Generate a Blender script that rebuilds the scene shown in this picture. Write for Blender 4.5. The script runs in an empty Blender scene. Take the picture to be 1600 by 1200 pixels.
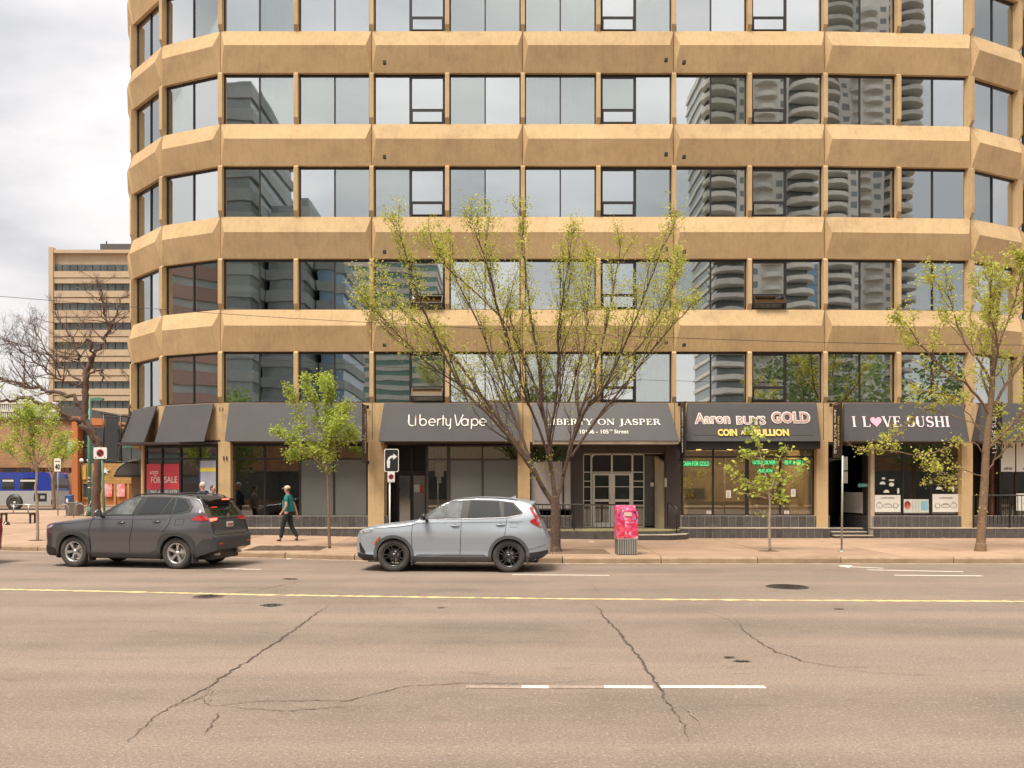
import bpy, bmesh, math, random
from mathutils import Vector, Matrix, noise as mnoise
from mathutils.bvhtree import BVHTree
R = math.radians
rnd = random.Random(11)
scene = bpy.context.scene
col = scene.collection

# ---------------------------------------------------------------- camera
EYE = 1.97
cam_d = bpy.data.cameras.new('camera'); cam = bpy.data.objects.new('camera', cam_d); col.objects.link(cam)
cam.location = (0, 0, EYE); cam.rotation_euler = (R(90), 0, 0)
cam_d.sensor_width = 36; cam_d.lens = 29.25; cam_d.shift_y = 157/1600
cam_d.clip_start = 0.1; cam_d.clip_end = 3000
scene.camera = cam

# ---------------------------------------------------------------- sky and sun (thin bright overcast)
SUN_EL, SUN_AZ = R(64), R(215)      # azimuth clockwise from +Y: the sun stands behind the camera, a little to the left
world = bpy.data.worlds.new('World'); scene.world = world; world.use_nodes = True
wn = world.node_tree.nodes; wl = world.node_tree.links; wn.clear()
def W(t, **k):
    n = wn.new(t)
    for a, b in k.items(): setattr(n, a, b)
    return n
wo = W('ShaderNodeOutputWorld'); bg = W('ShaderNodeBackground'); bg.inputs['Strength'].default_value = 0.10
sky = W('ShaderNodeTexSky', sky_type='NISHITA', sun_disc=False)
sky.sun_elevation = SUN_EL; sky.sun_rotation = SUN_AZ; sky.air_density = 1; sky.dust_density = 2
tc = W('ShaderNodeTexCoord'); sep = W('ShaderNodeSeparateXYZ'); wl.new(tc.outputs['Generated'], sep.inputs[0])
cz = W('ShaderNodeMath', operation='MAXIMUM'); wl.new(sep.outputs['Z'], cz.inputs[0]); cz.inputs[1].default_value = 0.0
ad = W('ShaderNodeMath', operation='ADD'); wl.new(cz.outputs[0], ad.inputs[0]); ad.inputs[1].default_value = 0.22
dv = W('ShaderNodeVectorMath', operation='DIVIDE'); cmb = W('ShaderNodeCombineXYZ')
for i in range(3): wl.new(ad.outputs[0], cmb.inputs[i])
wl.new(tc.outputs['Generated'], dv.inputs[0]); wl.new(cmb.outputs[0], dv.inputs[1])
mp = W('ShaderNodeMapping'); mp.inputs['Location'].default_value = (5.3, 2.4, 0); mp.inputs['Scale'].default_value = (.55, .62, 0); mp.inputs['Rotation'].default_value = (0, 0, R(35))
wl.new(dv.outputs[0], mp.inputs[0])
nz = W('ShaderNodeTexNoise'); nz.inputs['Scale'].default_value = 1.5; nz.inputs['Detail'].default_value = 7; nz.inputs['Roughness'].default_value = .5; nz.inputs['Distortion'].default_value = .3
wl.new(mp.outputs[0], nz.inputs['Vector'])
cr = W('ShaderNodeValToRGB')
cr.color_ramp.elements[0].position = .42; cr.color_ramp.elements[0].color = (1.72, 1.70, 1.70, 1)
cr.color_ramp.elements[1].position = .57; cr.color_ramp.elements[1].color = (3.1, 2.93, 2.82, 1)
wl.new(nz.outputs['Fac'], cr.inputs[0])
# overcast skies brighten towards the zenith
gr = W('ShaderNodeMath', operation='MULTIPLY_ADD'); wl.new(cz.outputs[0], gr.inputs[0]); gr.inputs[1].default_value = 1.0; gr.inputs[2].default_value = .66
gm = W('ShaderNodeVectorMath', operation='SCALE'); wl.new(cr.outputs[0], gm.inputs[0]); wl.new(gr.outputs[0], gm.inputs['Scale'])
# bright veil low over the horizon
hz = W('ShaderNodeMapRange'); hz.inputs['From Min'].default_value = 0; hz.inputs['From Max'].default_value = .24; hz.inputs['To Min'].default_value = .75; hz.inputs['To Max'].default_value = 0
wl.new(cz.outputs[0], hz.inputs['Value'])
mh = W('ShaderNodeMixRGB'); wl.new(hz.outputs[0], mh.inputs[0]); wl.new(gm.outputs[0], mh.inputs[1]); mh.inputs[2].default_value = (3.2, 2.95, 2.78, 1)
mx = W('ShaderNodeMixRGB'); mx.inputs[0].default_value = .93
wl.new(sky.outputs[0], mx.inputs[1]); wl.new(mh.outputs[0], mx.inputs[2]); wl.new(mx.outputs[0], bg.inputs['Color']); wl.new(bg.outputs[0], wo.inputs[0])
sd = bpy.data.lights.new('sun', 'SUN'); sd.energy = 1.5; sd.angle = R(24); sd.color = (1, .90, .76)
so = bpy.data.objects.new('sun', sd); col.objects.link(so); so.location = (-20, -30, 50)
sdir = Vector((math.sin(SUN_AZ)*math.cos(SUN_EL), math.cos(SUN_AZ)*math.cos(SUN_EL), math.sin(SUN_EL)))
so.rotation_euler = (-sdir).to_track_quat('-Z', 'Y').to_euler()
vs = scene.view_settings; vs.view_transform = 'Standard'; vs.look = 'None'; vs.exposure = 1.84; vs.gamma = 1; vs.use_curve_mapping = False
scene.render.engine = 'CYCLES'

# ---------------------------------------------------------------- helpers
def P(px, py, Y):
    "a point at depth Y from its place in the photograph"
    return Vector(((px-800)/1300*Y, Y, EYE-(py-757)/1300*Y))
def X_(px, Y): return (px-800)/1300*Y
def Z_(py, Y): return EYE-(py-757)/1300*Y
def gp(px, py, z=0.0):
    Y = 1300*(EYE-z)/(py-757)
    return Vector(((px-800)/1300*Y, Y, z))

class MB:
    "collects shapes and links them as ONE mesh object"
    def __init__(s): s.v = []; s.f = []; s.m = []; s.sm = []; s.pc = []
    def parts(s):
        q = s.pc+[(len(s.v), len(s.f))]; return [(q[i][0], q[i+1][0], q[i][1], q[i+1][1]) for i in range(len(q)-1)]
    def add(s, vs_, fs, mi=0, smooth=False):
        o = len(s.v); s.pc.append((o, len(s.f))); s.v.extend([tuple(v) for v in vs_])
        for f in fs: s.f.append(tuple(i+o for i in f)); s.m.append(mi); s.sm.append(smooth)
        return s
    def box(s, x0, x1, y0, y1, z0, z1, mi=0, M=None):
        v = [Vector(c) for c in ((x0,y0,z0),(x1,y0,z0),(x1,y1,z0),(x0,y1,z0),(x0,y0,z1),(x1,y0,z1),(x1,y1,z1),(x0,y1,z1))]
        if M is not None: v = [M @ c for c in v]
        return s.add(v, [(0,3,2,1),(4,5,6,7),(0,1,5,4),(1,2,6,5),(2,3,7,6),(3,0,4,7)], mi)
    def bbox(s, x0, x1, y0, y1, z0, z1, b=.01, mi=0):
        "box with its four vertical and top edges chamfered"
        def ring(i, z): return [(x0+i,y0+b,z),(x0+b,y0+i,z),(x1-b,y0+i,z),(x1-i,y0+b,z),(x1-i,y1-b,z),(x1-b,y1-i,z),(x0+b,y1-i,z),(x0+i,y1-b,z)]
        v = ring(0, z0)+ring(0, z1-b)+ring(b*.8, z1)
        f = [tuple(range(7,-1,-1)), tuple(range(16,24))]
        for k in (0,8):
            for i in range(8): f.append((k+i, k+(i+1)%8, k+8+(i+1)%8, k+8+i))
        return s.add(v, f, mi)
    def tube(s, pts, r, n=6, mi=0, caps=True, smooth=True):
        pts = [Vector(p) for p in pts]; rs = r if isinstance(r, (list, tuple)) else [r]*len(pts)
        vs_ = []; up = None
        for i, p in enumerate(pts):
            a = pts[max(i-1,0)]; b = pts[min(i+1,len(pts)-1)]; t = (b-a)
            if t.length < 1e-9: t = Vector((0,0,1))
            t.normalize()
            if up is None:
                up = Vector((0,0,1)) if abs(t.z) < .9 else Vector((1,0,0))
            sx = t.cross(up)
            if sx.length < 1e-6: sx = t.orthogonal()
            sx.normalize(); up = sx.cross(t).normalized()
            for k in range(n):
                an = 2*math.pi*k/n
                vs_.append(p + (sx*math.cos(an)+up*math.sin(an))*rs[i])
        f = []
        for i in range(len(pts)-1):
            for k in range(n): f.append((i*n+k, i*n+(k+1)%n, (i+1)*n+(k+1)%n, (i+1)*n+k))
        s.add(vs_, f, mi, smooth)
        if caps:
            o = len(s.v)-len(vs_)
            s.f.append(tuple(o+k for k in range(n-1,-1,-1))); s.m.append(mi); s.sm.append(False)
            o2 = o+(len(pts)-1)*n
            s.f.append(tuple(o2+k for k in range(n))); s.m.append(mi); s.sm.append(False)
        return s
    def lathe(s, prof, n=24, M=None, mi=0, smooth=True, close=False):
        "profile of (r, h) turned about z"
        v = []; f = []
        for r_, h in prof:
            for k in range(n):
                a = 2*math.pi*k/n; c = Vector((r_*math.cos(a), r_*math.sin(a), h)); v.append(M @ c if M else c)
        m = len(prof)
        for i in range(m-1 + (1 if close else 0)):
            j = (i+1) % m
            for k in range(n): f.append((i*n+k, i*n+(k+1)%n, j*n+(k+1)%n, j*n+k))
        return s.add(v, f, mi, smooth)
    def prism(s, poly, a0, a1, axis='y', mi=0, M=None):
        "extrude a 2D polygon; axis y: poly is (x, z); axis x: (y, z); axis z: (x, y)"
        def q(p, a):
            c = Vector((p[0], a, p[1])) if axis == 'y' else Vector((a, p[0], p[1])) if axis == 'x' else Vector((p[0], p[1], a))
            return M @ c if M else c
        n = len(poly); v = [q(p, a0) for p in poly]+[q(p, a1) for p in poly]
        f = [tuple(range(n)), tuple(range(2*n-1, n-1, -1))]+[(i, i+n, (i+1)%n+n, (i+1)%n) for i in range(n)]
        return s.add(v, f, mi)
    def mesh(s, name, mats, fix=True):
        me = bpy.data.meshes.new(name); me.from_pydata(s.v, [], s.f)
        mats = mats if isinstance(mats, (list, tuple)) else [mats]
        for m in mats: me.materials.append(m)
        me.polygons.foreach_set('material_index', s.m); me.polygons.foreach_set('use_smooth', s.sm)
        if fix:
            bm = bmesh.new(); bm.from_mesh(me); bmesh.ops.recalc_face_normals(bm, faces=bm.faces); bm.to_mesh(me); bm.free()
        me.update(); return me
    def build(s, name, mats, parent=None, loc=None, fix=True):
        return link(name, s.mesh(name, mats, fix), parent, loc)

def link(name, me, parent=None, loc=None, rz=0.0):
    o = bpy.data.objects.new(name, me); col.objects.link(o)
    if parent is not None: o.parent = parent
    if loc is not None: o.location = loc
    if rz: o.rotation_euler = (0, 0, rz)
    return o
def tag(o, label=None, cat=None, group=None, kind=None):
    if label: o['label'] = label
    if cat: o['category'] = cat
    if group: o['group'] = group
    if kind: o['kind'] = kind
    return o
def thing(name, loc, label, cat, group=None, rz=0.0):
    o = bpy.data.objects.new(name, None); col.objects.link(o); o.location = loc; o.rotation_euler = (0, 0, rz)
    o.empty_display_size = .3
    return tag(o, label, cat, group)
kids = {}
def copy_tree(o, parent=None):
    c = o.copy(); col.objects.link(c); c.parent = parent
    for ch in [x for x in o.children]: copy_tree(ch, c)
    return c

# ---------------------------------------------------------------- materials
_m = {}
def pm(name, c, rough=.6, metal=0.0, var=.10, scale=3.0, bump=0.0, bscale=60.0, spec=.5, c2=None, streak=0.0, emit=None, es=1.0, coat=0.0, objsp=False, orand=0.0):
    if name in _m: return _m[name]
    m = bpy.data.materials.new(name); m.use_nodes = True; nt = m.node_tree; N = nt.nodes; L = nt.links
    b = N['Principled BSDF']; b.inputs['Roughness'].default_value = rough; b.inputs['Metallic'].default_value = metal
    b.inputs['Specular IOR Level'].default_value = spec
    if coat: b.inputs['Coat Weight'].default_value = coat; b.inputs['Coat Roughness'].default_value = .04
    if objsp:
        g = N.new('ShaderNodeTexCoord'); out = g.outputs['Object']
    else:
        g = N.new('ShaderNodeNewGeometry'); out = g.outputs['Position']
    t = N.new('ShaderNodeTexNoise'); t.inputs['Scale'].default_value = scale; t.inputs['Detail'].default_value = 6; t.inputs['Roughness'].default_value = .6
    L.new(out, t.inputs['Vector'])
    r = N.new('ShaderNodeMapRange'); r.inputs['From Min'].default_value = .3; r.inputs['From Max'].default_value = .7
    L.new(t.outputs['Fac'], r.inputs['Value'])
    mix = N.new('ShaderNodeMixRGB'); L.new(r.outputs[0], mix.inputs[0])
    d = c2 if c2 else tuple(x*(1-2*var) for x in c)
    mix.inputs[1].default_value = (*d, 1); mix.inputs[2].default_value = (*c, 1)
    last = mix.outputs[0]
    if streak:
        mp_ = N.new('ShaderNodeMapping'); mp_.inputs['Scale'].default_value = (7, 7, .45); L.new(out, mp_.inputs[0])
        t2 = N.new('ShaderNodeTexNoise'); t2.inputs['Scale'].default_value = 1; t2.inputs['Detail'].default_value = 5; L.new(mp_.outputs[0], t2.inputs['Vector'])
        r2 = N.new('ShaderNodeMapRange'); r2.inputs['From Min'].default_value = .42; r2.inputs['From Max'].default_value = .75; r2.inputs['To Max'].default_value = streak
        L.new(t2.outputs['Fac'], r2.inputs['Value'])
        m2 = N.new('ShaderNodeMixRGB'); m2.blend_type = 'MULTIPLY'; L.new(r2.outputs[0], m2.inputs[0]); L.new(last, m2.inputs[1]); m2.inputs[2].default_value = (.42, .36, .30, 1)
        last = m2.outputs[0]
    if orand:
        oi = N.new('ShaderNodeObjectInfo'); rr_ = N.new('ShaderNodeMapRange'); rr_.inputs['To Min'].default_value = 1-orand; rr_.inputs['To Max'].default_value = 1+orand*.6
        L.new(oi.outputs['Random'], rr_.inputs['Value']); vm = N.new('ShaderNodeVectorMath'); vm.operation = 'SCALE'; L.new(last, vm.inputs[0]); L.new(rr_.outputs[0], vm.inputs['Scale']); last = vm.outputs[0]
    L.new(last, b.inputs['Base Color'])
    if bump:
        t3 = N.new('ShaderNodeTexNoise'); t3.inputs['Scale'].default_value = bscale; t3.inputs['Detail'].default_value = 4; L.new(out, t3.inputs['Vector'])
        bp = N.new('ShaderNodeBump'); bp.inputs['Strength'].default_value = bump; bp.inputs['Distance'].default_value = .01
        L.new(t3.outputs['Fac'], bp.inputs['Height']); L.new(bp.outputs[0], b.inputs['Normal'])
    if emit:
        b.inputs['Emission Color'].default_value = (*emit, 1); b.inputs['Emission Strength'].default_value = es
    _m[name] = m; return m

def glass_mat(name, tint=(.5,.55,.53), refl=.45, rough=.01, rc=(.92,.95,.94), wob=.12, wscale=.7):
    "window glass: partly see-through, partly mirror, slightly wavy"
    if name in _m: return _m[name]
    m = bpy.data.materials.new(name); m.use_nodes = True; N = m.node_tree.nodes; L = m.node_tree.links; N.clear()
    o = N.new('ShaderNodeOutputMaterial'); mx_ = N.new('ShaderNodeMixShader')
    tr = N.new('ShaderNodeBsdfTransparent'); tr.inputs[0].default_value = (*tint, 1)
    gl = N.new('ShaderNodeBsdfGlossy'); gl.inputs['Color'].default_value = (*rc, 1); gl.inputs['Roughness'].default_value = rough
    g = N.new('ShaderNodeNewGeometry'); t = N.new('ShaderNodeTexNoise'); t.inputs['Scale'].default_value = wscale; t.inputs['Detail'].default_value = 1.5
    L.new(g.outputs['Position'], t.inputs['Vector'])
    bp = N.new('ShaderNodeBump'); bp.inputs['Strength'].default_value = 1; bp.inputs['Distance'].default_value = .01*wob
    L.new(t.outputs['Fac'], bp.inputs['Height']); L.new(bp.outputs[0], gl.inputs['Normal'])
    lw = N.new('ShaderNodeLayerWeight'); lw.inputs['Blend'].default_value = .25
    mr = N.new('ShaderNodeMapRange'); mr.inputs['To Min'].default_value = refl; mr.inputs['To Max'].default_value = 1.0; L.new(lw.outputs['Fresnel'], mr.inputs['Value'])
    L.new(mr.outputs[0], mx_.inputs[0]); L.new(tr.outputs[0], mx_.inputs[1]); L.new(gl.outputs[0], mx_.inputs[2]); L.new(mx_.outputs[0], o.inputs[0])
    _m[name] = m; return m

def concrete_mat():
    m = bpy.data.materials.new('precast_concrete'); m.use_nodes = True; nt = m.node_tree; N = nt.nodes; L = nt.links
    b = N['Principled BSDF']; b.inputs['Roughness'].default_value = .88; b.inputs['Specular IOR Level'].default_value = .2
    g = N.new('ShaderNodeNewGeometry'); pos = g.outputs['Position']
    def nz_(scale, detail, mp=None, rough=.6):
        t = N.new('ShaderNodeTexNoise'); t.inputs['Scale'].default_value = scale; t.inputs['Detail'].default_value = detail; t.inputs['Roughness'].default_value = rough
        if mp:
            q = N.new('ShaderNodeMapping'); q.inputs['Scale'].default_value = mp; L.new(pos, q.inputs[0]); L.new(q.outputs[0], t.inputs['Vector'])
        else: L.new(pos, t.inputs['Vector'])
        return t.outputs['Fac']
    def rng(f, a, b_, c=0, d=1):
        r = N.new('ShaderNodeMapRange'); r.inputs['From Min'].default_value = a; r.inputs['From Max'].default_value = b_; r.inputs['To Min'].default_value = c; r.inputs['To Max'].default_value = d
        L.new(f, r.inputs['Value']); return r.outputs[0]
    def mix(f, a, b_, mode='MIX'):
        q = N.new('ShaderNodeMixRGB'); q.blend_type = mode
        if isinstance(f, float): q.inputs[0].default_value = f
        else: L.new(f, q.inputs[0])
        for i, c in ((1, a), (2, b_)):
            if isinstance(c, tuple): q.inputs[i].default_value = (*c, 1)
            else: L.new(c, q.inputs[i])
        return q.outputs[0]
    c = mix(rng(nz_(.35, 5), .32, .68), CONC_A, CONC_B)
    c = mix(rng(nz_(42, 3, None, .85), .38, .7, 0, .6), c, tuple(x*.55 for x in CONC_A))       # sandy aggregate
    c = mix(rng(nz_(1, 6, (9, 9, .4), .7), .46, .78, 0, .45), c, tuple(x*.55 for x in CONC_A))       # rain streaks
    c = mix(rng(nz_(.9, 7, (1, 1, 1.3), .62), .50, .80, 0, .42), c, (.20, .14, .085))              # soot and lichen patches
    oi = N.new('ShaderNodeObjectInfo'); vm = N.new('ShaderNodeVectorMath'); vm.operation = 'SCALE'; L.new(c, vm.inputs[0]); L.new(rng(oi.outputs['Random'], 0, 1, .90, 1.05), vm.inputs['Scale'])
    L.new(vm.outputs[0], b.inputs['Base Color'])
    bp = N.new('ShaderNodeBump'); bp.inputs['Strength'].default_value = .5; bp.inputs['Distance'].default_value = .008
    L.new(nz_(70, 4), bp.inputs['Height']); L.new(bp.outputs[0], b.inputs['Normal'])
    return m
CONC_A = (.56, .39, .215); CONC_B = (.66, .48, .27)
M_conc = concrete_mat()
M_joint = pm('sealant_joint', (.16,.11,.07), .9)
M_frame = pm('dark_bronze_frame', (.022,.018,.017), .45, var=.15)
M_frame2 = pm('brown_frame', (.05,.035,.03), .5, var=.15)
M_glass = glass_mat('window_glass', (.62,.66,.64), .62, rc=(.97,1,.99), wob=.15)
M_glass_c = glass_mat('clear_window_glass', (.80,.83,.81), .38, rc=(.95,1,.98), wob=.15)
M_glass_d = glass_mat('tinted_window_glass', (.28,.31,.31), .55, wob=.18, wscale=.8)
M_shop = glass_mat('shop_glass', (.60,.60,.56), .20, wob=.08)
M_shopd = glass_mat('frosted_shop_film', (.22,.22,.22), .22, rough=.10)
M_room = pm('dim_room', (.16,.145,.13), .9, var=.3, scale=.8)
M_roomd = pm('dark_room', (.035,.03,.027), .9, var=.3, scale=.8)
M_blind = pm('white_blind', (.74,.73,.68), .8, var=.04)
M_curt = pm('grey_curtain', (.42,.42,.41), .9, var=.06)
M_red = pm('red_curtain', (.42,.06,.05), .85)
M_panel = pm('grey_metal_panel', (.064,.060,.063), .55, var=.07, scale=1.4, bump=.06, bscale=30)
M_dark = pm('dark_paint', (.022,.017,.015), .55, var=.2)
M_brown = pm('dark_brown_wall', (.058,.044,.042), .6, var=.15, scale=1)
M_tile = pm('slate_tile', (.105,.098,.098), .38, var=.2, scale=5, bump=.1, bscale=20)
M_tile2 = pm('worn_slate_tile', (.085,.078,.078), .45, var=.25, scale=9)
M_film = pm('grey_window_film', (.15,.155,.15), .22, var=.08, scale=1.2)
M_grout = pm('tile_grout', (.42,.38,.33), .9)
M_ledge = pm('pale_ledge', (.50,.43,.34), .85, var=.2, scale=2, bump=.2)
M_white = pm('white_paint', (.78,.76,.72), .45, var=.04)
M_alu = pm('aluminium', (.55,.54,.52), .35, metal=.8, var=.06)
M_black = pm('black_metal', (.014,.013,.013), .4, var=.1)
M_beige = pm('beige_plaster', (.52,.42,.31), .85, var=.1, streak=.25)
M_floor = pm('interior_floor', (.10,.09,.08), .7)
M_lamp = pm('lamp_glow', (.9,.8,.6), .5, emit=(1,.72,.38), es=6)
# ---------------------------------------------------------------- ground shapes
KP = [(-140, 44.0), (-60, 34.0), (-30, 27.9), (-15.3, 24.86), (-10.9, 23.7), (-6.9, 22.46), (-2.6, 21.34), (1.6, 20.85), (6.4, 20.8), (12.8, 20.8), (40, 20.8), (140, 20.8)]
def interp(K, x):
    if x <= K[0][0]: return K[0][1]
    for i in range(len(K)-1):
        if x <= K[i+1][0]:
            a, b = K[i], K[i+1]; t = (x-a[0])/(b[0]-a[0])
            p = K[i-1] if i else a; q = K[i+2] if i+2 < len(K) else b
            m0 = (b[1]-p[1])/(b[0]-p[0]); m1 = (q[1]-a[1])/(q[0]-a[0]); h = b[0]-a[0]
            return (2*t**3-3*t*t+1)*a[1]+(t**3-2*t*t+t)*h*m0+(-2*t**3+3*t*t)*b[1]+(t**3-t*t)*h*m1
    return K[-1][1]
def kerb_y(x): return interp(KP, x)
def sm(t): t = max(0, min(1, t)); return t*t*(3-2*t)
def sw(x, y):
    "height of the pavement surface"
    t = max(0, min(1, (y-kerb_y(x)-.3)/6.0))
    return .15 + .14*sm((-x-2)/8)*t

def asphalt_mat():
    m = bpy.data.materials.new('worn_asphalt'); m.use_nodes = True; nt = m.node_tree; N = nt.nodes; L = nt.links
    b = N['Principled BSDF']; b.inputs['Roughness'].default_value = .82; b.inputs['Specular IOR Level'].default_value = .3
    g = N.new('ShaderNodeNewGeometry'); pos = g.outputs['Position']
    def nz_(scale, detail, mp=None, rough=.6, dist=0):
        t = N.new('ShaderNodeTexNoise'); t.inputs['Scale'].default_value = scale; t.inputs['Detail'].default_value = detail; t.inputs['Roughness'].default_value = rough; t.inputs['Distortion'].default_value = dist
        if mp:
            q = N.new('ShaderNodeMapping'); q.inputs['Scale'].default_value = mp; q.inputs['Rotation'].default_value = (0, 0, R(3)); L.new(pos, q.inputs[0]); L.new(q.outputs[0], t.inputs['Vector'])
        else: L.new(pos, t.inputs['Vector'])
        return t.outputs['Fac']
    def rng(f, a, b_, c=0, d=1):
        r = N.new('ShaderNodeMapRange'); r.inputs['From Min'].default_value = a; r.inputs['From Max'].default_value = b_; r.inputs['To Min'].default_value = c; r.inputs['To Max'].default_value = d
        L.new(f, r.inputs['Value']); return r.outputs[0]
    def mix(f, a, b_):
        q = N.new('ShaderNodeMixRGB')
        L.new(f, q.inputs[0])
        for i, c in ((1, a), (2, b_)):
            if isinstance(c, tuple): q.inputs[i].default_value = (*c, 1)
            else: L.new(c, q.inputs[i])
        return q.outputs[0]
    c = mix(rng(nz_(1, 5, (.06, .75, 1), .55), .36, .64), (.165, .133, .108), (.265, .202, .160))    # long wheel-worn bands
    c = mix(rng(nz_(.5, 6, None, .65), .40, .72, 0, .6), c, (.30, .232, .185))                  # pale dusty patches
    c = mix(rng(nz_(38, 4, None, .9), .46, .60, 0, .6), c, (.085, .068, .056))                    # binder between the stones
    c = mix(rng(nz_(30, 4, None, .9), .57, .64, 0, .8), c, (.46, .38, .31))                   # pale stones
    c = mix(rng(nz_(2.2, 8, (.8, 1.6, 1), .7, .4), .58, .74, 0, .6), c, (.095, .074, .058))
    c = mix(rng(nz_(7, 5, (.5, 1, 1), .75), .60, .72, 0, .5), c, (.36, .285, .225))         # oil and tar stains
    L.new(c, b.inputs['Base Color'])
    bp = N.new('ShaderNodeBump'); bp.inputs['Strength'].default_value = .6; bp.inputs['Distance'].default_value = .006
    L.new(nz_(110, 4), bp.inputs['Height']); L.new(bp.outputs[0], b.inputs['Normal'])
    return m
M_asph = asphalt_mat()
M_base = pm('far_ground', (.17,.14,.11), .9, scale=.05)
M_slab = pm('pavement_concrete', (.40,.275,.19), .9, c2=(.31,.205,.135), scale=1.4, bump=.3, bscale=50, streak=0, orand=.16)
M_kerb = pm('kerb_concrete', (.36,.26,.17), .9, c2=(.24,.165,.10), scale=2.5, bump=.5, bscale=25, orand=.12)
M_soil = pm('dry_soil', (.11,.07,.045), .95, var=.3, scale=14, bump=1.0, bscale=22)
M_crack = pm('open_crack', (.11,.082,.064), .95, var=.3, scale=20)
M_seal = pm('pale_crack_edge', (.30,.235,.19), .95, var=.2, scale=20)
M_yel = pm('worn_yellow_paint', (.80,.58,.25), .8, c2=(.46,.34,.18), scale=9)
M_wht = pm('worn_white_paint', (.80,.76,.68), .8, c2=(.55,.48,.41), scale=12)
M_wht2 = pm('rubbed_white_paint', (.36,.29,.24), .85, c2=(.22,.17,.135), scale=16)

b = MB(); b.add([(-1500,-800,-.03),(1500,-800,-.03),(1500,2500,-.03),(-1500,2500,-.03)], [(0,1,2,3)])
ground = b.build('ground', M_base); tag(ground, kind='structure')

# road: strips from behind the camera to the kerb
xs = [-140,-100,-70,-50,-40]+[x*1.0 for x in range(-34, 30)]+[34,40,60,90,140]
b = MB(); v = []; f = []
for x in xs: v += [(x, -16, 0), (x, 8, 0), (x, kerb_y(x)+.05, 0)]
for i in range(len(xs)-1):
    for k in range(2): f.append((i*3+k, (i+1)*3+k, (i+1)*3+k+1, i*3+k+1))
b.add(v, f); road = b.build('road', M_asph); tag(road, kind='structure')

def ribbon(name, pts, w, mat, parent, z=.004, jit=0.0, step=.12, seedv=0, taper=False, solid=True):
    "a strip lying on the road; jit makes it wander and change width"
    rr = random.Random(seedv); P_ = []
    for i in range(len(pts)-1):
        a = Vector(pts[i]); c = Vector(pts[i+1]); n = max(1, int((c-a).length/step))
        for k in range(n): P_.append(a.lerp(c, k/n))
    P_.append(Vector(pts[-1]))
    b = MB(); v = []; f = []; n = len(P_); off = 0
    for i, p in enumerate(P_):
        t = (P_[min(i+1, n-1)]-P_[max(i-1, 0)]).normalized(); nn = Vector((-t.y, t.x))
        off = off*.6 + rr.uniform(-1, 1)*jit
        ww = w/2*(rr.uniform(.35, 1.5) if jit else rr.uniform(.93, 1.05))
        if taper: ww *= min(1, .15+3*i/n, .15+3*(n-1-i)/n)
        q = p.xy+nn*off
        v += [(q.x-nn.x*ww, q.y-nn.y*ww, z), (q.x+nn.x*ww, q.y+nn.y*ww, z)]
    for i in range(n-1): f.append((2*i, 2*i+1, 2*i+3, 2*i+2))
    b.add(v, f); return b.build(name, mat, parent)
def gpts(L): return [gp(x, y) for x, y in L]
# yellow centre line and white lane lines, with their places read off the photograph
yl = [(-200,918),(0,921),(200,925),(400,929.5),(640,933),(900,936),(1200,938),(1600,940),(1900,941)]
yp = gpts(yl)
ribbon('yellow_line', yp, .15, M_yel, road, .004, step=.09, seedv=1, jit=.004)
for s_, pts, w in ((2, [(208,885.5),(300,887.5),(408,890)], .10), (3, [(800,898),(952,899.3)], .10), (5, [(1357,887.2),(1498,893.8)] , .0)):
    if w: ribbon('lane_line', gpts(pts), w, M_wht, road, .004, seedv=s_, step=.3)
for s_, pts in ((6, [(1355,890.5),(1505,893.6)]), (7, [(1397,899),(1535,900)]), (8, [(1312,885),(1380,888)])):
    ribbon('lane_line', gpts(pts), .12, M_wht, road, .004, seedv=s_, step=.3)
b = MB(); q = [gp(1308,883.5), gp(1332,884), gp(1326,887.5)]; b.add([(p.x, p.y, .0045) for p in q], [(0,1,2)]); b.build('arrow_marking', M_wht, road)
for s_, a, c, mt in ((9, 728, 815, M_wht2), (10, 815, 857, M_wht), (11, 857, 944, M_wht2), (12, 944, 1020, M_wht), (13, 1032, 1196, M_wht)):
    ribbon('lane_line', gpts([(a,1073.5),(c,1074)]), .105, mt, road, .004+.0003*(s_ % 2), seedv=s_, step=.04)
# cracks
CR = [([(517,943),(480,970),(445,995),(418,1012),(395,1030),(352,1055),(333,1070),(300,1088),(262,1108),(228,1134),(200,1160)], .05, M_crack),
      ([(333,1070),(322,1080),(318,1095),(330,1103),(350,1102),(400,1096),(470,1095),(540,1096),(600,1080),(640,1073),(700,1070),(728,1068),(860,1068),(940,1062),(1000,1068)], .022, M_crack),
      ([(262,1108),(300,1096),(318,1088)], .026, M_crack), ([(350,1110),(365,1105),(440,1112),(500,1108),(580,1103)], .022, M_crack),
      ([(350,1108),(330,1134),(322,1150)], .022, M_crack),
      ([(928,942),(946,965),(975,1000),(1000,1030),(1025,1070),(1045,1100),(1066,1134),(1080,1160)], .045, M_crack),
      ([(1150,970),(1165,988),(1185,1003),(1215,1020),(1260,1035),(1300,1041),(1340,1043),(1400,1044)], .034, M_crack),
      ([(1300,1041),(1360,1052),(1425,1055),(1500,1058)], .016, M_crack),
      ([(0,970),(60,971),(150,971),(360,974)], .014, M_crack), ([(560,980),(690,982),(830,984)], .012, M_crack),
      ([(1060,1100),(1078,1112),(1092,1134)], .02, M_seal), ([(505,905),(470,908),(440,914),(400,922),(370,925),(345,933)], .05, M_seal),
      ([(322,1075),(330,1090),(322,1098)], .035, M_seal), ([(1080,950),(1140,968),(1155,978)], .02, M_seal), ([(920,905),(935,925),(945,936)], .018, M_seal),
      ([(60,905),(120,898),(180,893)], .02, M_seal), ([(1250,884),(1300,890),(1345,899)], .02, M_seal)]
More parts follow.
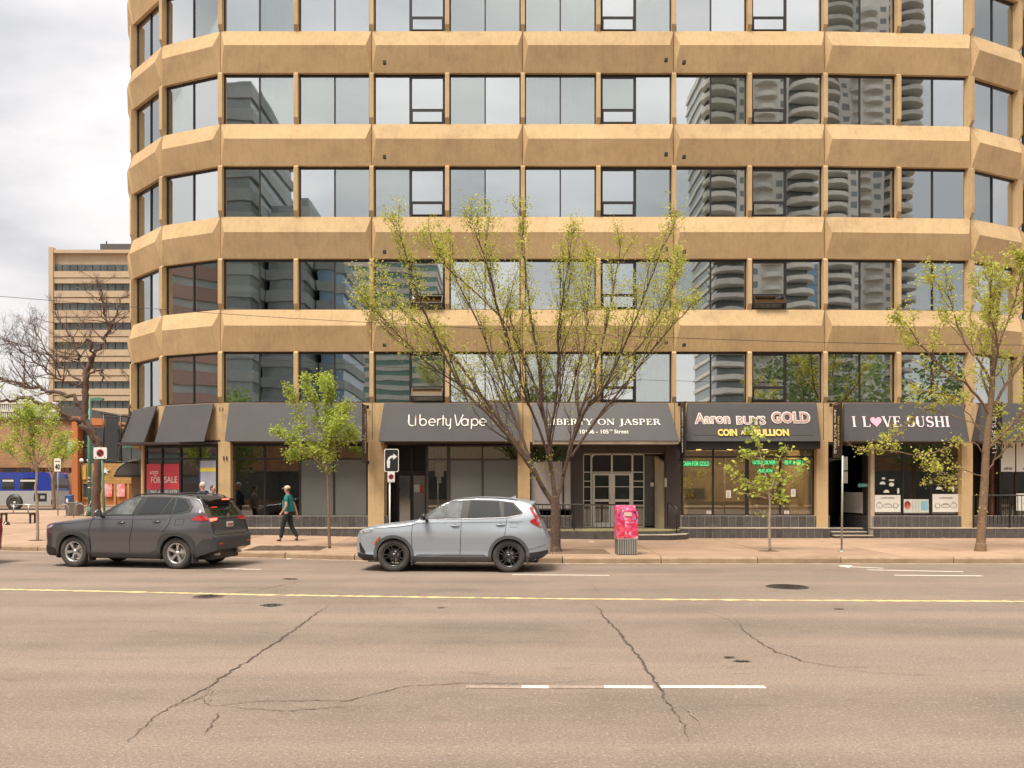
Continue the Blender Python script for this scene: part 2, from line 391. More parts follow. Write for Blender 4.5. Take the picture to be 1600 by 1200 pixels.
for i, (L_, w, mt) in enumerate(CR): ribbon('crack', gpts(L_), w*.5, mt, road, .0075+.0004*i, jit=.02, step=.045, seedv=40+i, taper=True)
# tar blot
for i, (px, py, rx) in enumerate(((1140,1028,.04),(1160,1034,.06),(1310,952,.05),(690,950,.04),(455,905,.10))):
    c = gp(px, py); b = MB(); rr = random.Random(i); n = 22
    b.add([(c.x, c.y, .0145)]+[(c.x+math.cos(a*2*math.pi/n)*rx*rr.uniform(.5,1.5)*1.6, c.y+math.sin(a*2*math.pi/n)*rx*rr.uniform(.4,1.2), .0145) for a in range(n)], [(0, a+1, (a+1) % n+1) for a in range(n)])
    b.build('tar_patch', M_crack, road)
gy = [Vector((x*.5, kerb_y(x*.5)-.13, 0)) for x in range(-60, 52)]
ribbon('gutter_dust', gy, .24, pm('gutter_dust', (.40,.30,.22), .95, c2=(.25,.185,.14), scale=5), road, .003, jit=.03, step=.12, seedv=77)
# manhole and covers
M_iron = pm('cast_iron', (.07,.055,.045), .6, metal=.4, var=.3, scale=20)
def cover(px, py, r, label, mt, spokes):
    c = gp(px, py); t = thing('manhole_cover', (c.x, c.y, .0), label, 'manhole cover')
    b = MB(); b.lathe([(0,.004),(r*.86,.004),(r*.86,.001),(r*.9,.001),(r*.9,.009),(r,.009),(r*1.06,.001)], 40, smooth=False)
    b.build('lid', mt, t)
    b = MB()
    for k in range(spokes):
        a = k*math.pi/spokes; M = Matrix.Rotation(a+.3, 4, 'Z'); b.box(-r*.84, r*.84, -.012, .012, .0045, .010, M=M)
    for q in (.35, .6): b.lathe([(r*q,.0045),(r*q,.010),(r*q+.015,.010),(r*q+.015,.0045)], 32, smooth=False)
    b.build('raised_rib', M_iron, t)
cover(1230, 917, .38, 'dark round iron manhole cover in the far lane below the gold shop', M_iron, 2)
cover(325, 932.5, .26, 'small sunken dark cover just below the yellow line', pm('dusty_iron', (.16,.12,.09), .8, var=.3, scale=15), 1)
cover(425, 946.5, .22, 'pale round cover filled with dust, right of the sunken one', pm('pale_cover', (.27,.22,.18), .85, var=.2, scale=15), 1)

# kerb
kerb = bpy.data.objects.new('kerb', None); col.objects.link(kerb); tag(kerb, kind='structure')
joints = [-100,-70,-50,-40]+[-34+2.9*i for i in range(6)]+[X_(45+18, 24.7), -10.8, X_(445, 22.2), -4.1, X_(640, 21.3), X_(879, 20.85), X_(1033, 20.8), X_(1184, 20.8), X_(1314, 20.8), X_(1490, 20.8), 13.8, 16.4, 19, 22, 30, 50, 100]
joints = sorted(joints)
for i in range(len(joints)-1):
    x0, x1 = joints[i]+.012, joints[i+1]-.012; n = max(2, int((x1-x0)/.6)) if x1-x0 < 9 else 8
    b = MB(); v = []; f = []; prof = [(0,-.02),(0,.105),(.02,.135),(.06,.15),(.28,.152),(.28,.05)]; rr = random.Random(i)
    for k in range(n+1):
        x = x0+(x1-x0)*k/n; y = kerb_y(x)
        for d, z in prof: v.append((x, y+d+rr.uniform(-.006,.006)*(z > .05), z+rr.uniform(-.004,.003)*(z > .05)))
    m = len(prof)
    for k in range(n):
        for j in range(m-1): f.append((k*m+j, (k+1)*m+j, (k+1)*m+j+1, k*m+j+1))
    f += [tuple(range(m)), tuple(n*m+j for j in range(m-1,-1,-1))]
    b.add(v, f); b.build('kerb_stone', M_kerb, kerb)

# pavement: bed and single slabs
pave = bpy.data.objects.new('pavement', None); col.objects.link(pave); tag(pave, kind='structure')
def sheet(name, xs, ysf, mat, parent, dz):
    b = MB(); v = []; f = []; m = None
    for x in xs:
        ys = ysf(x); m = len(ys)
        for y in ys: v.append((x, y, sw(x, y)+dz))
    for i in range(len(xs)-1):
        for j in range(m-1): f.append((i*m+j, (i+1)*m+j, (i+1)*m+j+1, i*m+j+1))
    b.add(v, f); return b.build(name, mat, parent)
M_bed = pm('joint_sand', (.15,.10,.07), .95, var=.2, scale=6)
sheet('bed', [x*1.0 for x in range(-45, 31)], lambda x: [kerb_y(x)+.2+(54-kerb_y(x)-.2)*k/14 for k in range(15)], M_bed, pave, -.014)
sheet('far_paving', [-140,-110,-80,-60,-45], lambda x: [kerb_y(x)+.2+(54-kerb_y(x)-.2)*k/6 for k in range(7)], M_slab, pave, 0)
sheet('far_paving', [30,50,80,140], lambda x: [kerb_y(x)+.2+(54-kerb_y(x)-.2)*k/6 for k in range(7)], M_slab, pave, 0)
PITS = [(-6.35, 23.5, 1.05, .62, 'soil'), (1.75, 22.55, .85, .75, 'grate')]
pj = [x for x in [-45+3.05*i for i in range(25)]]
def slab(x0, x1, y0f, y1f, skew=0.0):
    b = MB(); v = []; g = .010; n = 4
    rows = []
    for k in range(n+1):
        x = x0+g+(x1-x0-2*g)*k/n
        ya, yb = y0f(x)+g, y1f(x)-g
        rows.append([(x-skew*((y-ya)/(yb-ya)), y) for y in [ya+(yb-ya)*j/4 for j in range(5)]])
    v = [(p[0], p[1], sw(*p)) for r_ in rows for p in r_]; f = []
    for k in range(n):
        for j in range(4): f.append((k*5+j, (k+1)*5+j, (k+1)*5+j+1, k*5+j+1))
    bd = [j for j in range(5)]+[k*5+4 for k in range(1, n+1)]+[n*5+j for j in range(3,-1,-1)]+[k*5 for k in range(n-1,0,-1)]
    o = len(v); v += [(v[i][0], v[i][1], v[i][2]-.03) for i in bd]
    for i in range(len(bd)): f.append((bd[i], bd[(i+1) % len(bd)], o+(i+1) % len(bd), o+i))
    b.add(v, f); b.build('slab', M_slab, pave)
for i in range(len(pj)-1):
    x0, x1 = pj[i], pj[i+1]
    slab(x0, x1, lambda x: kerb_y(x)+.285, lambda x: kerb_y(x)+3.3)
    slab(x0, x1, lambda x: kerb_y(x)+3.3, lambda x: kerb_y(x)+6.4)
    if x1 < -8:
        for k in range(5): slab(x0, x1, lambda x, k=k: kerb_y(x)+6.4+(54-kerb_y(x)-6.4)*k/5, lambda x, k=k: kerb_y(x)+6.4+(54-kerb_y(x)-6.4)*(k+1)/5)
    else: slab(x0, x1, lambda x: kerb_y(x)+6.4, lambda x: kerb_y(x)+9.6)
for cx, cy, hx, hy, kind in PITS:
    if kind == 'soil':
        rr = random.Random(4); b = MB(); v = []; f = []; n = 14
        for i in range(n+1):
            for j in range(n+1):
                x = cx+hx*(2*i/n-1)*1.0; y = cy+hy*(2*j/n-1); e = min(i, j, n-i, n-j)
                v.append((x+rr.uniform(-.02,.02), y, sw(x, y)+.004+(rr.uniform(.0,.05) if e else 0)))
        for i in range(n):
            for j in range(n): a = i*(n+1)+j; f.append((a, a+n+1, a+n+2, a+1))
        b.add(v, f, smooth=True); b.build('tree_pit', M_soil, pave)
    else:
        b = MB(); z = sw(cx, cy)
        for k in range(22): b.box(cx-hx+k*2*hx/22, cx-hx+k*2*hx/22+.045, cy-hy, cy+hy, z+.004, z+.014)
        b.build('tree_grate', pm('rusty_grate', (.17,.11,.075), .85, var=.25, scale=8), pave)
for px, py, w_ in ((1203,861,.45),(232/4,846,.5)):
    c = gp(px, py, .15); b = MB(); n = 16; rr = random.Random(int(px))
    b.add([(c.x, c.y, sw(c.x,c.y)+.006)]+[(c.x+math.cos(a*2*math.pi/n)*w_*rr.uniform(.4,.8), c.y+math.sin(a*2*math.pi/n)*w_*rr.uniform(.3,.6), sw(c.x,c.y)+.006) for a in range(n)], [(0,a+1,(a+1)%n+1) for a in range(n)])
    b.build('tree_pit', M_soil, pave)
# lane of the side street where the bus runs
b = MB(); b.add([(-200,54,.10),(-10,54,.10),(-10,68,.10),(-200,68,.10)], [(0,1,2,3)]); ss = b.build('side_street', M_asph); tag(ss, kind='structure')
b = MB(); b.box(-200, -10, 68, 220, .08, .25); fp = b.build('far_pavement', M_slab); tag(fp, kind='structure')
b = MB(); b.box(-200, -13, 53.8, 54, .0, .17)
ek = b.build('kerb_edge', M_kerb, kerb)

# ---------------------------------------------------------------- the main building
Y0 = 28.6; BAY = 2.595; FL = 3.19; SILL0 = 4.79; HEAD = 1.755
C0 = Vector((-10.01, Y0, 0))
def step(p, L, a, sgn=1): return Vector((p.x+sgn*L*math.cos(a), p.y+sgn*L*math.sin(a), 0))
B = thing('apartment_building', (0, Y0+8, 0), 'tan concrete apartment block with rounded corners, ribbon windows and dark shopfronts below', 'building')
def bchild(name, me, loc, rz=0.0, parent=None):
    o = bpy.data.objects.new(name, me); col.objects.link(o); o.parent = parent or B
    if parent is None: o.location = Vector(loc)-Vector(B.location)
    else: o.location = loc
    if rz: o.rotation_euler = (0, 0, rz)
    return o
facets = []   # (origin, angle, number of bays)
p = C0; L1 = step(p, 2.6, R(-22), -1); L2 = step(L1, 2.6, R(-44), -1); L3 = step(L2, 2.6, R(-66), -1); L4 = step(L3, 2.6, R(-88), -1)
facets += [(L4, R(-88), 1, 'L4'), (L3, R(-66), 1, 'L3'), (L2, R(-44), 1, 'L2'), (L1, R(-22), 1, 'L1'), (C0, 0.0, 8, 'M')]
R0 = step(C0, 8*BAY, 0); R1 = step(R0, 2*BAY-.05, R(2.4)); R2 = step(R1, 2.6, R(25)); R3 = step(R2, 2.6, R(47)); R4 = step(R3, 2.6, R(69)); 
facets += [(R0, R(2.4), 2, 'R1'), (R1, R(25), 1, 'R2'), (R2, R(47), 1, 'R3'), (R3, R(69), 1, 'R4')]

def spandrel_mesh(Lp):
    g = .009; w = .17; r = .21; z1 = -.585; z2 = -(FL-HEAD)
    A = [(g,0,0),(Lp-g,0,0)]; Rr = [(w+g,-r,z1),(Lp-w-g,-r,z1)]; Bb = [(g,-.01,z2),(Lp-g,-.01,z2)]
    Ai = [(g,.24,0),(Lp-g,.24,0)]; Bi = [(g,.24,z2),(Lp-g,.24,z2)]
    # a nose of 15 mm rounds the ridge off
    Ru = [(w+g-.004,-r+.006,z1+.012),(Lp-w-g+.004,-r+.006,z1+.012)]
    v = A+Ru+Rr+Bb+Ai+Bi   # 0,1 A; 2,3 Ru; 4,5 R; 6,7 B; 8,9 Ai; 10,11 Bi
    f = [(0,2,3,1),(2,4,5,3),(4,6,7,5),(0,6,4,2),(1,3,5,7),(8,0,1,9),(6,10,11,7),(0,8,10,6),(1,7,11,9),(8,9,11,10)]
    b = MB(); b.add(v, f); return b.mesh('spandrel_panel', M_conc)
SP = {2: spandrel_mesh(2*BAY), 1: spandrel_mesh(2.6), 3: spandrel_mesh(2*BAY-.05)}
b = MB(); b.prism([(.24,0),(0,0),(-.10,.19),(-.10,1.69),(-.02,HEAD),(.24,HEAD)], -.07, .07, axis='x'); FIN = b.mesh('fin', M_conc)
b = MB(); b.box(-.012, .012, .03, .2, -(FL-HEAD), 0); JOINT = b.mesh('joint', M_joint)

def frame_mesh(kind, Lb):
    b = MB(); u0, u1 = .075, Lb-.075; c = (u0+u1)/2; y0, y1 = .12, .21
    b.box(u0, u1, y0, y1, HEAD-.075, HEAD-.002); b.box(u0, u1, y0, y1, .002, .04)
    b.box(u0, u0+.04, y0, y1, .04, HEAD-.075); b.box(u1-.04, u1, y0, y1, .04, HEAD-.075)
    b.box(c-.022, c+.022, y0-.01, y1, .04, HEAD-.075)
    if kind:
        a0, a1 = (c+.022, u1-.04) if kind == 'r' else (u0+.04, c-.022)
        for q in ((a0, a0+.05, .04, HEAD-.075), (a1-.05, a1, .04, HEAD-.075), (a0+.05, a1-.05, HEAD-.13, HEAD-.075), (a0+.05, a1-.05, .50, .57), (a0+.05, a1-.05, .04, .075)):
            b.box(q[0], q[1], y0-.015, y1-.01, q[2], q[3])
    return b.mesh('window', M_frame)
FR = {}
def pane_mesh(w, h, mat, nm='pane'):
    k = (round(w,3), round(h,3), mat.name)
    if k not in FR:
        b = MB(); b.box(0, w, 0, .008, 0, h); FR[k] = b.mesh(nm, mat)
    return FR[k]
rp = random.Random(5)
def blind_mesh(w, h, kind):
    k = ('b', round(w,3), round(h,3), kind)
    if k not in FR:
        b = MB()
        if kind == 'curtain' or kind == 'red':
            n = 18; v = []; f = []
            for i in range(n+1):
                x = w*i/n; y = .03*math.sin(i*1.9)+.012*math.sin(i*4.1)
                v += [(x, y, 0), (x, y, h)]
            for i in range(n): f.append((2*i, 2*i+2, 2*i+3, 2*i+1))
            b.add(v, f, smooth=True)
        else:
            b.box(0, w, 0, .01, 0, h); b.box(0, w, -.01, .02, -.02, .01)
        FR[k] = b.mesh('curtain', M_red if kind == 'red' else M_curt if kind == 'curtain' else M_blind, fix=kind not in ('curtain','red'))
    return FR[k]
ROWS = 6
def pane_kind(fn, bay, k, side):
    if fn == 'L1': return {0: 'red', 1: 'blind' if side == 0 else 'none'}.get(k, 'none')
    if fn == 'M':
        if k == 1 and bay == 0: return 'half'
        if k == 3 and bay == 4 and side == 1: return 'curtain'
        if k == 0 and bay in (1,) : return 'none'
        if k == 0 and bay in (3,): return 'blind' if side == 0 else 'none'
        if k == 0 and bay == 5 and side == 1: return 'curtain'
        if k == 2 and bay == 7 and side == 0: return 'curtain'
        if 1 <= bay <= 5: return rp.choice(['blind','blind','blind','none','curtain']) if k else rp.choice(['none','blind','none'])
        return rp.choice(['none','none','none','curtain'])
    return rp.choice(['none','none','curtain'])
for (O, ang, nb, fn) in facets:
    Lb = 2.6 if nb == 1 else (BAY if fn == 'M' else (2*BAY-.05)/2)
    t = Vector((math.cos(ang), math.sin(ang), 0)); nrm = Vector((math.sin(ang), -math.cos(ang), 0))
    for k in range(ROWS+1):
        zs = SILL0+FL*k
        if k > 0:
            for j in range(0, nb, 2):
                me = SP[1] if nb == 1 else (SP[2] if fn == 'M' else SP[3])
                bchild('spandrel_panel', me, O+t*(j*Lb)+Vector((0,0,zs)), ang)
            for j in range(0, nb+1, 2): bchild('joint', JOINT, O+t*(j*Lb)+Vector((0,0,zs)), ang)
        if k == ROWS: continue
        for j in range(nb+1):
            if j == nb and fn in ('L4','L3','L2','L1','M','R1','R2','R3'): continue
            bchild('fin', FIN, O+t*(j*Lb)+Vector((0,0,zs)), ang)
        for j in range(nb):
            kind = ''
            if fn == 'M': kind = {2: 'r', 5: 'l', 7: 'l'}.get(j, '')
            key = ('f', kind, Lb)
            if key not in FR: FR[key] = frame_mesh(kind, Lb)
            if fn in ('L4',) : pass
            w = bchild('window', FR[key], O+t*(j*Lb)+Vector((0,0,zs)), ang)
            c = Lb/2; pw = c-.022-.115
            for side in (0, 1):
                u = .115 if side == 0 else c+.022
                op = (kind == 'r' and side == 1) or (kind == 'l' and side == 0)
                q_ = rp.random(); gm_ = M_glass if q_ < .45 else M_glass_c if q_ < .75 else M_glass_d
                if fn == 'M' and 1 <= j <= 5 and k >= 2: gm_ = M_glass_c if q_ < .6 else M_glass
                wob = lambda: (R(rp.uniform(-.22,.22)), 0, R(rp.uniform(-.25,.25)))
                if not op:
                    o = bchild('pane', pane_mesh(pw, HEAD-.115, gm_), (u, .15, .04), parent=w); o.rotation_euler = wob()
                else:
                    o = bchild('pane', pane_mesh(pw-.1, HEAD-.13-.57, gm_), (u+.05, .135, .57), parent=w); o.rotation_euler = wob()
                    is_open = (fn == 'M') and ((j, k) in ((2,1),(2,0),(7,1)))
                    b = MB(); W_ = pw-.09; H_ = .42
                    b.box(0, W_, -.02, .02, -H_, -H_+.035); b.box(0, W_, -.02, .02, -.03, 0)
                    b.box(0, .035, -.02, .02, -H_+.035, -.03); b.box(W_-.035, W_, -.02, .02, -H_+.035, -.03)
                    if ('sash',) not in FR: FR[('sash',)] = b.mesh('sash', M_frame)
                    s_ = bchild('sash', FR[('sash',)], (u+.045, .10, .50), parent=w)
                    gl = MB(); gl.box(.035, W_-.035, -.004, .004, -H_+.035, -.03)
                    if ('sglass',) not in FR: FR[('sglass',)] = gl.mesh('pane', M_glass)
                    s2 = bchild('pane', FR[('sglass',)], (u+.045, .10, .50), parent=w)
                    if is_open:
                        s_.rotation_euler = s2.rotation_euler = (R(-42), 0, 0)
                        s_['label'] = 'small lower sash pushed open'
                pk = pane_kind(fn, j, k, side)
                if pk != 'none':
                    h = HEAD-.14; z = .05
                    if pk == 'half': h = .95; z = HEAD-.09-h
                    bchild('curtain', blind_mesh(pw-.02, h, pk), (u+.01, .30, z), parent=w)
# floor slabs and the dim rooms behind the glass
b = MB(); br = MB()
for (O, ang, nb, fn) in facets:
    Lf = 2.6 if nb == 1 else nb*(BAY if fn == 'M' else (2*BAY-.05)/2)
    M = Matrix.Translation(O) @ Matrix.Rotation(ang, 4, 'Z')
    ex = .0
    for k in range(0, ROWS+1):
        zs = SILL0+FL*k
        dz = .003*(facets.index((O, ang, nb, fn)) % 2)
        b.box(.01, Lf-.01, .245, 4.6, zs-(FL-HEAD)+.01+dz, zs-.012-dz, M=M)
        if fn == 'M' and k < ROWS:
            for j in range(0, nb+1): br.box(j*BAY-.05, j*BAY+.05, .4, 4.5, zs, zs+HEAD-.02, M=M)
    if fn in ('M','R1','L1'): br.box(0, Lf, 4.5, 4.7, SILL0-1.5, SILL0+FL*ROWS, M=M)
b.build('floor_slab', M_room, B).location = -Vector(B.location)
br.build('inner_wall', M_room, B).location = -Vector(B.location)
# parapet and roof
b = MB(); top = SILL0+FL*ROWS
poly = [L4, L3, L2, L1, C0, R0, R1, R2, R3, R4]
pp = [(q.x, q.y) for q in poly]+[(R4.x, 52), (L4.x, 52)]
b.prism(pp, top+.005, top+1.1, axis='z'); b.build('parapet', M_conc, B).location = -Vector(B.location)
b = MB(); pin = [(L4.x+1.0, 36.5), (L3.x+1.5, 35.5), (-9.2, Y0+5.4), (17.2, Y0+5.4), (R4.x-1.5, 35.5), (R4.x-1, 36.5), (R4.x-1, 51.5), (L4.x+1, 51.5)]
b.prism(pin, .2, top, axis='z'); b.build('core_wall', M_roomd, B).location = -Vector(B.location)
b = MB(); b.box(L4.x, L4.x+.3, L4.y+.01, 52, .1, top-.002); b.box(R4.x-.3, R4.x, R4.y+.01, 52, .1, top-.002); b.box(L4.x+.3, R4.x-.3, 51.7, 51.99, .1, top-.002)
b.build('side_wall', M_conc, B).location = -Vector(B.location)

# ---------------------------------------------------------------- ground floor
BL = Vector(B.location)
def fb(name, px0, px1, py0, py1, Y, th, mat, parent=None, b=None):
    "upright box whose front face is at depth Y and covers these pixels of the photograph"
    own = b is None; b = b or MB()
    b.box(X_(px0,Y), X_(px1,Y), Y, Y+th, Z_(py1,Y), Z_(py0,Y))
    if own:
        o = b.build(name, mat, parent or B)
        if parent is None or parent is B: o.location = -BL
        return o
def bb_split(b, name, mat):
    "every box or prism of the collector becomes a part of its own"
    for k, (v0, v1, f0, f1) in enumerate(b.parts()):
        c = MB(); c.v = b.v[v0:v1]; c.f = [tuple(i-v0 for i in f) for f in b.f[f0:f1]]; c.m = b.m[f0:f1]; c.sm = b.sm[f0:f1]
        o = c.build(name, mat, B); o.location = -BL
def bb(b, name, mat, label=None):
    o = b.build(name, mat, B); o.location = -BL
    if label: o['label'] = label
    return o
# soffit and wall band behind the sloping panels
b = MB(); b.box(X_(345,Y0), R0.x+5.2, Y0-.02, Y0+.25, 3.43, SILL0-FL*0-.012); bb_split(b, 'wall_band', M_conc)
b = MB(); b.box(-13.6, R0.x+5.3, Y0-.0, 34, 3.36, 3.425); bb_split(b, 'soffit', M_brown)
def prj_facet(O, ang, px):
    "distance along a facet where the line of sight through px meets it"
    k = (px-800)/1300; c, s = math.cos(ang), math.sin(ang)
    return (k*O.y-O.x)/(c-k*s)
# pillars
for a, c in ((341,360),(575,600),(809,828),(1276,1294),(1503,1520)):
    y1 = {341:829, 575:838, 809:840, 1276:839, 1503:841}[a]
    b = MB(); b.box(X_(a,28.5), X_(c,28.5), 28.5, 29.2, .15, 3.43); bb(b, 'pillar', M_conc)
# bands of joints on the pillars under the panels
b = MB()
for c in (581, 817, 1055, 1288): 
    x = X_(c, 28.5); b.box(x-.012, x+.012, Y0-.026, Y0, 3.5, SILL0-.02)
bb(b, 'joint', M_joint)
# base walls of slate tiles: (px0, px1, top z, bottom z, depth)
def tiles(x0, x1, Y, z0f, z1, rows, wall=True, mat=None):
    n = max(1, round((x1-x0)/.262)); w = (x1-x0)/n
    for i in range(n):
        xa = x0+i*w; zb = z0f(xa+w/2); 
        for r_ in range(rows):
            za = zb+(z1-zb)*r_/rows; zc = zb+(z1-zb)*(r_+1)/rows
            b = MB(); b.box(.009, w-.009, -.014, .0, .009, zc-za-.009)
            key = ('t', round(w,4), round(zc-za,2))
            if key not in FR: FR[key] = (b.mesh('tile', M_tile), b.mesh('tile', M_tile2))
            o = bchild('tile', FR[key][0 if rnd.random() < .75 else 1], (xa, Y-rnd.uniform(0,.003), za)); o.rotation_euler = (R(rnd.uniform(-.4,.4)), 0, R(rnd.uniform(-.4,.4)))
ZT = Z_(806, Y0)        # top of the tiled base
ZL = .50                # ledge
b = MB(); b.box(X_(341,Y0), X_(604,Y0), Y0-.03, Y0+.30, .1, ZT); b.box(X_(1064,Y0), X_(1296,Y0), Y0-.03, Y0+.3, .1, ZT); b.box(X_(1364,Y0), 24, Y0-.03, Y0+.3, .1, ZT)
b.box(X_(668,Y0), X_(893,Y0), Y0+.05, Y0+.3, .1, ZT)
bb_split(b, 'base_wall', M_grout)
tiles(X_(341,Y0), X_(604,Y0), Y0-.032, lambda x: ZL+.01, ZT, 1)
tiles(X_(1064,Y0), X_(1296,Y0), Y0-.032, lambda x: ZL+.01, ZT, 1)
tiles(X_(1364,Y0), X_(1364,Y0)+5.8, Y0-.032, lambda x: ZL+.01, ZT, 1)
tiles(X_(668,Y0+.05), X_(893,Y0+.05), Y0+.048, lambda x: ZL-.05, ZT, 1)
# low plinths in front with a pale ledge
for x0, x1, rows in ((X_(341,28.2), X_(665,28.2), 1), (X_(1064,28.2), X_(1297,28.2), 1), (X_(1364,28.2), 19.5, 1)):
    b = MB(); b.box(x0, x1, 28.2, Y0-.031, .08, ZL-.035); bb(b, 'plinth', M_grout)
    b = MB(); b.box(x0-.015, x1+.015, 28.175, Y0-.035, ZL-.03, ZL); bb(b, 'ledge', M_ledge)
    tiles(x0, x1, 28.198, lambda x: sw(x, 28.2)+.005, ZL-.035, rows)
    for xx in (x0, x1):
        pass

# shop windows -------------------------------------------------------------
YG = 28.78
def shopfront(vx, hy, bays, mat=M_frame, Y=YG, fw=.03, dp=.07, wide=()):
    "vx: uprights px; hy: rails py (top..bottom)"
    b = MB()
    for i, x in enumerate(vx):
        w = fw*(2 if x in wide else 1); xc = X_(x, Y); b.box(xc-w, xc+w, Y-dp/2, Y+dp/2, Z_(hy[-1],Y), Z_(hy[0],Y))
    for j, y in enumerate(hy):
        zc = Z_(y, Y)
        for i in range(len(vx)-1):
            w0 = fw*(2 if vx[i] in wide else 1); w1 = fw*(2 if vx[i+1] in wide else 1)
            b.box(X_(vx[i],Y)+w0, X_(vx[i+1],Y)-w1, Y-dp/2+.006, Y+dp/2, zc-.028, zc+.028)
    fr = bb(b, 'shop_window', mat)
    for j in range(len(hy)-1):
        for i in range(len(vx)-1):
            m = bays[j][i]
            if m is None: continue
            g = MB(); g.box(X_(vx[i],Y)+.01, X_(vx[i+1],Y)-.01, Y-.004, Y+.004, Z_(hy[j+1],Y)+.01, Z_(hy[j],Y)-.01)
            g.build('pane', m, fr)
    return fr
G, D_ = M_shop, M_shopd
MG = glass_mat('murky_shop_glass', (.42,.40,.34), .24, wob=.08)
shopfront([361,414,469,522,574], [696,717,806], [[MG,MG,MG,MG],[MG,MG,M_film,M_film]])
shopfront([668,701,754,810], [697,718,806], [[MG,MG,MG],[MG,M_film,M_film]], mat=M_frame2, wide=(701,))
pale = pm('pale_grey_window_film', (.38,.35,.34), .35, var=.05)
shopfront([829,880,893], [694,720,796], [[MG,MG],[pale,pale]], mat=M_frame2, Y=28.8)
shopfront([1066,1114,1167,1219,1272], [694,714,805], [[MG]*4,[G,G,G,G]], wide=(1167,1272))
shopfront([1366,1410,1454,1501], [692,713,804], [[MG]*3,[G,G,G]], mat=M_black)
shopfront([1562,1587,1640,1700,1760], [683,714,812], [[G]*4,[G]*4], mat=M_black)
# rooms behind the shop windows
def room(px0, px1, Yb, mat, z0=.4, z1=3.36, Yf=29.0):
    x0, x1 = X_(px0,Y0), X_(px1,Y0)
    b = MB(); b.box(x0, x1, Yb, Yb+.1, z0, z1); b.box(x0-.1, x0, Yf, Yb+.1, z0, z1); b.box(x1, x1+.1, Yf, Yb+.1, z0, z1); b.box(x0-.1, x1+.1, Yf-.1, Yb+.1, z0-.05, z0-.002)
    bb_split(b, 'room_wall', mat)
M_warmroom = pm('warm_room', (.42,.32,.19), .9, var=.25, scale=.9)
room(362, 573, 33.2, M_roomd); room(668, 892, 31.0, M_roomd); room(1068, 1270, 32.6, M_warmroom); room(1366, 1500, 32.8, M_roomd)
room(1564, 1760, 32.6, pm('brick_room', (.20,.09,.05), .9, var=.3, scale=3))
# furnishings dimly seen inside
b = MB()
for px, py0, py1, Y, w, m in ((385,740,800,31,1.0,0),(400,765,804,30,.5,0),(440,735,800,32,.8,0)): b.box(X_(px,Y), X_(px,Y)+w, Y, Y+.4, .42, Z_(py0,Y))
bb(b, 'display_cabinet', pm('pale_furniture', (.34,.33,.30), .7))
b = MB(); b.box(X_(430,31), X_(447,31), 31, 31.03, Z_(742,31), Z_(728,31)); bb(b, 'red_notice', pm('red_print', (.55,.08,.10), .6), 'dull red notice hung inside')
b = MB(); b.box(X_(1075,31), X_(1160,31), 30.6, 31.2, .42, 1.35); b.box(X_(1180,31), X_(1262,31), 31.0, 31.5, .42, 1.5); bb(b, 'shop_counter', pm('counter_wood', (.20,.13,.06), .5))

# ceiling lamps lit inside the gold shop and the lobby
for px0, px1, Yl, zl, pw_, nm in ((1066,1270,30.6,3.3,95,'gold shop'),(915,1005,30.6,3.25,150,'lobby')):
    for i, px in enumerate((1092,1140,1195,1245) if nm == 'gold shop' else (935,985)):
        b = MB(); b.lathe([(0,0),(.10,0),(.10,.05),(0,.05)], 16, Matrix.Translation((X_(px,Yl), Yl, zl-.06))); bb(b, 'ceiling_lamp', M_lamp)
    ld = bpy.data.lights.new('shop_light', 'AREA'); ld.energy = pw_; ld.color = (1,.74,.42); ld.shape = 'RECTANGLE'; ld.size = X_(px1,Yl)-X_(px0,Yl)-.4; ld.size_y = 1.2
    lo = bpy.data.objects.new('shop_light', ld); col.objects.link(lo); lo.location = (X_((px0+px1)/2,Yl), Yl, zl-.08)
# sloping dark panels (canopies) over the shops: (name text, top px0, px1, bottom px0, px1, depth out)
SIGN_Y = 28.42
def slope_panel(tl, tr, bl, br, yt=SIGN_Y, yb=28.05, zt=4.75, zb=3.43, lip=True, th=.05):
    v = [(tl,yt,zt),(tr,yt,zt),(br,yb,zb),(bl,yb,zb)]; w = [(x,y+th,z-.0) for x,y,z in v]
    b = MB(); b.add(v+w, [(0,1,2,3),(7,6,5,4),(0,4,5,1),(1,5,6,2),(2,6,7,3),(3,7,4,0)])
    # closed cheeks down to the wall
    b.add([(tl+.004,yt+th,zt),(bl+.004,yb+th,zb),(bl+.004,Y0-.03,zb),(tl+.004,Y0-.03,zt)], [(0,1,2,3)])
    b.add([(tr-.004,yt+th,zt),(br-.004,yb+th,zb),(br-.004,Y0-.03,zb),(tr-.004,Y0-.03,zt)], [(0,1,2,3)])
    b.add([(bl,yb+th,zb+.01),(br,yb+th,zb+.01),(br,Y0-.03,zb+.01),(bl,Y0-.03,zb+.01)], [(0,1,2,3)])
    o = b.build('sloping_panel', M_panel, B); o.location = -BL
    return o
PAN = {}
for key, q in {'C': (358,566,351,567), 'D': (600,808,591,812), 'F': (1075,1276,1072,1283), 'G': (1320,1504,1319,1515)}.items():
    PAN[key] = slope_panel(X_(q[0],SIGN_Y), X_(q[1],SIGN_Y), X_(q[2],28.05), X_(q[3],28.05))
PAN['H'] = slope_panel(X_(1533,SIGN_Y), X_(1760,SIGN_Y), X_(1530,28.05), X_(1760,28.05))
PAN['E'] = slope_panel(X_(831,SIGN_Y), X_(1044,SIGN_Y), X_(833,27.75), X_(1061,27.75), yb=27.75)
b = MB(); b.box(X_(833,27.75), X_(1061,27.75), 27.78, Y0-.03, 3.33, 3.425); bb(b, 'canopy_lip', M_ledge)
b = MB(); b.box(X_(1066,28.2), X_(1281,28.2), 28.15, Y0+.1, 3.18, 3.425); bb(b, 'shutter_box', M_dark)
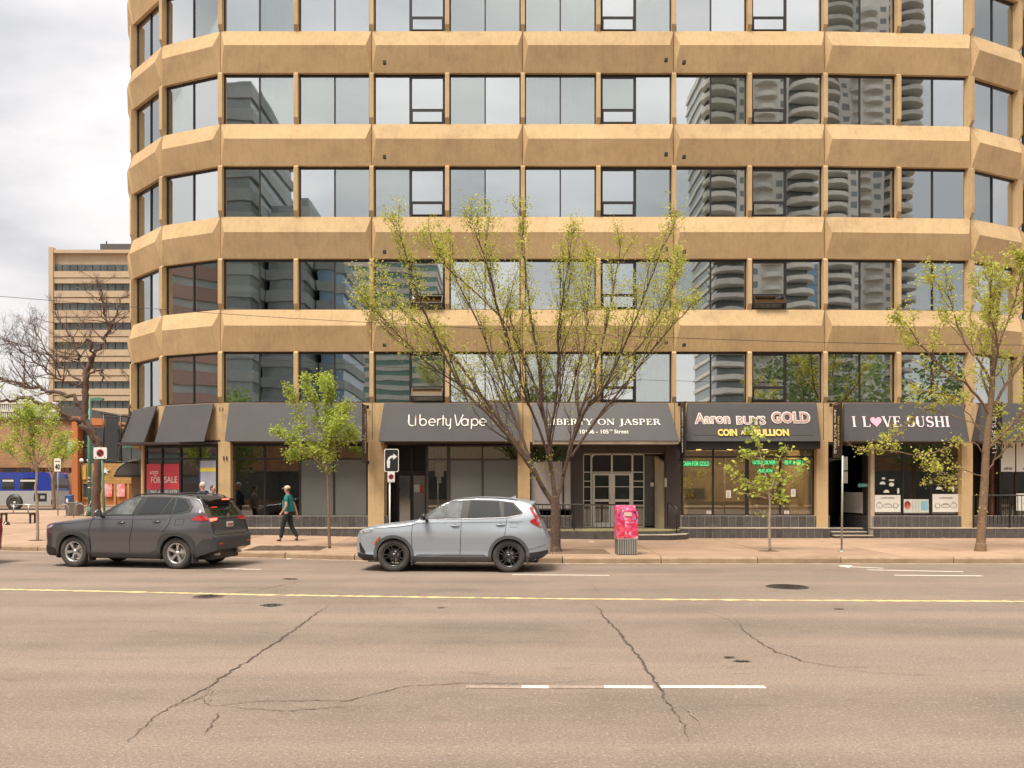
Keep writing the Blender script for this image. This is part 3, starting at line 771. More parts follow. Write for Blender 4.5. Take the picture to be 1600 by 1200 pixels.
def fpanel(O, ang, u0, u1, b0, b1, yt=-.1, yb=-.55, zt=4.75, zb=3.43):
    M = Matrix.Translation(O) @ Matrix.Rotation(ang, 4, 'Z')
    v = [(u0,yt,zt),(u1,yt,zt),(b1,yb,zb),(b0,yb,zb)]; w = [(x,y+.05,z) for x,y,z in v]
    v = [M @ Vector(c) for c in v+w]
    b = MB(); b.add(v, [(0,1,2,3),(7,6,5,4),(0,4,5,1),(1,5,6,2),(2,6,7,3),(3,7,4,0)]); o = b.build('sloping_panel', M_panel, B); o.location = -BL
fpanel(L1, R(-22), .22, 2.38, .18, 2.36); fpanel(L2, R(-44), .25, 2.3, .2, 2.3); fpanel(L3, R(-66), .25, 2.3, .2, 2.3)
fpanel(R0, R(2.4), 2.75+2.7, 2.75+2.7, 2.75+2.7, 2.75+2.7) if False else None
fpanel(R1, R(25), .3, 2.4, .25, 2.45); fpanel(R2, R(47), .3, 2.4, .25, 2.45)
# wall band and soffit round the left and right corners
b = MB()
for O, a, Lf in ((L1,R(-22),2.6),(L2,R(-44),2.6),(L3,R(-66),2.6),(L4,R(-88),2.6),(R1,R(25),2.6),(R2,R(47),2.6),(R3,R(69),2.6)):
    M = Matrix.Translation(O) @ Matrix.Rotation(a, 4, 'Z'); b.box(.0, Lf, .0, .25, 3.43, SILL0-.012, M=M)
bb_split(b, 'wall_band', M_conc)
# corner shop at the left: glass wall following the first facet
a0 = R(-22); O0 = step(C0, 3.55, a0, -1); S0 = Matrix.Translation(O0) @ Matrix.Rotation(a0, 4, 'Z')
def su(px): return prj_facet(O0, a0, px)
def sz(py, px): 
    u = su(px); Y = O0.y+u*math.sin(a0); return EYE-(py-757)/1300*Y
b = MB(); b.box(0, .12, -.06, .2, .2, 3.36, M=S0); bb(b, 'pillar', M_conc)
UL = [su(p) for p in (228,253,282,311,339)]
b = MB(); zt_, zm_, zb_ = 3.32, sz(717,280), .45
for u in UL: b.box(u-.03, u+.03, .0, .08, zb_, zt_, M=S0)
for i in range(4):
    for z in (zt_-.03, zm_, zb_+.03): b.box(UL[i]+.03, UL[i+1]-.03, .006, .08, z-.03, z+.03, M=S0)
cs = bb(b, 'shop_window', M_black)
for i in range(4):
    for z0, z1 in ((zb_, zm_), (zm_, zt_)):
        g = MB(); g.box(UL[i]+.01, UL[i+1]-.01, .036, .044, z0+.02, z1-.02, M=S0); g.build('pane', MG, cs)
b = MB(); b.box(0, 3.5, .0, .12, .15, zb_, M=S0); b.box(-.02, 3.5, .02, 3.2, 3.33, 3.43, M=S0); b.box(-.1, 3.5, 3.0, 3.1, .2, 3.4, M=S0); b.box(-.1, 3.5, .2, 3.1, .3, .33, M=S0)
bb_split(b, 'room_wall', M_roomd)
b = MB(); M9 = Matrix.Translation(O0) @ Matrix.Rotation(R(-80), 4, 'Z'); b.box(-4.5, .0, .0, .15, .1, 3.43, M=M9); bb(b, 'side_shopfront', M_dark)
b = MB(); poly = [(O0.x, O0.y), (C0.x, C0.y), (C0.x, 36), (O0.x-.6, 36)]; b.prism(poly, 3.431, 3.5, axis='z'); bb_split(b, 'soffit', M_brown)

# ---------------------------------------------------------------- lettering
def text_mesh(body, w, h, mat, ext=.012, off=0.0, name='lettering', bold=0.0):
    "sans letters fitted to a w x h box, standing in the xz plane, front towards -y"
    cu = bpy.data.curves.new('t', 'FONT'); cu.body = body; cu.extrude = .05; cu.offset = off; cu.align_x = 'CENTER'; cu.resolution_u = 3
    o = bpy.data.objects.new('t', cu); col.objects.link(o); bpy.context.view_layer.update()
    me = bpy.data.meshes.new_from_object(o.evaluated_get(bpy.context.evaluated_depsgraph_get()))
    bpy.data.objects.remove(o); bpy.data.curves.remove(cu)
    if not me.vertices: return me
    xs_ = [v.co.x for v in me.vertices]; ys_ = [v.co.y for v in me.vertices]
    x0, x1, y0, y1 = min(xs_), max(xs_), min(ys_), max(ys_)
    for v in me.vertices:
        v.co = Vector(((v.co.x-(x0+x1)/2)/(x1-x0)*w, -v.co.z/.05*ext/2, (v.co.y-(y0+y1)/2)/(y1-y0)*h))
    me.materials.clear(); me.materials.append(mat); me.name = name; me.update(); return me
def stroke(b, pts, w, k=[0], ext=.012, mi=0):
    "a flat stroke along 2D points with square ends; each a hair prouder than the last"
    k[0] = (k[0]+1) % 9; y = -ext-.0006*k[0]
    pts = [Vector(p) for p in pts]; n = len(pts); v = []; ws = w if isinstance(w, (list, tuple)) else [w]*n
    for i, p in enumerate(pts):
        if i == 0: t = pts[1]-p; m = 1
        elif i == n-1: t = p-pts[i-1]; m = 1
        else:
            t0 = (p-pts[i-1]).normalized(); t1 = (pts[i+1]-p).normalized(); t = t0+t1
            if t.length < 1e-4: t = t1
            m = min(1.6, 1/max(.3, t.normalized().dot(t1)))
        t = t.normalized(); nn = Vector((-t.y, t.x))*ws[i]/2*m
        v += [(p.x-nn.x, y, p.y-nn.y), (p.x+nn.x, y, p.y+nn.y)]
    o = len(v); v += [(a, 0, c) for a, _, c in v]
    f = [(2*i, 2*i+1, 2*i+3, 2*i+2) for i in range(n-1)]
    f += [(2*i, 2*i+2, 2*i+2+o, 2*i+o) for i in range(n-1)]+[(2*i+1, 2*i+1+o, 2*i+3+o, 2*i+3) for i in range(n-1)]+[(0, o, o+1, 1), (2*n-2, 2*n-1, 2*n-1+o, 2*n-2+o)]
    b.add(v, f, mi)
def arc(cx, cy, rx, ry, a0, a1, n=10): return [(cx+rx*math.cos(R(a0+(a1-a0)*i/n)), cy+ry*math.sin(R(a0+(a1-a0)*i/n))) for i in range(n+1)]
TH, TN = .17, .06
def serif_bar(x, y, w=.30): return ([(x-w/2, y), (x+w/2, y)], TN)
def vstem(x, a=0, c=1): return [([(x, a), (x, c)], TH), serif_bar(x, a+TN/2), serif_bar(x, c-TN/2)]
SER = {
 'I': (.36, lambda: vstem(.18)),
 'L': (.70, lambda: vstem(.2)+[([(.2, .03), (.66, .03)], TN), ([(.64, .0), (.66, .26)], TN)]),
 'B': (.74, lambda: vstem(.2)+[([(.2,.97),(.42,.97)]+arc(.42,.75,.18,.22,90,-90)+[(.2,.53)], [TN]*3+[.08,.12,.15,.15,.15,.12,.08]+[TN]*3), ([(.2,.53),(.44,.53)]+arc(.44,.28,.2,.25,90,-90)+[(.2,.03)], [TN]*3+[.08,.12,.16,.16,.16,.12,.08]+[TN]*3)]),
 'E': (.72, lambda: vstem(.2)+[([(.2,.03),(.66,.03)],TN),([(.2,.97),(.62,.97)],TN),([(.2,.52),(.5,.52)],TN),([(.65,.0),(.67,.25)],TN),([(.61,1),(.63,.78)],TN),([(.5,.42),(.5,.62)],TN)]),
 'R': (.82, lambda: vstem(.2)+[([(.2,.97),(.42,.97)]+arc(.42,.74,.2,.23,90,-90)+[(.2,.51)], [TN]*3+[.08,.12,.15,.15,.15,.12,.08]+[TN]*3), ([(.44,.5),(.74,.03)],TH*.95), serif_bar(.76,.03,.16)]),
 'T': (.76, lambda: vstem(.38)+[([(.04,.97),(.72,.97)],TN),([(.05,1),(.05,.74)],TN),([(.71,1),(.71,.74)],TN)]),
 'Y': (.82, lambda: [([(.12,.97),(.41,.48)],TH),([(.72,.97),(.41,.48)],TN),([(.41,.5),(.41,0)],TH),serif_bar(.41,.03),serif_bar(.12,.97),serif_bar(.72,.97,.22)]),
 'O': (.92, lambda: [(arc(.46,.5,.37,.47,0,360,28), [.17-.10*abs(math.sin(R(360*i/28))) for i in range(29)])]),
 'N': (.92, lambda: [([(.16,0),(.16,1)],TN),([(.76,0),(.76,1)],TN),([(.14,.97),(.76,.03)],TH),serif_bar(.16,.03,.26),serif_bar(.12,.97,.2),serif_bar(.76,.97,.26)]),
 'J': (.46, lambda: [([(.28,1),(.28,.0)]+arc(.1,.0,.18,.22,0,-130,6),[TH]*2+[TH*.9,TH*.8,.1,.08,.07,.09,.11]),serif_bar(.28,.97)]),
 'A': (.86, lambda: [([(.1,.03),(.42,1.0)],TN),([(.42,1.0),(.74,.03)],TH),([(.2,.34),(.62,.34)],TN),serif_bar(.1,.03,.24),serif_bar(.75,.03,.26)]),
 'S': (.66, lambda: [(arc(.33,.73,.22,.24,20,250,12)+arc(.33,.27,.23,.24,70,-160,12)[1:], [TN+.02]*4+[.1,.12,.13,.14,.15,.16,.17,.18,.18]+[.18,.17,.16,.15,.14,.12,.1]+[TN+.02]*5),([(.55,.98),(.55,.75)],TN),([(.1,.02),(.1,.26)],TN)]),
 'P': (.74, lambda: vstem(.2)+[([(.2,.97),(.42,.97)]+arc(.42,.72,.2,.25,90,-90)+[(.2,.47)], [TN]*3+[.08,.12,.15,.15,.15,.12,.08]+[TN]*3)]),
 'H': (.90, lambda: vstem(.2)+vstem(.7)+[([(.2,.51),(.7,.51)],TN)]),
 'U': (.88, lambda: [([(.2,1),(.2,.3)]+arc(.45,.3,.25,.27,180,360,10)+[(.7,.3),(.7,1)], [TH]*3+[.15,.13,.11,.09,.08,.07]+[TN]*6),serif_bar(.2,.97),serif_bar(.7,.97,.24)]),
 'V': (.84, lambda: [([(.12,.97),(.42,.0)],TH),([(.42,.0),(.72,.97)],TN),serif_bar(.12,.97),serif_bar(.72,.97,.22)]),
 ' ': (.42, lambda: []),
}
def serif_mesh(body, w, h, mat, heart=None):
    parts = []; x = 0
    for ch in body:
        wd, fn = SER[ch] if ch in SER else (.95, None)
        parts.append((x, ch, fn)); x += wd+.04
    tot = x-.04; b = MB(); sx = w/tot
    for x0, ch, fn in parts:
        if ch == '*':
            pts = []
            for i in range(32):
                t = 2*math.pi*i/32; hx = 16*math.sin(t)**3/32; hy = (13*math.cos(t)-5*math.cos(2*t)-2*math.cos(3*t)-math.cos(4*t))/30
                pts.append(((x0+.46+hx*.95)*sx-w/2, (.52+hy*1.02)*h-h/2))
            b.prism(pts, -.016, 0, axis='y', mi=1); continue
        for pts, ww in fn():
            k = (sx+h)/2
            ww = [q*k for q in ww] if isinstance(ww, (list, tuple)) else ww*k
            pp_ = [((x0+p[0])*sx-w/2, p[1]*h-h/2) for p in pts]
            if isinstance(ww, list) and len(ww) != len(pp_):
                ww = [ww[min(len(ww)-1, int(i*len(ww)/len(pp_)))] for i in range(len(pp_))]
            stroke(b, pp_, ww)
    mats = [mat, heart] if heart else [mat]
    return b.mesh('lettering', mats, fix=True)
tilt = math.atan2(SIGN_Y-28.05, 4.75-3.43)
def on_panel(me, panel, px, py, yb=28.05, out=.0):
    "hang a flat thing on a sloping sign panel, centre at this pixel"
    t_ = math.atan2(SIGN_Y-yb, 1.32)
    # intersect the line of sight with the panel plane
    k = -(py-757)/1300; sl = (SIGN_Y-yb)/1.32      # Y = yb + sl*(z-3.43); z = EYE + k*Y
    Y = (yb+sl*(EYE-3.43))/(1-sl*k); z = EYE+k*Y
    o = bpy.data.objects.new(me.name, me); col.objects.link(o); o.parent = panel
    o.location = (X_(px,Y), Y-.004-out, z); o.rotation_euler = (-t_, 0, 0); return o
M_sign = pm('white_sign_letter', (.80,.77,.72), .5, var=.03)
M_pink = pm('pale_pink_letter', (.80,.66,.70), .5, var=.03)
M_heart = pm('pink_heart', (.78,.42,.55), .5, var=.03)
M_mauve = pm('dull_mauve_letter', (.42,.25,.23), .5, var=.05)
M_gold = pm('yellow_letter', (.80,.60,.16), .5, var=.05)
S_ = 28.3/1300
on_panel(serif_mesh('LIBERTY ON JASPER', 178*S_, 9.5*S_*1.12, M_sign), PAN['E'], 942, 659.5, 27.75)
on_panel(text_mesh('10106 - 105', 44*S_, 7*S_, M_sign, off=.01), PAN['E'], 928.5, 674.5, 27.75)
on_panel(text_mesh('th', 5*S_, 3.5*S_, M_sign), PAN['E'], 954.5, 672.2, 27.75)
on_panel(text_mesh('Street', 22*S_, 7*S_, M_sign, off=.01), PAN['E'], 971, 674.3, 27.75)
on_panel(serif_mesh('I L*VE SUSHI', 152*S_, 17.5*S_, M_pink, M_heart), PAN['G'], 1407, 659)
# double outlined letters of the gold shop on their darker board
b = MB(); b.box(-92*S_, 93*S_, 0, .012, -21*S_, 22*S_); on_panel(b.mesh('sign_board', pm('charcoal_board', (.06,.056,.058), .5, var=.05)), PAN['F'], 1176, 660, out=.006)
for body, px, py, w, h in (('Aaron', 1112.5, 654, 56, 19), ('BUYS', 1173, 657, 46, 15), ('GOLD', 1235, 652.5, 61, 20)):
    on_panel(text_mesh(body, w*S_, h*S_, M_sign, off=.05 if body != 'GOLD' else .065, ext=.01), PAN['F'], px, py, out=.022)
    on_panel(text_mesh(body, (w-3)*S_, (h-2.6)*S_, M_mauve if body == 'GOLD' else M_mauve, off=.0 if body != 'GOLD' else .03, ext=.012), PAN['F'], px, py, out=.030)
for body, px, w, h in (('COIN', 1136, 30, 11.5), ('AND', 1166, 18, 7), ('BULLION', 1205, 54, 11.5)):
    on_panel(text_mesh(body, w*S_, h*S_, M_gold, off=.045, ext=.02), PAN['F'], px, 676, out=.028)
# rounded lettering of the vape shop, drawn with strokes
b = MB(); LW = .036
def lv(pts, w=LW): stroke(b, [(x/485*122*S_, (z-50)/485*122*S_) for x, z in pts], w, ext=.014)
# coordinates in 1/4 px of the photograph, x from the L, z up from the bottom of the p
def L_(x, z): return (x-240, z)
lv([L_(5,98),L_(5,48)]+[L_(x,z) for x,z in arc(25,48,20,22,180,270,5)]+[L_(36,26)])
lv([L_(47,80),L_(47,26)])
lv([L_(74,100),L_(74,48)]); lv([L_(x,z) for x,z in arc(94,48,20,22,0,360,18)])
lv([L_(x,z) for x,z in arc(150,48,20,22,-50,-360,14)]); lv([L_(130,48),L_(170,48)], LW*.8)
lv([L_(184,72),L_(184,26)]); lv([L_(184,50)]+[L_(x,z) for x,z in arc(202,50,18,20,180,80,5)])
lv([L_(218,94),L_(218,26)]); lv([L_(208,72),L_(230,72)], LW*.8)
lv([L_(236,72),L_(236,50)]+[L_(x,z) for x,z in arc(250,46,14,20,190,350,6)]); lv([L_(264,72),L_(264,20)]+[L_(x,z) for x,z in arc(250,18,14,16,0,-70,4)])
lv([L_(290,98),L_(304,28),L_(312,28),L_(342,98)]); 
lv([L_(x,z) for x,z in arc(352,48,20,22,0,360,18)]); lv([L_(372,70),L_(372,26)])
lv([L_(x,z) for x,z in arc(414,48,20,22,0,360,18)]); lv([L_(394,70),L_(394,4)])
lv([L_(x,z) for x,z in arc(464,48,20,22,-50,-360,14)]); lv([L_(444,48),L_(484,48)], LW*.8)
on_panel(b.mesh('lettering', M_sign), PAN['D'], 698, 659.5)
b = MB(); c = (47-240)/485*122*S_; b.prism([(c-.022,.135),(c+.016,.135),(c+.022,.215),(c-.006,.25)], -.02, 0, axis='y'); on_panel(b.mesh('lettering', pm('orange_flame', (.75,.30,.08), .5)), PAN['D'], 698, 659.5)

# ---------------------------------------------------------------- vape shop doorway (recess 600..665)
YR = 30.1
b = MB(); x0, x1 = X_(600,Y0), X_(667,Y0)
b.box(x0, x0+.06, 29.2, YR+.2, .3, 3.36); b.box(x1-.06, x1, 28.83, YR+.2, .3, 3.36); b.box(x0, x1, YR+.12, YR+.2, .3, 3.36); bb_split(b, 'recess_wall', M_dark)
b = MB(); b.box(x0, x1, 28.0, YR+.12, .1, .37); bb(b, 'door_step', M_tile)
b = MB()
for a, c in ((602,606),(620,624),(641,646),(664,667)): b.box(X_(a,YR), X_(c,YR), YR-.02, YR+.06, .372, 3.3)
b.box(X_(606,YR), X_(664,YR), YR-.014, YR+.055, Z_(742,YR), Z_(736,YR))
bb(b, 'door_frame', M_brown)
dr = fb('door', 624, 641, 743, 818, YR+.01, .03, glass_mat('door_glass', (.3,.28,.26), .35, rough=.08)); 
dr = fb('door', 646, 664, 743, 818, YR+.0, .03, pm('frosted_pane', (.30,.29,.27), .3, var=.05), None); dr['label'] = 'pale frosted door with a red and white notice'
fb('notice', 647, 656, 757, 769, YR-.01, .006, M_white, dr).location = (0,0,0)
fb('notice', 656, 662, 758, 770, YR-.012, .006, pm('red_notice_print', (.60,.10,.09), .5), dr)
b = MB(); b.tube([P(639.5,765,YR-.05), P(639.5,780,YR-.05)], .012); bb(b, 'door_handle', M_alu)

# ---------------------------------------------------------------- apartment entrance (recess 893..1040)
YE = 29.65
x0, x1 = X_(893,Y0), X_(1064,Y0)
PZ = .44
b = MB(); b.box(x0, X_(911,28.85), 28.85, YE+.2, .3, 3.36); b.box(X_(1040,28.72), x1, 28.72, YE+.2, .3, 3.36); bb_split(b, 'recess_wall', M_brown)
b = MB(); b.box(X_(911,28.85), X_(1040,28.85), 28.8, 29.0, Z_(708,28.8), 3.36); b.box(X_(911,28.85), X_(1040,28.72), YE+.1, YE+.2, .3, 3.36)
bb_split(b, 'fascia', M_brown)
b = MB(); b.box(X_(911,28.85), X_(1040,28.85), 29.0, YE+.1, 3.05, 3.12); bb(b, 'recess_ceiling', pm('white_ceiling', (.5,.47,.42), .8))
M_lob = glass_mat('entrance_glass', (.78,.78,.74), .16, wob=.08)
# white glazed screen with double door
b = MB(); vw = .028
Ze = lambda py: Z_(py, YE)
vx = [(911.5,.02),(924,.03),(956,.03),(988,.03),(1006,.02)]
for px, w in vx: b.box(X_(px,YE)-w, X_(px,YE)+w, YE-.03, YE+.03, PZ, Ze(711))
for i in range(4):
    xa, xb = X_(vx[i][0],YE)+vx[i][1], X_(vx[i+1][0],YE)-vx[i+1][1]
    b.box(xa, xb, YE-.024, YE+.025, Ze(711), Ze(708.5)); b.box(xa, xb, YE-.024, YE+.025, Ze(738.5), Ze(737))
    if i in (0, 3):
        for py in (751.5, 760.5, 782): b.box(xa, xb, YE-.024, YE+.025, Ze(py+1), Ze(py-.4))
        b.box(xa, xb, YE-.024, YE+.025, PZ, PZ+.06)
bb(b, 'entrance_frame', M_white)
b = MB(); v = [(X_(925,YE),0,Ze(709)),(X_(931,YE),0,Ze(709)),(X_(925,YE),0,Ze(716))]
b.prism([(p[0],p[2]) for p in v], YE-.02, YE+.02, axis='y'); bb(b, 'corner_bracket', M_white)
gs = MB(); 
for i in range(4):
    for a, c in ((709.5,737.5),)+(((738,820),) if i in (0,3) else ()):
        gl = MB(); gl.box(X_(vx[i][0],YE)+.02, X_(vx[i+1][0],YE)-.02, YE+.0, YE+.008, max(PZ+.02, Ze(c)), Ze(a)); bb(gl, 'pane', M_lob)
for a, c in ((925.5,955),(957,987)):
    d = MB(); xa, xb = X_(a,YE)+.01, X_(c,YE)-.01; z0, z1 = PZ+.01, Ze(739.5); s = .075
    d.box(xa, xa+s, YE-.04, YE+.01, z0, z1); d.box(xb-s, xb, YE-.04, YE+.01, z0, z1); d.box(xa+s, xb-s, YE-.04, YE+.01, z1-.07, z1); d.box(xa+s, xb-s, YE-.04, YE+.01, z0, z0+.17); d.box(xa+s, xb-s, YE-.04, YE+.01, Ze(784), Ze(780))
    d.box(xa+s, xb-s, YE-.03, YE+.005, Ze(761), Ze(760))
    do = bb(d, 'door', M_white, 'white framed glass entrance door')
    g_ = MB(); g_.box(xa+s, xb-s, YE-.016, YE-.010, z0+.1, z1-.05); g_.build('pane', M_lob, do)
    h = MB(); hx = xb-.04 if a < 940 else xa+.04; h.tube([(hx,YE-.08,Ze(783)),(hx,YE-.08,Ze(772))], .011); h.build('handle', M_alu, do)
# lobby
b = MB(); b.box(X_(911,YE), X_(1008,YE), 33.2, 33.3, .4, 3.3); b.box(X_(908,YE), X_(911,YE), YE+.1, 33.3, .4, 3.3); b.box(X_(1008,YE), X_(1011,YE), YE+.1, 33.3, .4, 3.3); b.box(X_(908,YE), X_(1011,YE), YE+.1, 33.3, 3.3, 3.35)
bb(b, 'lobby_wall', pm('lobby_plaster', (.34,.24,.15), .85, var=.3, scale=1.2))
b = MB(); b.box(X_(935,YE), X_(985,YE), 32, 32.5, .45, 1.1); b.box(X_(945,YE), X_(975,YE), 32.9, 33.15, 1.3, 2.0); bb(b, 'lobby_bench', pm('lobby_wood', (.25,.12,.06), .6))
l = MB(); l.lathe([(0,0),(.09,.0),(.09,.08),(0,.08)], 16, Matrix.Translation((X_(932.5,31.5), 31.5, 2.55))); bb(l, 'lobby_lamp', M_lamp)
# slanted beige side wall of the entrance and its notice
b = MB(); ya, yb_ = 29.0, YE+.0
pA = P(1036.5, 824, 28.95); pB = P(1023, 824, YE-.3)
v = [(pA.x, 28.95, PZ), (pB.x, YE-.3, PZ), (pB.x, YE-.3, Z_(713,YE-.3)), (pA.x, 28.95, Z_(723,28.95))]
w = [(x+.12, y+.02, z) for x, y, z in v]
b.add(v+w, [(0,1,2,3),(4,7,6,5),(0,4,5,1),(1,5,6,2),(2,6,7,3),(3,7,4,0)]); bb(b, 'entrance_side_wall', M_beige)
fb('side_tile_wall', 1008, 1023, 712, 822, YE-.12, .1, M_tile)
fb('intercom', 1016.5, 1021.5, 754, 760, YE-.16, .03, M_white)
fb('wall_plate', 1038.5, 1042, 747, 761, 28.70, .015, M_alu)
# entrance platform, curved step and ramp
b = MB()
front = [(X_(838,28.0), 28.0), (X_(873,27.75), 27.75), (X_(930,27.55), 27.55), (X_(985,27.5), 27.5), (X_(1040,27.6), 27.6), (X_(1056,27.8), 27.8), (X_(1062,28.1), 28.1), (x1, 28.6), (x1, 28.95), (x0-1.2, 28.62)]
b.prism(front[:-2]+[(x1-.02, YE), (x0, YE), (x0, 28.62), (X_(838,28.62), 28.62)], .06, PZ-.03, axis='z'); bb(b, 'entrance_platform', M_tile2)
pl2 = [(p[0], p[1]) for p in front[:-2]]
b = MB(); b.prism([(x, y-.012) for x, y in pl2]+[(x1-.02, YE-.01), (x0, YE-.01), (x0, 28.62), (X_(838,28.62), 28.62)], PZ-.028, PZ, axis='z'); bb(b, 'platform_top', pm('lichen_concrete', (.30,.26,.13), .85, var=.2))
st = [(X_(985,27.25), 27.42), (X_(995,27.2), 27.2), (X_(1050,27.2), 27.2), (X_(1072,27.5), 27.5), (X_(1076,28.0), 28.0), (X_(1070,28.2), 28.2), (X_(1062,28.1), 28.12), (X_(1056,27.8), 27.79), (X_(1040,27.6), 27.58), (X_(985,27.5), 27.48)]
b = MB(); b.prism(st, .06, .30, axis='z'); bb(b, 'step', M_tile2)
b = MB(); b.prism([(x, y-.01) for x, y in st], .302, .325, axis='z'); bb(b, 'step_edge', M_ledge)
# tiles round the front of the platform
for i in range(len(front)-4):
    a = Vector(front[i]); c = Vector(front[i+1]); n = max(1, round((c-a).length/.27)); 
    ang = math.atan2(c.y-a.y, c.x-a.x); w = (c-a).length/n
    for k in range(n):
        q = a.lerp(c, k/n); zb = .155
        bm_ = MB(); bm_.box(.009, w-.009, -.02, -.004, 0, PZ-.035-zb); bchild('tile', bm_.mesh('tile', M_tile), (q.x, q.y, zb), ang)
# railings of the ramp: a thing of its own
def railing(name, pts, z0, z1, label, gap=.15, mid=True, group=None):
    t = thing(name, (pts[0][0], pts[0][1], z0), label, 'railing', group); o0 = Vector((pts[0][0], pts[0][1], z0))
    def loc(x, y, z): return Vector((x, y, z))-o0
    b = MB(); b.tube([loc(x, y, z1) for x, y in pts], .022, 8); b.build('top_rail', M_black, t)
    b = MB(); b.tube([loc(x, y, z0+.10) for x, y in pts], .014, 6); b.build('bottom_rail', M_black, t)
    L_tot = sum((Vector(pts[i+1])-Vector(pts[i])).length for i in range(len(pts)-1))
    bal = MB(); bal.box(-.008, .008, -.008, .008, .11, z1-z0-.02); bme = bal.mesh('baluster', M_black)
    po = MB(); po.box(-.022, .022, -.022, .022, 0, z1-z0); pme = po.mesh('post', M_black)
    n = int(L_tot/gap); d = 0
    for k in range(n+1):
        s = L_tot*k/n; acc = 0
        for i in range(len(pts)-1):
            a, c = Vector(pts[i]), Vector(pts[i+1]); l = (c-a).length
            if s <= acc+l+1e-6:
                q = a.lerp(c, (s-acc)/l); break
            acc += l
        link('post' if k % 9 == 0 or k == n else 'baluster', pme if k % 9 == 0 or k == n else bme, t, (q.x-o0.x, q.y-o0.y, 0))
    return t
railing('railing', [(X_(834,27.9), 27.95), (X_(873,27.85), 27.85), (X_(930,27.68), 27.68), (X_(961,27.63), 27.63)], PZ+.002, 1.30, 'black metal railing along the entrance ramp behind the grey crossover')
t = thing('handrail', (X_(1056,27.9), 27.9, .32), 'short bent black handrail with balusters beside the apartment entrance steps', 'handrail'); o0 = Vector(t.location)
b = MB(); pa, pb, pc, pd = P(1057.5,833,27.75), P(1057.5,793,27.75), P(1043,784,28.2), P(1043,822,28.2)
b.tube([pa-o0, pb-o0, pc-o0, pd-o0], .022, 8); b.build('rail', M_black, t)
for f_ in (.2,.4,.6,.8):
    b = MB(); b.tube([pa.lerp(pd, f_)-o0, pb.lerp(pc, f_)-o0], .008, 5); b.build('baluster', M_black, t)

# ---------------------------------------------------------------- neon and papers of the gold shop
M_neon = pm('green_neon', (.1,.8,.3), .4, emit=(.10,1,.42), es=1.5)
M_ngl = pm('neon_backing', (.01,.10,.03), .5, emit=(.0,.20,.05), es=.25)
YN = 28.95
for body, cx, cy, w, h in (('CASH FOR GOLD', 1087, 724.5, 42, 7), ('GOLD SILVER', 1194, 722.5, 36, 6), ('BULLION', 1196, 735.5, 21, 5.5), ('BUY & SELL', 1241, 722.5, 29, 6.5)):
    t = thing('neon_sign', (X_(cx,YN), YN, Z_(cy,YN)), 'green neon sign reading %s in the gold shop window' % body, 'neon sign')
    s = YN/1300
    b = MB(); b.box(-w*s*.54, w*s*.54, .012, .03, -h*s*.72, h*s*.72); b.build('backing', M_ngl, t)
    o = link('lettering', text_mesh(body, w*s, h*s, M_neon), t)
    b = MB()
    for q in (-.4, .4): b.tube([(w*s*q, .02, h*s*.7), (w*s*q, .02, h*s*.7+.18)], .004, 4)
    b.build('hanging_wire', M_black, t)
def poster(name, px0, px1, py0, py1, Y, mat, label, cat='poster', group=None, th=.004):
    x0, x1, z0, z1 = X_(px0,Y), X_(px1,Y), Z_(py1,Y), Z_(py0,Y)
    t = thing(name, ((x0+x1)/2, Y, z0), label, cat, group); b = MB(); b.box(-(x1-x0)/2, (x1-x0)/2, -th, 0, 0, z1-z0); b.build('sheet', mat, t); return t
M_paper = pm('paper', (.72,.70,.64), .7, var=.03)
M_ink = pm('black_ink', (.05,.05,.05), .7)
def lines(t, w, z0, z1, n, mat=None, x0=0):
    b = MB()
    for i in range(n):
        z = z1-(z1-z0)*(i+.5)/n; l = w*rnd.uniform(.6,.95); b.box(x0-l/2, x0+l/2, -.0055, -.0045, z-.004, z+.004)
    b.build('print', mat or M_ink, t)
p_ = poster('paper_notice', 1134.5, 1142, 766, 778, 28.74, M_paper, 'small white paper taped to the door glass of the gold shop'); lines(p_, .1, .04, .22, 6)
p_ = poster('paper_notice', 1236, 1243, 764, 776, 28.74, M_paper, 'small white paper on the right window of the gold shop'); lines(p_, .1, .04, .22, 6)
for px in (1107.5, 1229):
    p_ = poster('window_sticker', px-3.5, px+3.5, 798, 803, 28.74, M_paper, 'small white square sticker at the bottom of the %s gold shop window' % ('first' if px < 1200 else 'last'), 'sticker')
    b = MB(); b.tube([(-.04,-.006,.02),(.04,-.006,.085)], .006, 5); b.lathe([(.03,0),(.042,0)], 16, Matrix.Translation((0,-.006,.055)) @ Matrix.Rotation(R(90),4,'X')); b.build('print', pm('red_ink', (.6,.08,.06), .6), p_)
p_ = poster('shop_poster', 1070, 1101, 763, 785, 29.6, pm('buff_poster', (.60,.50,.36), .7), 'buff poster with a red ring inside the first gold shop window')
b = MB(); b.lathe([(.05,0),(.13,0)], 24, Matrix.Translation((-.08,-.006,.25)) @ Matrix.Rotation(R(90),4,'X')); b.build('print', pm('red_ink2', (.55,.12,.07), .6), p_)

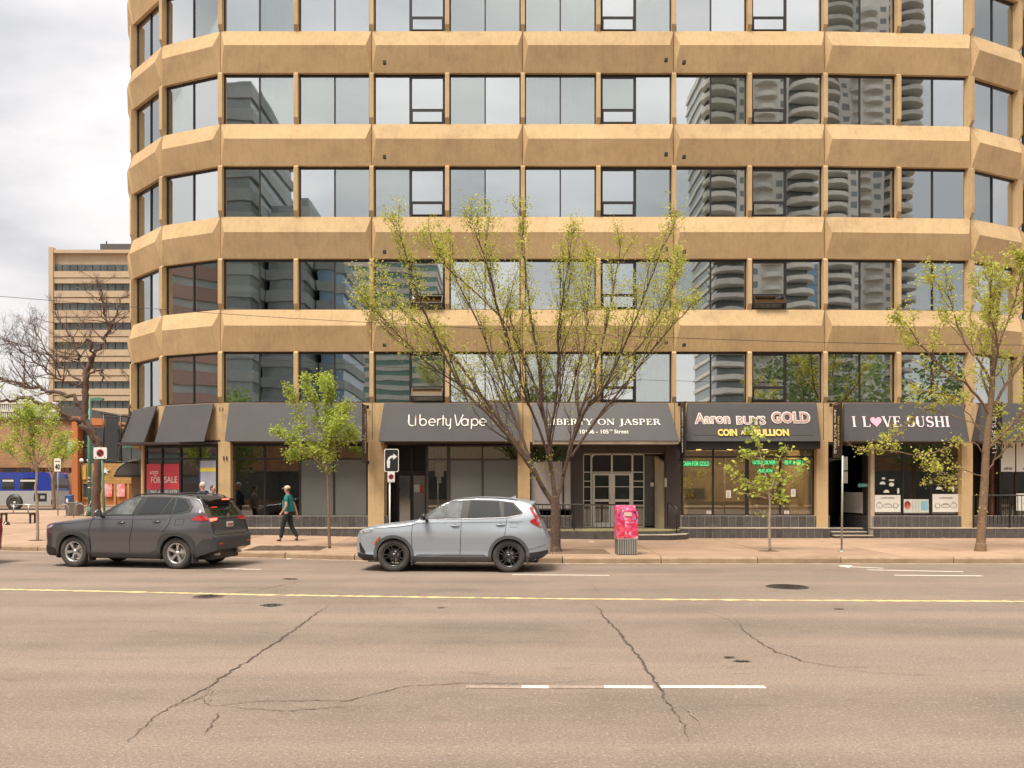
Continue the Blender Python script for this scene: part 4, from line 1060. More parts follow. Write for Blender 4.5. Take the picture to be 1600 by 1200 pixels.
# ---------------------------------------------------------------- sushi shop: doorway with angled side window, posters
xs0, xs1 = X_(1296,Y0), X_(1362,Y0)
b = MB(); b.box(xs0, xs0+.08, 29.2, 31.5, .3, 3.36); b.box(xs0, xs1, 31.4, 31.5, .3, 3.36); bb_split(b, 'recess_wall', M_black)
b = MB(); b.box(X_(1360,28.7), X_(1366,28.7), 28.68, 28.9, ZL+.0, 3.36); bb(b, 'door_post', M_beige)
pa, pb = Vector((X_(1359,28.9), 28.95)), Vector((X_(1312,30.8), 30.8))
def quad_wall(name, pa, pb, z0, z1, mat, th=.04):
    d = (pb-pa).normalized(); n = Vector((-d.y, d.x))*th; b = MB()
    b.prism([(pa.x,pa.y),(pb.x,pb.y),(pb.x+n.x,pb.y+n.y),(pa.x+n.x,pa.y+n.y)], z0, z1, axis='z'); return bb(b, name, mat)
quad_wall('angled_window', pa, pb, ZT+.02, 3.36, M_shopd, .01); quad_wall('angled_base', pa, pb, .3, ZT, M_tile, .08)
d = (pb-pa); q0, q1 = pa+d*.06, pa+d*.88
t = thing('window_poster', (pa.x, pa.y, ZT), 'cream poster with cartoon food outlines on the angled window beside the sushi shop door', 'poster')
n_ = Vector((d.y, -d.x)).normalized()*.02
if n_.y > 0: n_ = -n_
b = MB(); z0, z1 = .06, .80; b.add([(q0.x+n_.x-pa.x, q0.y+n_.y-pa.y, z0), (q1.x+n_.x-pa.x, q1.y+n_.y-pa.y, z0), (q1.x+n_.x-pa.x, q1.y+n_.y-pa.y, z1), (q0.x+n_.x-pa.x, q0.y+n_.y-pa.y, z1)], [(0,1,2,3)]); b.build('sheet', M_paper, t)
# steps
for i, (py0, py1, px1, Yf) in enumerate(((819,822,1348,28.75),(825,829,1355,28.45),(832,836,1364,28.15))):
    zt_ = [.47,.36,.25][i]; b = MB(); b.box(xs0+.02, X_(px1,Yf), Yf, 29.2+i*.0 if i == 0 else [0,28.75,28.45][i], .06, zt_-.03); bb(b, 'step', M_tile2)
    b = MB(); b.box(xs0+.02, X_(px1,Yf)+.01, Yf-.015, Yf+.29, zt_-.028, zt_); bb(b, 'step_edge', M_ledge)
b = MB(); b.box(xs0, xs1, 29.0, 31.4, .06, .44); bb(b, 'doorway_floor', M_tile2)
t = thing('window_sign', (X_(1350,29.0), 29.0, Z_(761,29)), 'teal rounded sticker sign on the angled glass beside the sushi shop door', 'sign')
b = MB(); b.lathe([(0,0),(.075,.0),(.075,.01)], 20, Matrix.Translation((-.16,-.03,.06)) @ Matrix.Rotation(R(90),4,'X')); b.box(-.16, .17, -.035, -.025, .0, .12); b.build('board', pm('teal_sign', (.10,.42,.38), .5), t)
link('lettering', text_mesh('OPEN', .2, .05, M_white), t, (.03, -.04, .06))
# posters behind the sushi windows with line drawings
M_line = pm('drawing_line', (.08,.08,.08), .7)
def food(b, cx, cz, s, kind):
    if kind == 0:     # a round roll with a face
        stroke(b, arc(cx,cz,.10*s,.085*s,0,360,18), .012, ext=.006); stroke(b, arc(cx,cz-.01,.03*s,.02*s,200,340,5), .008, ext=.006)
        stroke(b, arc(cx,cz+.09*s,.05*s,.03*s,0,180,6), .010, ext=.006)
    elif kind == 1:   # nigiri
        stroke(b, arc(cx,cz,.13*s,.07*s,0,180,12)+[(cx-.13*s,cz-.05*s),(cx+.13*s,cz-.05*s),(cx+.13*s,cz)], .011, ext=.006)
        stroke(b, arc(cx,cz,.09*s,.045*s,20,160,6), .008, ext=.006)
    elif kind == 2:   # walking roll with arms
        stroke(b, [(cx-.07*s,cz-.06*s),(cx+.07*s,cz-.06*s),(cx+.07*s,cz+.06*s),(cx-.07*s,cz+.06*s),(cx-.07*s,cz-.06*s)], .011, ext=.006)
        stroke(b, [(cx+.07*s,cz),(cx+.13*s,cz+.04*s)], .009, ext=.006); stroke(b, [(cx-.07*s,cz),(cx-.12*s,cz-.04*s)], .009, ext=.006)
        stroke(b, [(cx-.03*s,cz-.06*s),(cx-.04*s,cz-.12*s)], .009, ext=.006); stroke(b, [(cx+.03*s,cz-.06*s),(cx+.05*s,cz-.12*s)], .009, ext=.006)
YW = 28.735
for px0, px1, py0, kinds, lab in ((1366.5,1407,773.5,(0,1,2),'white poster with sushi drawings, bottom of the first sushi shop window'), (1457,1498,772,(2,1,0),'white poster with walking sushi drawings, bottom of the third sushi shop window')):
    p_ = poster('window_poster', px0, px1, py0, 800, YW, M_paper, lab); w = X_(px1,YW)-X_(px0,YW)
    b = MB()
    for i, k in enumerate(kinds): food(b, w*(i-1)*.31, .22, 1.05, k)
    b.build('print', M_line, p_); link('lettering', text_mesh('I LOVE SUSHI', w*.5, .045, M_line), p_, (0, -.006, .49))
p_ = poster('window_poster', 1412, 1451, 780, 801, YW, pm('menu_poster', (.45,.52,.50), .6, c2=(.62,.60,.50), scale=4), 'multicoloured menu poster in the middle sushi shop window', 'poster'); w = .84
b = MB(); b.lathe([(0,0),(.11,0),(.11,.004)], 20, Matrix.Translation((-.30,-.006,.26)) @ Matrix.Rotation(R(90),4,'X') @ Matrix.Scale(1.3,4,(0,1,0))); b.build('print', pm('red_ink3', (.45,.08,.06), .6), p_)
for x in (-.12,-.02,.08): lines(p_, .06, .03, .40, 9, None, x)
b = MB(); b.box(.16, .40, -.006, -.0045, .08, .40); b.build('print', pm('blue_print', (.25,.48,.60), .6), p_)
b = MB()
for px, py, k in ((1379,755,1),(1393,757,0),(1385,768,1),(1467,763,1),(1487,763,1)):
    Y = YW; c = (X_(px,Y), Z_(py,Y)); 
    v = arc(c[0], c[1]-.04, .10, .10, 0, 180, 10) if k else arc(c[0], c[1], .09, .07, 0, 360, 14)[:-1]
    b.prism(v, Y-.006, Y-.002, axis='y')
b.box(X_(1378,YW), X_(1383,YW), YW-.006, YW-.002, Z_(749,YW), Z_(746,YW)); b.box(X_(1389,YW), X_(1397,YW), YW-.006, YW-.002, Z_(751.5,YW), Z_(749,YW)); b.box(X_(1402,YW), X_(1405,YW), YW-.006, YW-.002, Z_(771,YW), Z_(763,YW))
bb_split(b, 'window_decal', M_paper)
# right end: posters in the last shop windows, with railing on the ledge in front
for i, (px0, px1, py0, py1, lab) in enumerate(((1564,1586,686,737,'tall white banner in the upper left pane of the last shop window'), (1588,1640,684,737,'white banner with script in the upper right pane of the last shop window'), (1588,1640,771,798,'white poster low in the last shop window behind the railing'))):
    p_ = poster('window_poster', px0, px1, py0, py1, YW, M_paper, lab); w = X_(px1,YW)-X_(px0,YW); hh = (py1-py0)*YW/1300
    if i < 2: link('lettering', text_mesh(('I A', 'M ER')[i], w*.7, .13, M_ink), p_, (0, -.006, hh-.25)); link('lettering', text_mesh('sushi bar', w*.6, .10, M_ink), p_, (0, -.006, .12))
    else:
        b = MB(); food(b, -.2, .25, 1.2, 0); food(b, .2, .25, 1.2, 2); b.build('print', M_line, p_)
b = MB(); b.box(X_(1521,Y0), X_(1561,Y0), 29.6, 29.7, .3, 3.4); b.box(X_(1521,Y0), X_(1561,Y0), 28.6, 29.6, .3, .49); bb_split(b, 'recess_wall', M_black)
quad_wall('wall_band', Vector((R1.x-.1, R1.y-.05)), Vector((24, R1.y-.05)), 3.43, 4.7, M_conc, -.2)
railing('railing', [(X_(1521,28.25), 28.25), (X_(1760,28.25), 28.25)], ZL+.002, Z_(774,28.25), 'black metal railing on the tiled ledge at the far right end of the block', gap=.135)

# blade banners on brackets, perpendicular to the wall
def blade(px, py0, py1, texts, label, side, up=False):
    x = X_(px, 28.45); z1, z0 = Z_(py0,28.2), Z_(py1,28.2)
    t = thing('blade_banner', (x, 28.45, z0), label, 'banner', 'blade banners hung at right angles to the shopfronts'); H = z1-z0
    b = MB(); b.box(-.012, .012, -.86, -.16, .0, H); b.build('board', M_black, t)
    b = MB()
    for z in (H+.03, -.05): b.tube([(0, .04, z), (0, -.95, z)], .018, 6)
    b.box(-.02, .02, -.90, -.87, -.05, H+.03)
    for z in (H+.03, -.05): b.box(-.05, .05, .03, .055, z-.06, z+.06)
    b.build('bracket', M_dark, t)
    for body, y, hgt, w, mt in texts:
        me = text_mesh(body, hgt, w, mt, ext=.006)
        o = link('lettering', me, t, (side*.016, y, H/2)); o.rotation_euler = (0, R(-90 if up else 90), R(-90 if side < 0 else 90))
    return t
blade(574, 636, 720, [('Liberty Vape', -.5, 1.3, .24, M_sign)], 'thin black blade banner reading Liberty Vape, left of the vape shop', 1, True)
blade(1062, 632, 716, [('LIBERTY ON JASPER', -.5, 1.5, .16, M_sign)], 'thin black blade banner with white capitals between entrance canopy and gold shop', -1)
blade(1299, 633, 716, [('Aaron BUYS GOLD', -.38, 1.5, .17, M_sign), ('COIN AND BULLION', -.66, 1.0, .12, M_gold)], 'black blade banner with white and gold lettering between gold and sushi shops', -1)
blade(1541, 633, 714, [('I LOVE SUSHI', -.5, 1.5, .22, M_pink)], 'black blade banner reading I LOVE SUSHI behind the right street tree', -1, True)
# small floodlights on the spandrels
b = MB(); b.box(-.05,.05,-.13,0,-.05,.05); lampb = b.mesh('floodlight', M_dark)
b = MB(); b.box(-.045,.045,-.134,-.131,-.045,.045)
for k, pys in enumerate((100,247,395,540)):
    for px in (601.5, 1040, 1068):
        py = pys-(4 if px == 1040 else 0) if px != 1040 or k < 4 else pys
        Yv = Y0-.2; o = bchild('floodlight', lampb, (X_(px,Yv), Yv-.03, Z_(py,Yv)))
b = MB()
for px, py in ((346,640),(352,716)): 
    x, z = X_(px,28.49), Z_(py,28.49)
    for dx in (-.05,.05): b.box(x+dx-.012, x+dx+.012, 28.46, 28.498, z-.07, z+.07)
bb(b, 'conduit_clip', M_dark)
# FOR SALE posters in the corner shop
def s0poster(name, p0, p1, y0, y1, mat, label):
    u0, u1 = su(p0), su(p1); z1 = sz(y0,(p0+p1)/2); z0 = sz(y1,(p0+p1)/2)
    c = S0 @ Vector(((u0+u1)/2, -.006, z0)); t = thing(name, c, label, 'poster', rz=a0)
    b = MB(); b.box(-(u1-u0)/2, (u1-u0)/2, -.004, 0, 0, z1-z0); b.build('sheet', mat, t); return t, u1-u0, z1-z0
M_rs = pm('red_poster', (.62,.05,.08), .5, var=.04); M_gs = pm('grey_poster', (.17,.17,.20), .5)
t, w, h = s0poster('sale_poster', 229.5, 251.5, 725, 800, M_rs, 'red poster with the word FOR in the corner shop window, left of its pair')
zf = h*(1-(750-725)/75)
link('lettering', text_mesh('FOR', w*.66, .22, M_white), t, (.16*w, -.006, zf)); b = MB(); b.prism([(-.28*w,h-.36),(-.14*w,h-.36),(-.21*w,h-.24)], -.006, -.0045, axis='y'); b.box(-.1*w,.32*w,-.006,-.0045,h-.29,h-.265); b.box(-.1*w,.32*w,-.006,-.0045,h-.345,h-.32); b.box(-.0*w,.22*w,-.006,-.0045,h-.42,h-.40); b.build('print', M_white, t)
b = MB(); b.box(-w/2, w/2, -.0048, -.0042, 0, zf-.34); b.build('print', M_gs, t); link('lettering', text_mesh('780.4', w*.7, .13, M_white), t, (.1*w, -.006, zf-.44))
t, w, h = s0poster('sale_poster', 256, 280.5, 725, 800, M_rs, 'red poster with the word SALE in the corner shop window, right of its pair')
link('lettering', text_mesh('SALE', w*.82, .22, M_white), t, (-.04*w, -.006, zf)); b = MB(); b.box(-w/2, w/2, -.0048, -.0042, 0, zf-.34); b.build('print', M_gs, t); link('lettering', text_mesh('50.1133', w*.75, .13, M_white), t, (-.04*w, -.006, zf-.44))
t, w, h = s0poster('window_poster', 312.5, 337.5, 720, 804, pm('lilac_grey_poster', (.36,.37,.42), .5, c2=(.26,.28,.36), scale=2), 'grey poster with a yellow stripe in the right pane of the corner shop')
b = MB(); b.box(-w/2, w/2, -.006, -.0045, h*.80, h*.87); b.build('print', pm('yellow_print', (.70,.58,.05), .5), t); b = MB(); b.box(-w/2-.04, -w/2+.03, -.006, -.0045, 0, h*.98); b.build('print', pm('navy_print', (.03,.04,.20), .5), t)
# ---------------------------------------------------------------- cars
def pl(K, x):
    "piecewise linear"
    if x <= K[0][0]: return K[0][1]
    for a, b_ in zip(K, K[1:]):
        if x <= b_[0]: return a[1]+(b_[1]-a[1])*(x-a[0])/max(1e-9, b_[0]-a[0])
    return K[-1][1]
def smooth_pl(K, x, r=.04):
    return sum(pl(K, x+r*d)*w for d, w in ((-1,.15),(-.5,.2),(0,.3),(.5,.2),(1,.15)))
class CarBody:
    def __init__(s, sp):
        s.sp = sp; Lc = sp['L']
        # stations: dense where the roof line is steep
        st = [0.0]; x = 0.0
        while x < Lc-1e-6:
            sl = abs(pl(sp['top'], x+.01)-pl(sp['top'], x))/.01
            x += .035/math.sqrt(1+sl*sl) if (x < .3 or x > Lc-.3) else (.018 if 1.3 < x < 2.5 else .045)/math.sqrt(1+sl*sl)
            st.append(min(x, Lc))
        s.st = st; v = []; f = []
        NS, NT = 26, 12
        for x in st:
            zt = smooth_pl(sp['top'], x, .02 if x < .3 or x > Lc-.7 else .05); zb = pl(sp['bot'], x)
            zs = zt-pl(sp['crown'], x); ring = []
            ring.append((0, zb)); ring.append((s.w(x, zb)*.6, zb))
            for i in range(NS+1):
                z = zb+(zs-zb)*i/NS; ring.append((s.w(x, z), z))
            ws = s.w(x, zs)
            n = pl(sp['sq'], x)
            for i in range(1, NT+1):
                t = (math.pi/2)*i/NT; ring.append((ws*math.cos(t)**(2/n), zs+(zt-zs)*math.sin(t)**(2/n)))
            full = [(-y, z) for y, z in ring]+[(y, z) for y, z in ring[-2::-1]]
            v.append([Vector((x, y, z)) for y, z in full])
        m = len(v[0]); s.m = m; s.vv = v
        V = [p for r_ in v for p in r_]
        for i in range(len(v)-1):
            for j in range(m-1): f.append((i*m+j, (i+1)*m+j, (i+1)*m+j+1, i*m+j+1))
        # end caps, slightly domed
        for i, dx in ((0, -.02), (len(v)-1, .012)):
            r_ = v[i]; c = sum((p for p in r_), Vector())/m
            o = len(V); inner = [c+(p-c)*.93+Vector((dx*.9,0,0)) for p in r_]; V += inner
            for j in range(m-1):
                q = (i*m+j, i*m+j+1, o+j+1, o+j); f.append(q if i == 0 else q[::-1])
            f.append(tuple(o+j for j in range(m)))
        s.V = V; s.F = f
        s.bvh = BVHTree.FromPolygons([tuple(p) for p in V], f)
    def w(s, x, z):
        sp = s.sp; belt = pl(sp['belt'], x)
        g = pl(sp['sec'], z) if z < belt else pl(sp['sec'], belt)-sp['tumble']*((z-belt)/(sp['roofz']-belt))**1.08
        # muscle line over the wheels
        g += sum(.018*math.exp(-((x-ax)/.42)**2)*math.exp(-((z-.86)/.16)**2) for ax in sp['ax'])
        pf = pl(sp['plan'], x)
        if z > belt: pf = pl(sp.get('plan_up', sp['plan']), x)
        return sp['W']*g*smooth_pl(sp['plan'], x, .05) if z <= belt else sp['W']*g*smooth_pl(sp.get('plan_up', sp['plan']), x, .05)
    def hit(s, o, d):
        r_ = s.bvh.ray_cast(Vector(o), Vector(d)); return r_[0], r_[1]
    def decal(s, poly, side='L', off=.004, rim=.012, step=.05, holes=None):
        "a patch cut to a 2D outline, laid onto the body; returns (verts, faces). side L/R: (x, z); B: rear (y, z); F: front (y, z); T: top (x, y)"
        bm = bmesh.new(); vs_ = [bm.verts.new((p[0], p[1], 0)) for p in poly]; bm.faces.new(vs_)
        xs_ = [p[0] for p in poly]; ys_ = [p[1] for p in poly]
        for ax_, lo, hi in ((0, min(xs_), max(xs_)), (1, min(ys_), max(ys_))):
            n = int((hi-lo)/step)
            for k in range(1, n+1):
                c = lo+(hi-lo)*k/(n+1); co = (c,0,0) if ax_ == 0 else (0,c,0); no = (1,0,0) if ax_ == 0 else (0,1,0)
                bmesh.ops.bisect_plane(bm, geom=bm.verts[:]+bm.edges[:]+bm.faces[:], plane_co=co, plane_no=no)
        bm.verts.ensure_lookup_table(); bm.verts.index_update()
        V = []; 
        for v in bm.verts:
            a, b_ = v.co.x, v.co.y
            if side == 'L': o, d = (a, -3, b_), (0, 1, 0)
            elif side == 'R': o, d = (a, 3, b_), (0, -1, 0)
            elif side == 'B': o, d = (8, a, b_), (-1, 0, 0)
            elif side == 'F': o, d = (-3, a, b_), (1, 0, 0)
            else: o, d = (a, b_, 4), (0, 0, -1)
            p, n = s.hit(o, d)
            if p is None:
                # slid past the silhouette: nearest point
                q = Vector(o)+Vector(d)*(3.0 if side in 'LR' else 4); r_ = s.bvh.find_nearest(q); p, n = r_[0], r_[1]
                n = -Vector(d)
            dd = Vector(d)
            if n.dot(dd) > 0: n = -n
            nn = (n*.6-dd*.4).normalized()
            V.append((p+nn*off, p-nn*rim))
        idx = len(V); vs2 = [a for a, _ in V]+[b_ for _, b_ in V]+[a for a, _ in V]; F = []
        for fc in bm.faces: F.append(tuple(v.index for v in fc.verts))
        for e in bm.edges:
            if len(e.link_faces) == 1: a, b_ = e.verts[0].index, e.verts[1].index; F.append((a+2*idx, b_+2*idx, b_+idx, a+idx))
        bm.free(); return vs2, F
def car_thing(sp, loc, rz, label):
    cb = CarBody(sp); t = thing(sp['name'], loc, label, 'car', rz=rz)
    paint, glass, trim = sp['paint'], sp['glass'], sp['trim']
    # shell with the wheel openings cut out
    az = sp['wr']; V = [p.copy() for p in cb.V]; F = []
    rad = sp['arch_r']
    for f in cb.F:
        c = sum((V[i] for i in f), Vector())/len(f)
        if any((c.x-ax)**2+(c.z-az)**2 < rad**2 and abs(c.y) > .52 for ax in sp['ax']): continue
        F.append(f)
    b = MB(); b.add(V, F, smooth=True)
    body = b.build('body', paint, t)
    def dec(name, poly, mat, side='L', off=.004, parent=None, label=None, rim=.012, smooth=True, both=True, step=.05):
        b = MB()
        vs_, fs = cb.decal(poly, side, off, rim, step); b.add(vs_, fs, smooth=smooth)
        o = b.build(name, mat, parent or t)
        if label: o['label'] = label
        if side == 'L' and both:
            b2 = MB(); vs_, fs = cb.decal(poly, 'R', off, rim, step); b2.add(vs_, fs, smooth=smooth); o2 = b2.build(name, mat, parent or t)
        return o
    def strip(pts, w):
        "outline of a thin strip along points"
        pts = [Vector(p) for p in pts]; l = []; r_ = []
        for i, p in enumerate(pts):
            d = (pts[min(i+1,len(pts)-1)]-pts[max(i-1,0)]).normalized(); n = Vector((-d.y, d.x))*w/2; l.append(tuple(p+n)); r_.append(tuple(p-n))
        return l+r_[::-1]
    # underbody and wheel wells
    b = MB(); b.box(.25, sp['L']-.25, -.62, .62, .20, .42); b.build('underbody', M_black, t)
    b = MB()
    for ax in sp['ax']:
        for sg in (-1, 1):
            M = Matrix.Translation((ax, 0, az)) @ Matrix.Rotation(R(90), 4, 'X')
            n = 20; prof = [(rad+.03, -.50*sg), (rad+.03, -(sp['W']-.06)*sg)]
            v = []; f = []
            for r_, h in prof:
                for k in range(n+1):
                    a = R(-20+220*k/n); v.append((ax+r_*math.cos(a), -h, az+r_*math.sin(a)))
            for k in range(n): f.append((k, k+1, n+2+k, n+1+k))
            o = len(v); v.append((ax, -prof[0][1], az)); 
            for k in range(n): f.append((k, k+1, o))
            b = MB(); b.add(v, f); b.build('wheel_well', M_black, t)
    # wheels
    wheel_parts = {}
    tw, Rw, rr_ = sp['tw'], sp['wr'], sp['rim_r']
    def make_wheel():
        tb = MB(); h = tw/2
        prof = [(rr_, -h*.80), (rr_+.012, -h*.92), (rr_+.03, -h*.98), (Rw-.06, -h), (Rw-.022, -h*.93), (Rw-.006, -h*.80), (Rw, -h*.6)]
        g = []
        for q in (-.6,-.38,-.36,-.12,-.10,.10,.12,.36,.38,.6): g.append((Rw-(0 if g.__len__() % 1 == 0 else 0), h*q))
        prof2 = prof[:-1]+[(Rw, -h*.6), (Rw, -h*.38), (Rw-.009, -h*.37), (Rw-.009, -h*.31), (Rw, -h*.30), (Rw+.001, -h*.06), (Rw-.009, -h*.05), (Rw-.009, h*.05), (Rw+.001, h*.06), (Rw, h*.3), (Rw-.009, h*.31), (Rw-.009, h*.37), (Rw, h*.38), (Rw, h*.6), (Rw-.006, h*.8), (Rw-.022, h*.93), (Rw-.06, h), (rr_+.03, h*.98), (rr_, h*.8)]
        M = Matrix.Rotation(R(90), 4, 'X')
        tb.lathe(prof2, 48, M)
        rb = MB()      # z before rotation -> -y after: outer face at local -y => profile h positive = outward
        rb.lathe([(rr_+.004, h*.86), (rr_-.012, h*.88), (rr_-.022, h*.72), (rr_-.035, h*.2), (rr_-.04, -h*.7)], 48, M)
        rb.lathe([(0, h*.70), (.030, h*.70), (.036, h*.62), (.062, h*.55), (.066, .02)], 24, M)
        ns = sp['spokes']
        for k in range(ns):
            for dd in sp['spoke_pair']:
                a0_ = 2*math.pi*k/ns+R(90); a1_ = a0_+dd
                c0 = Vector((math.cos(a0_+dd*.35)*.045, math.sin(a0_+dd*.35)*.045)); c1 = Vector((math.cos(a1_)*(rr_-.008), math.sin(a1_)*(rr_-.008)))
                d = (c1-c0).normalized(); n = Vector((-d.y, d.x)); w0, w1 = sp['spoke_w']
                vv = []
                for c, w_, zo, zi in ((c0, w0, h*.60, h*.1), ((c0+c1)/2, (w0+w1)/2, h*.70, h*.15), (c1, w1, h*.80, h*.25)):
                    vv += [(c-n*w_/2, zi), (c-n*w_*.32, zo), (c+n*w_*.32, zo), (c+n*w_/2, zi)]
                v = [M @ Vector((p.x, p.y, z)) for p, z in vv]
                f = [(i, i+4, i+5, i+1) for i in (0,1,2,4,5,6)]+[(3,7,4,0),(7,11,8,4),(0,1,2,3),(8,11,10,9)]
                rb.add(v, f)
        db = MB(); db.lathe([(0, -h*.05), (.15, -h*.05), (.15, -h*.12), (0, -h*.12)], 32, M)
        nb = MB()
        for k in range(5):
            a = 2*math.pi*(k+.5)/5; nb.lathe([(.009,h*.2),(.009,h*.60),(0,h*.60)], 6, M @ Matrix.Translation((.05*math.cos(a), .05*math.sin(a), 0)))
        return tb.mesh('tyre', M_tyre), rb.mesh('rim', sp['rim']), db.mesh('brake_disc', M_alu), nb.mesh('wheel_nut', M_black)
    tm, rm, dm, nm = make_wheel()
    for ax in sp['ax']:
        for sg in (-1, 1):
            b = MB(); b.lathe([(0,-.05),(.06,-.05),(.06,.05),(0,.05)], 12, Matrix.Rotation(R(90),4,'X')); w = b.build('wheel', M_black, t, (ax, sg*(sp['W']-sp['inset']-tw/2), Rw))
            if sg > 0: w.rotation_euler = (0, 0, math.pi)
            sp_a = rnd.uniform(0, 1.2)
            for me in (tm, rm, dm, nm):
                o = link(me.name.split('.')[0], me, w); o.rotation_euler = (0, sp_a, 0)
    # plastic cladding round the arches and along the sill
    for ax, kind in zip(sp['ax'], 'fr'):
        poly = []; n = 22; a_in, a_out = sp['clad'][kind]
        for k in range(n+1):
            a = R(-22+224*k/n); poly.append((ax+(rad-.01)*math.cos(a), az+(rad-.01)*math.sin(a)))
        out = []
        for k in range(n+1):
            a = -22+224*k/n
            if sp['angular']:
                # flat topped outline
                aa = R(a); rx = a_out; q = max(abs(math.cos(aa))**4+abs(math.sin(aa))**4, 1e-6)**-.25; rr2 = rx*min(q, 1.13)*.97
                out.append((ax+rr2*math.cos(aa), az+rr2*math.sin(aa)))
            else: aa = R(a); out.append((ax+a_out*math.cos(aa), az+a_out*math.sin(aa)))
        pg = poly+out[::-1]; pg = [(x, max(z, .235)) for x, z in pg]
        dec('arch_cladding', pg, trim, off=sp['clad_off'], rim=.06, step=.07)
    dec('sill_cladding', sp['sill'], trim, off=.012, rim=.03)
    for n_, mt, poly, side, off, lab in sp['decals']:
        dec(n_, poly, mt, side, off, label=lab)
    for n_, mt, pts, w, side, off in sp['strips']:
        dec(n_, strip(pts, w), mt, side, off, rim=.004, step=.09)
    return t, cb, dec, strip, body
M_tyre = pm('tyre_rubber', (.065,.058,.053), .85, var=.2, scale=8)
M_cglass = pm('car_window', (.020,.024,.024), .02, var=.1, spec=.7)
M_cglass2 = pm('car_window_cloud_sheen', (.16,.18,.17), .03, var=.5, scale=2.5, spec=1.0, coat=.5)  # paler blotchy base colour stands in for clouds mirrored in the front glass
M_rubber = pm('window_rubber', (.012,.012,.012), .5)
M_trim = pm('grey_plastic_trim', (.052,.052,.055), .55, var=.1)
M_trimb = pm('black_plastic_trim', (.018,.018,.019), .5, var=.1)
M_chrome = pm('chrome', (.45,.45,.46), .3, metal=1.0, var=.03)
M_lampred = pm('red_tail_lamp', (.42,.012,.012), .12, var=.15, scale=12, coat=.6)
M_brake = pm('lit_brake_lamp', (.7,.03,.02), .2, emit=(1,.06,.04), es=2.2)
M_headl = pm('headlamp', (.60,.61,.63), .08, metal=.3, var=.4, scale=20, coat=.8)
M_plate = pm('number_plate', (.70,.66,.62), .5, var=.03)
def car_paint(name, c, metal=.55):
    m = pm(name, c, .30, metal=metal, var=.02, coat=.35 if name != 'charcoal_paint' else .9); m.node_tree.nodes['Principled BSDF'].inputs['Coat Roughness'].default_value = .10; return m
P_silver = car_paint('silver_blue_paint', (.34,.38,.43), .2); P_grey = car_paint('charcoal_paint', (.125,.12,.13), .6)
P_red = car_paint('dark_red_paint', (.22,.012,.02), .4)
SEC = [(.20,.86),(.28,.93),(.36,.972),(.44,.955),(.60,.975),(.80,1.0),(.90,.995),(1.0,.975),(1.08,.955),(1.14,.945),(1.2,.935)]
def ring_lamp(cb): pass
# ---- grey-blue crossover in the middle
CR = dict(name='parked_car', L=4.69, W=.925, wr=.37, tw=.235, rim_r=.245, ax=(.93, 3.63), arch_r=.405, inset=.03,
  top=[(0,.74),(.03,.86),(.08,.94),(.22,.995),(.6,1.055),(1.0,1.10),(1.35,1.145),(1.47,1.175),(1.75,1.36),(2.05,1.535),(2.25,1.62),(2.5,1.665),(2.9,1.69),(3.3,1.685),(3.7,1.655),(4.05,1.60),(4.2,1.56),(4.30,1.44),(4.42,1.24),(4.50,1.08),(4.58,.92),(4.64,.80),(4.69,.70)],
  bot=[(0,.32),(.15,.24),(.6,.22),(4.1,.23),(4.5,.32),(4.69,.42)],
  belt=[(0,1.3),(1.3,1.3),(1.4,1.13),(2.5,1.15),(3.7,1.19),(4.3,1.24),(4.5,1.6)],
  crown=[(0,.05),(.3,.06),(1.3,.085),(1.6,.03),(2.2,.035),(3.0,.05),(4.1,.05),(4.3,.04),(4.69,.03)], sq=[(0,2.6),(1.3,3.0),(1.6,2.2),(4.0,2.5),(4.69,2.4)],
  sec=SEC, tumble=.255, roofz=1.66, plan=[(-.1,.60),(0,.66),(.06,.77),(.16,.87),(.35,.95),(.7,.99),(1.1,1.0),(3.9,1.0),(4.2,.975),(4.4,.93),(4.55,.85),(4.64,.76),(4.69,.66),(4.8,.6)],
  plan_up=[(0,.77),(1.3,.98),(3.6,1.0),(4.0,.985),(4.3,.95),(4.5,.90),(4.69,.80)],
  paint=P_silver, glass=M_cglass, trim=pm('grey_blue_trim', (.10,.105,.115), .5, var=.05), rim=pm('black_rim', (.12,.12,.12), .22, metal=.8), spokes=5, spoke_pair=(-.20,.20), spoke_w=(.024,.034),
  clad={'f': (.40,.465), 'r': (.40,.465)}, clad_off=.014, angular=False,
  sill=[(1.37,.235),(3.20,.235),(3.20,.36),(3.10,.345),(1.45,.345),(1.37,.36)], decals=[], strips=[])
WIN = M_cglass
d = CR['decals']
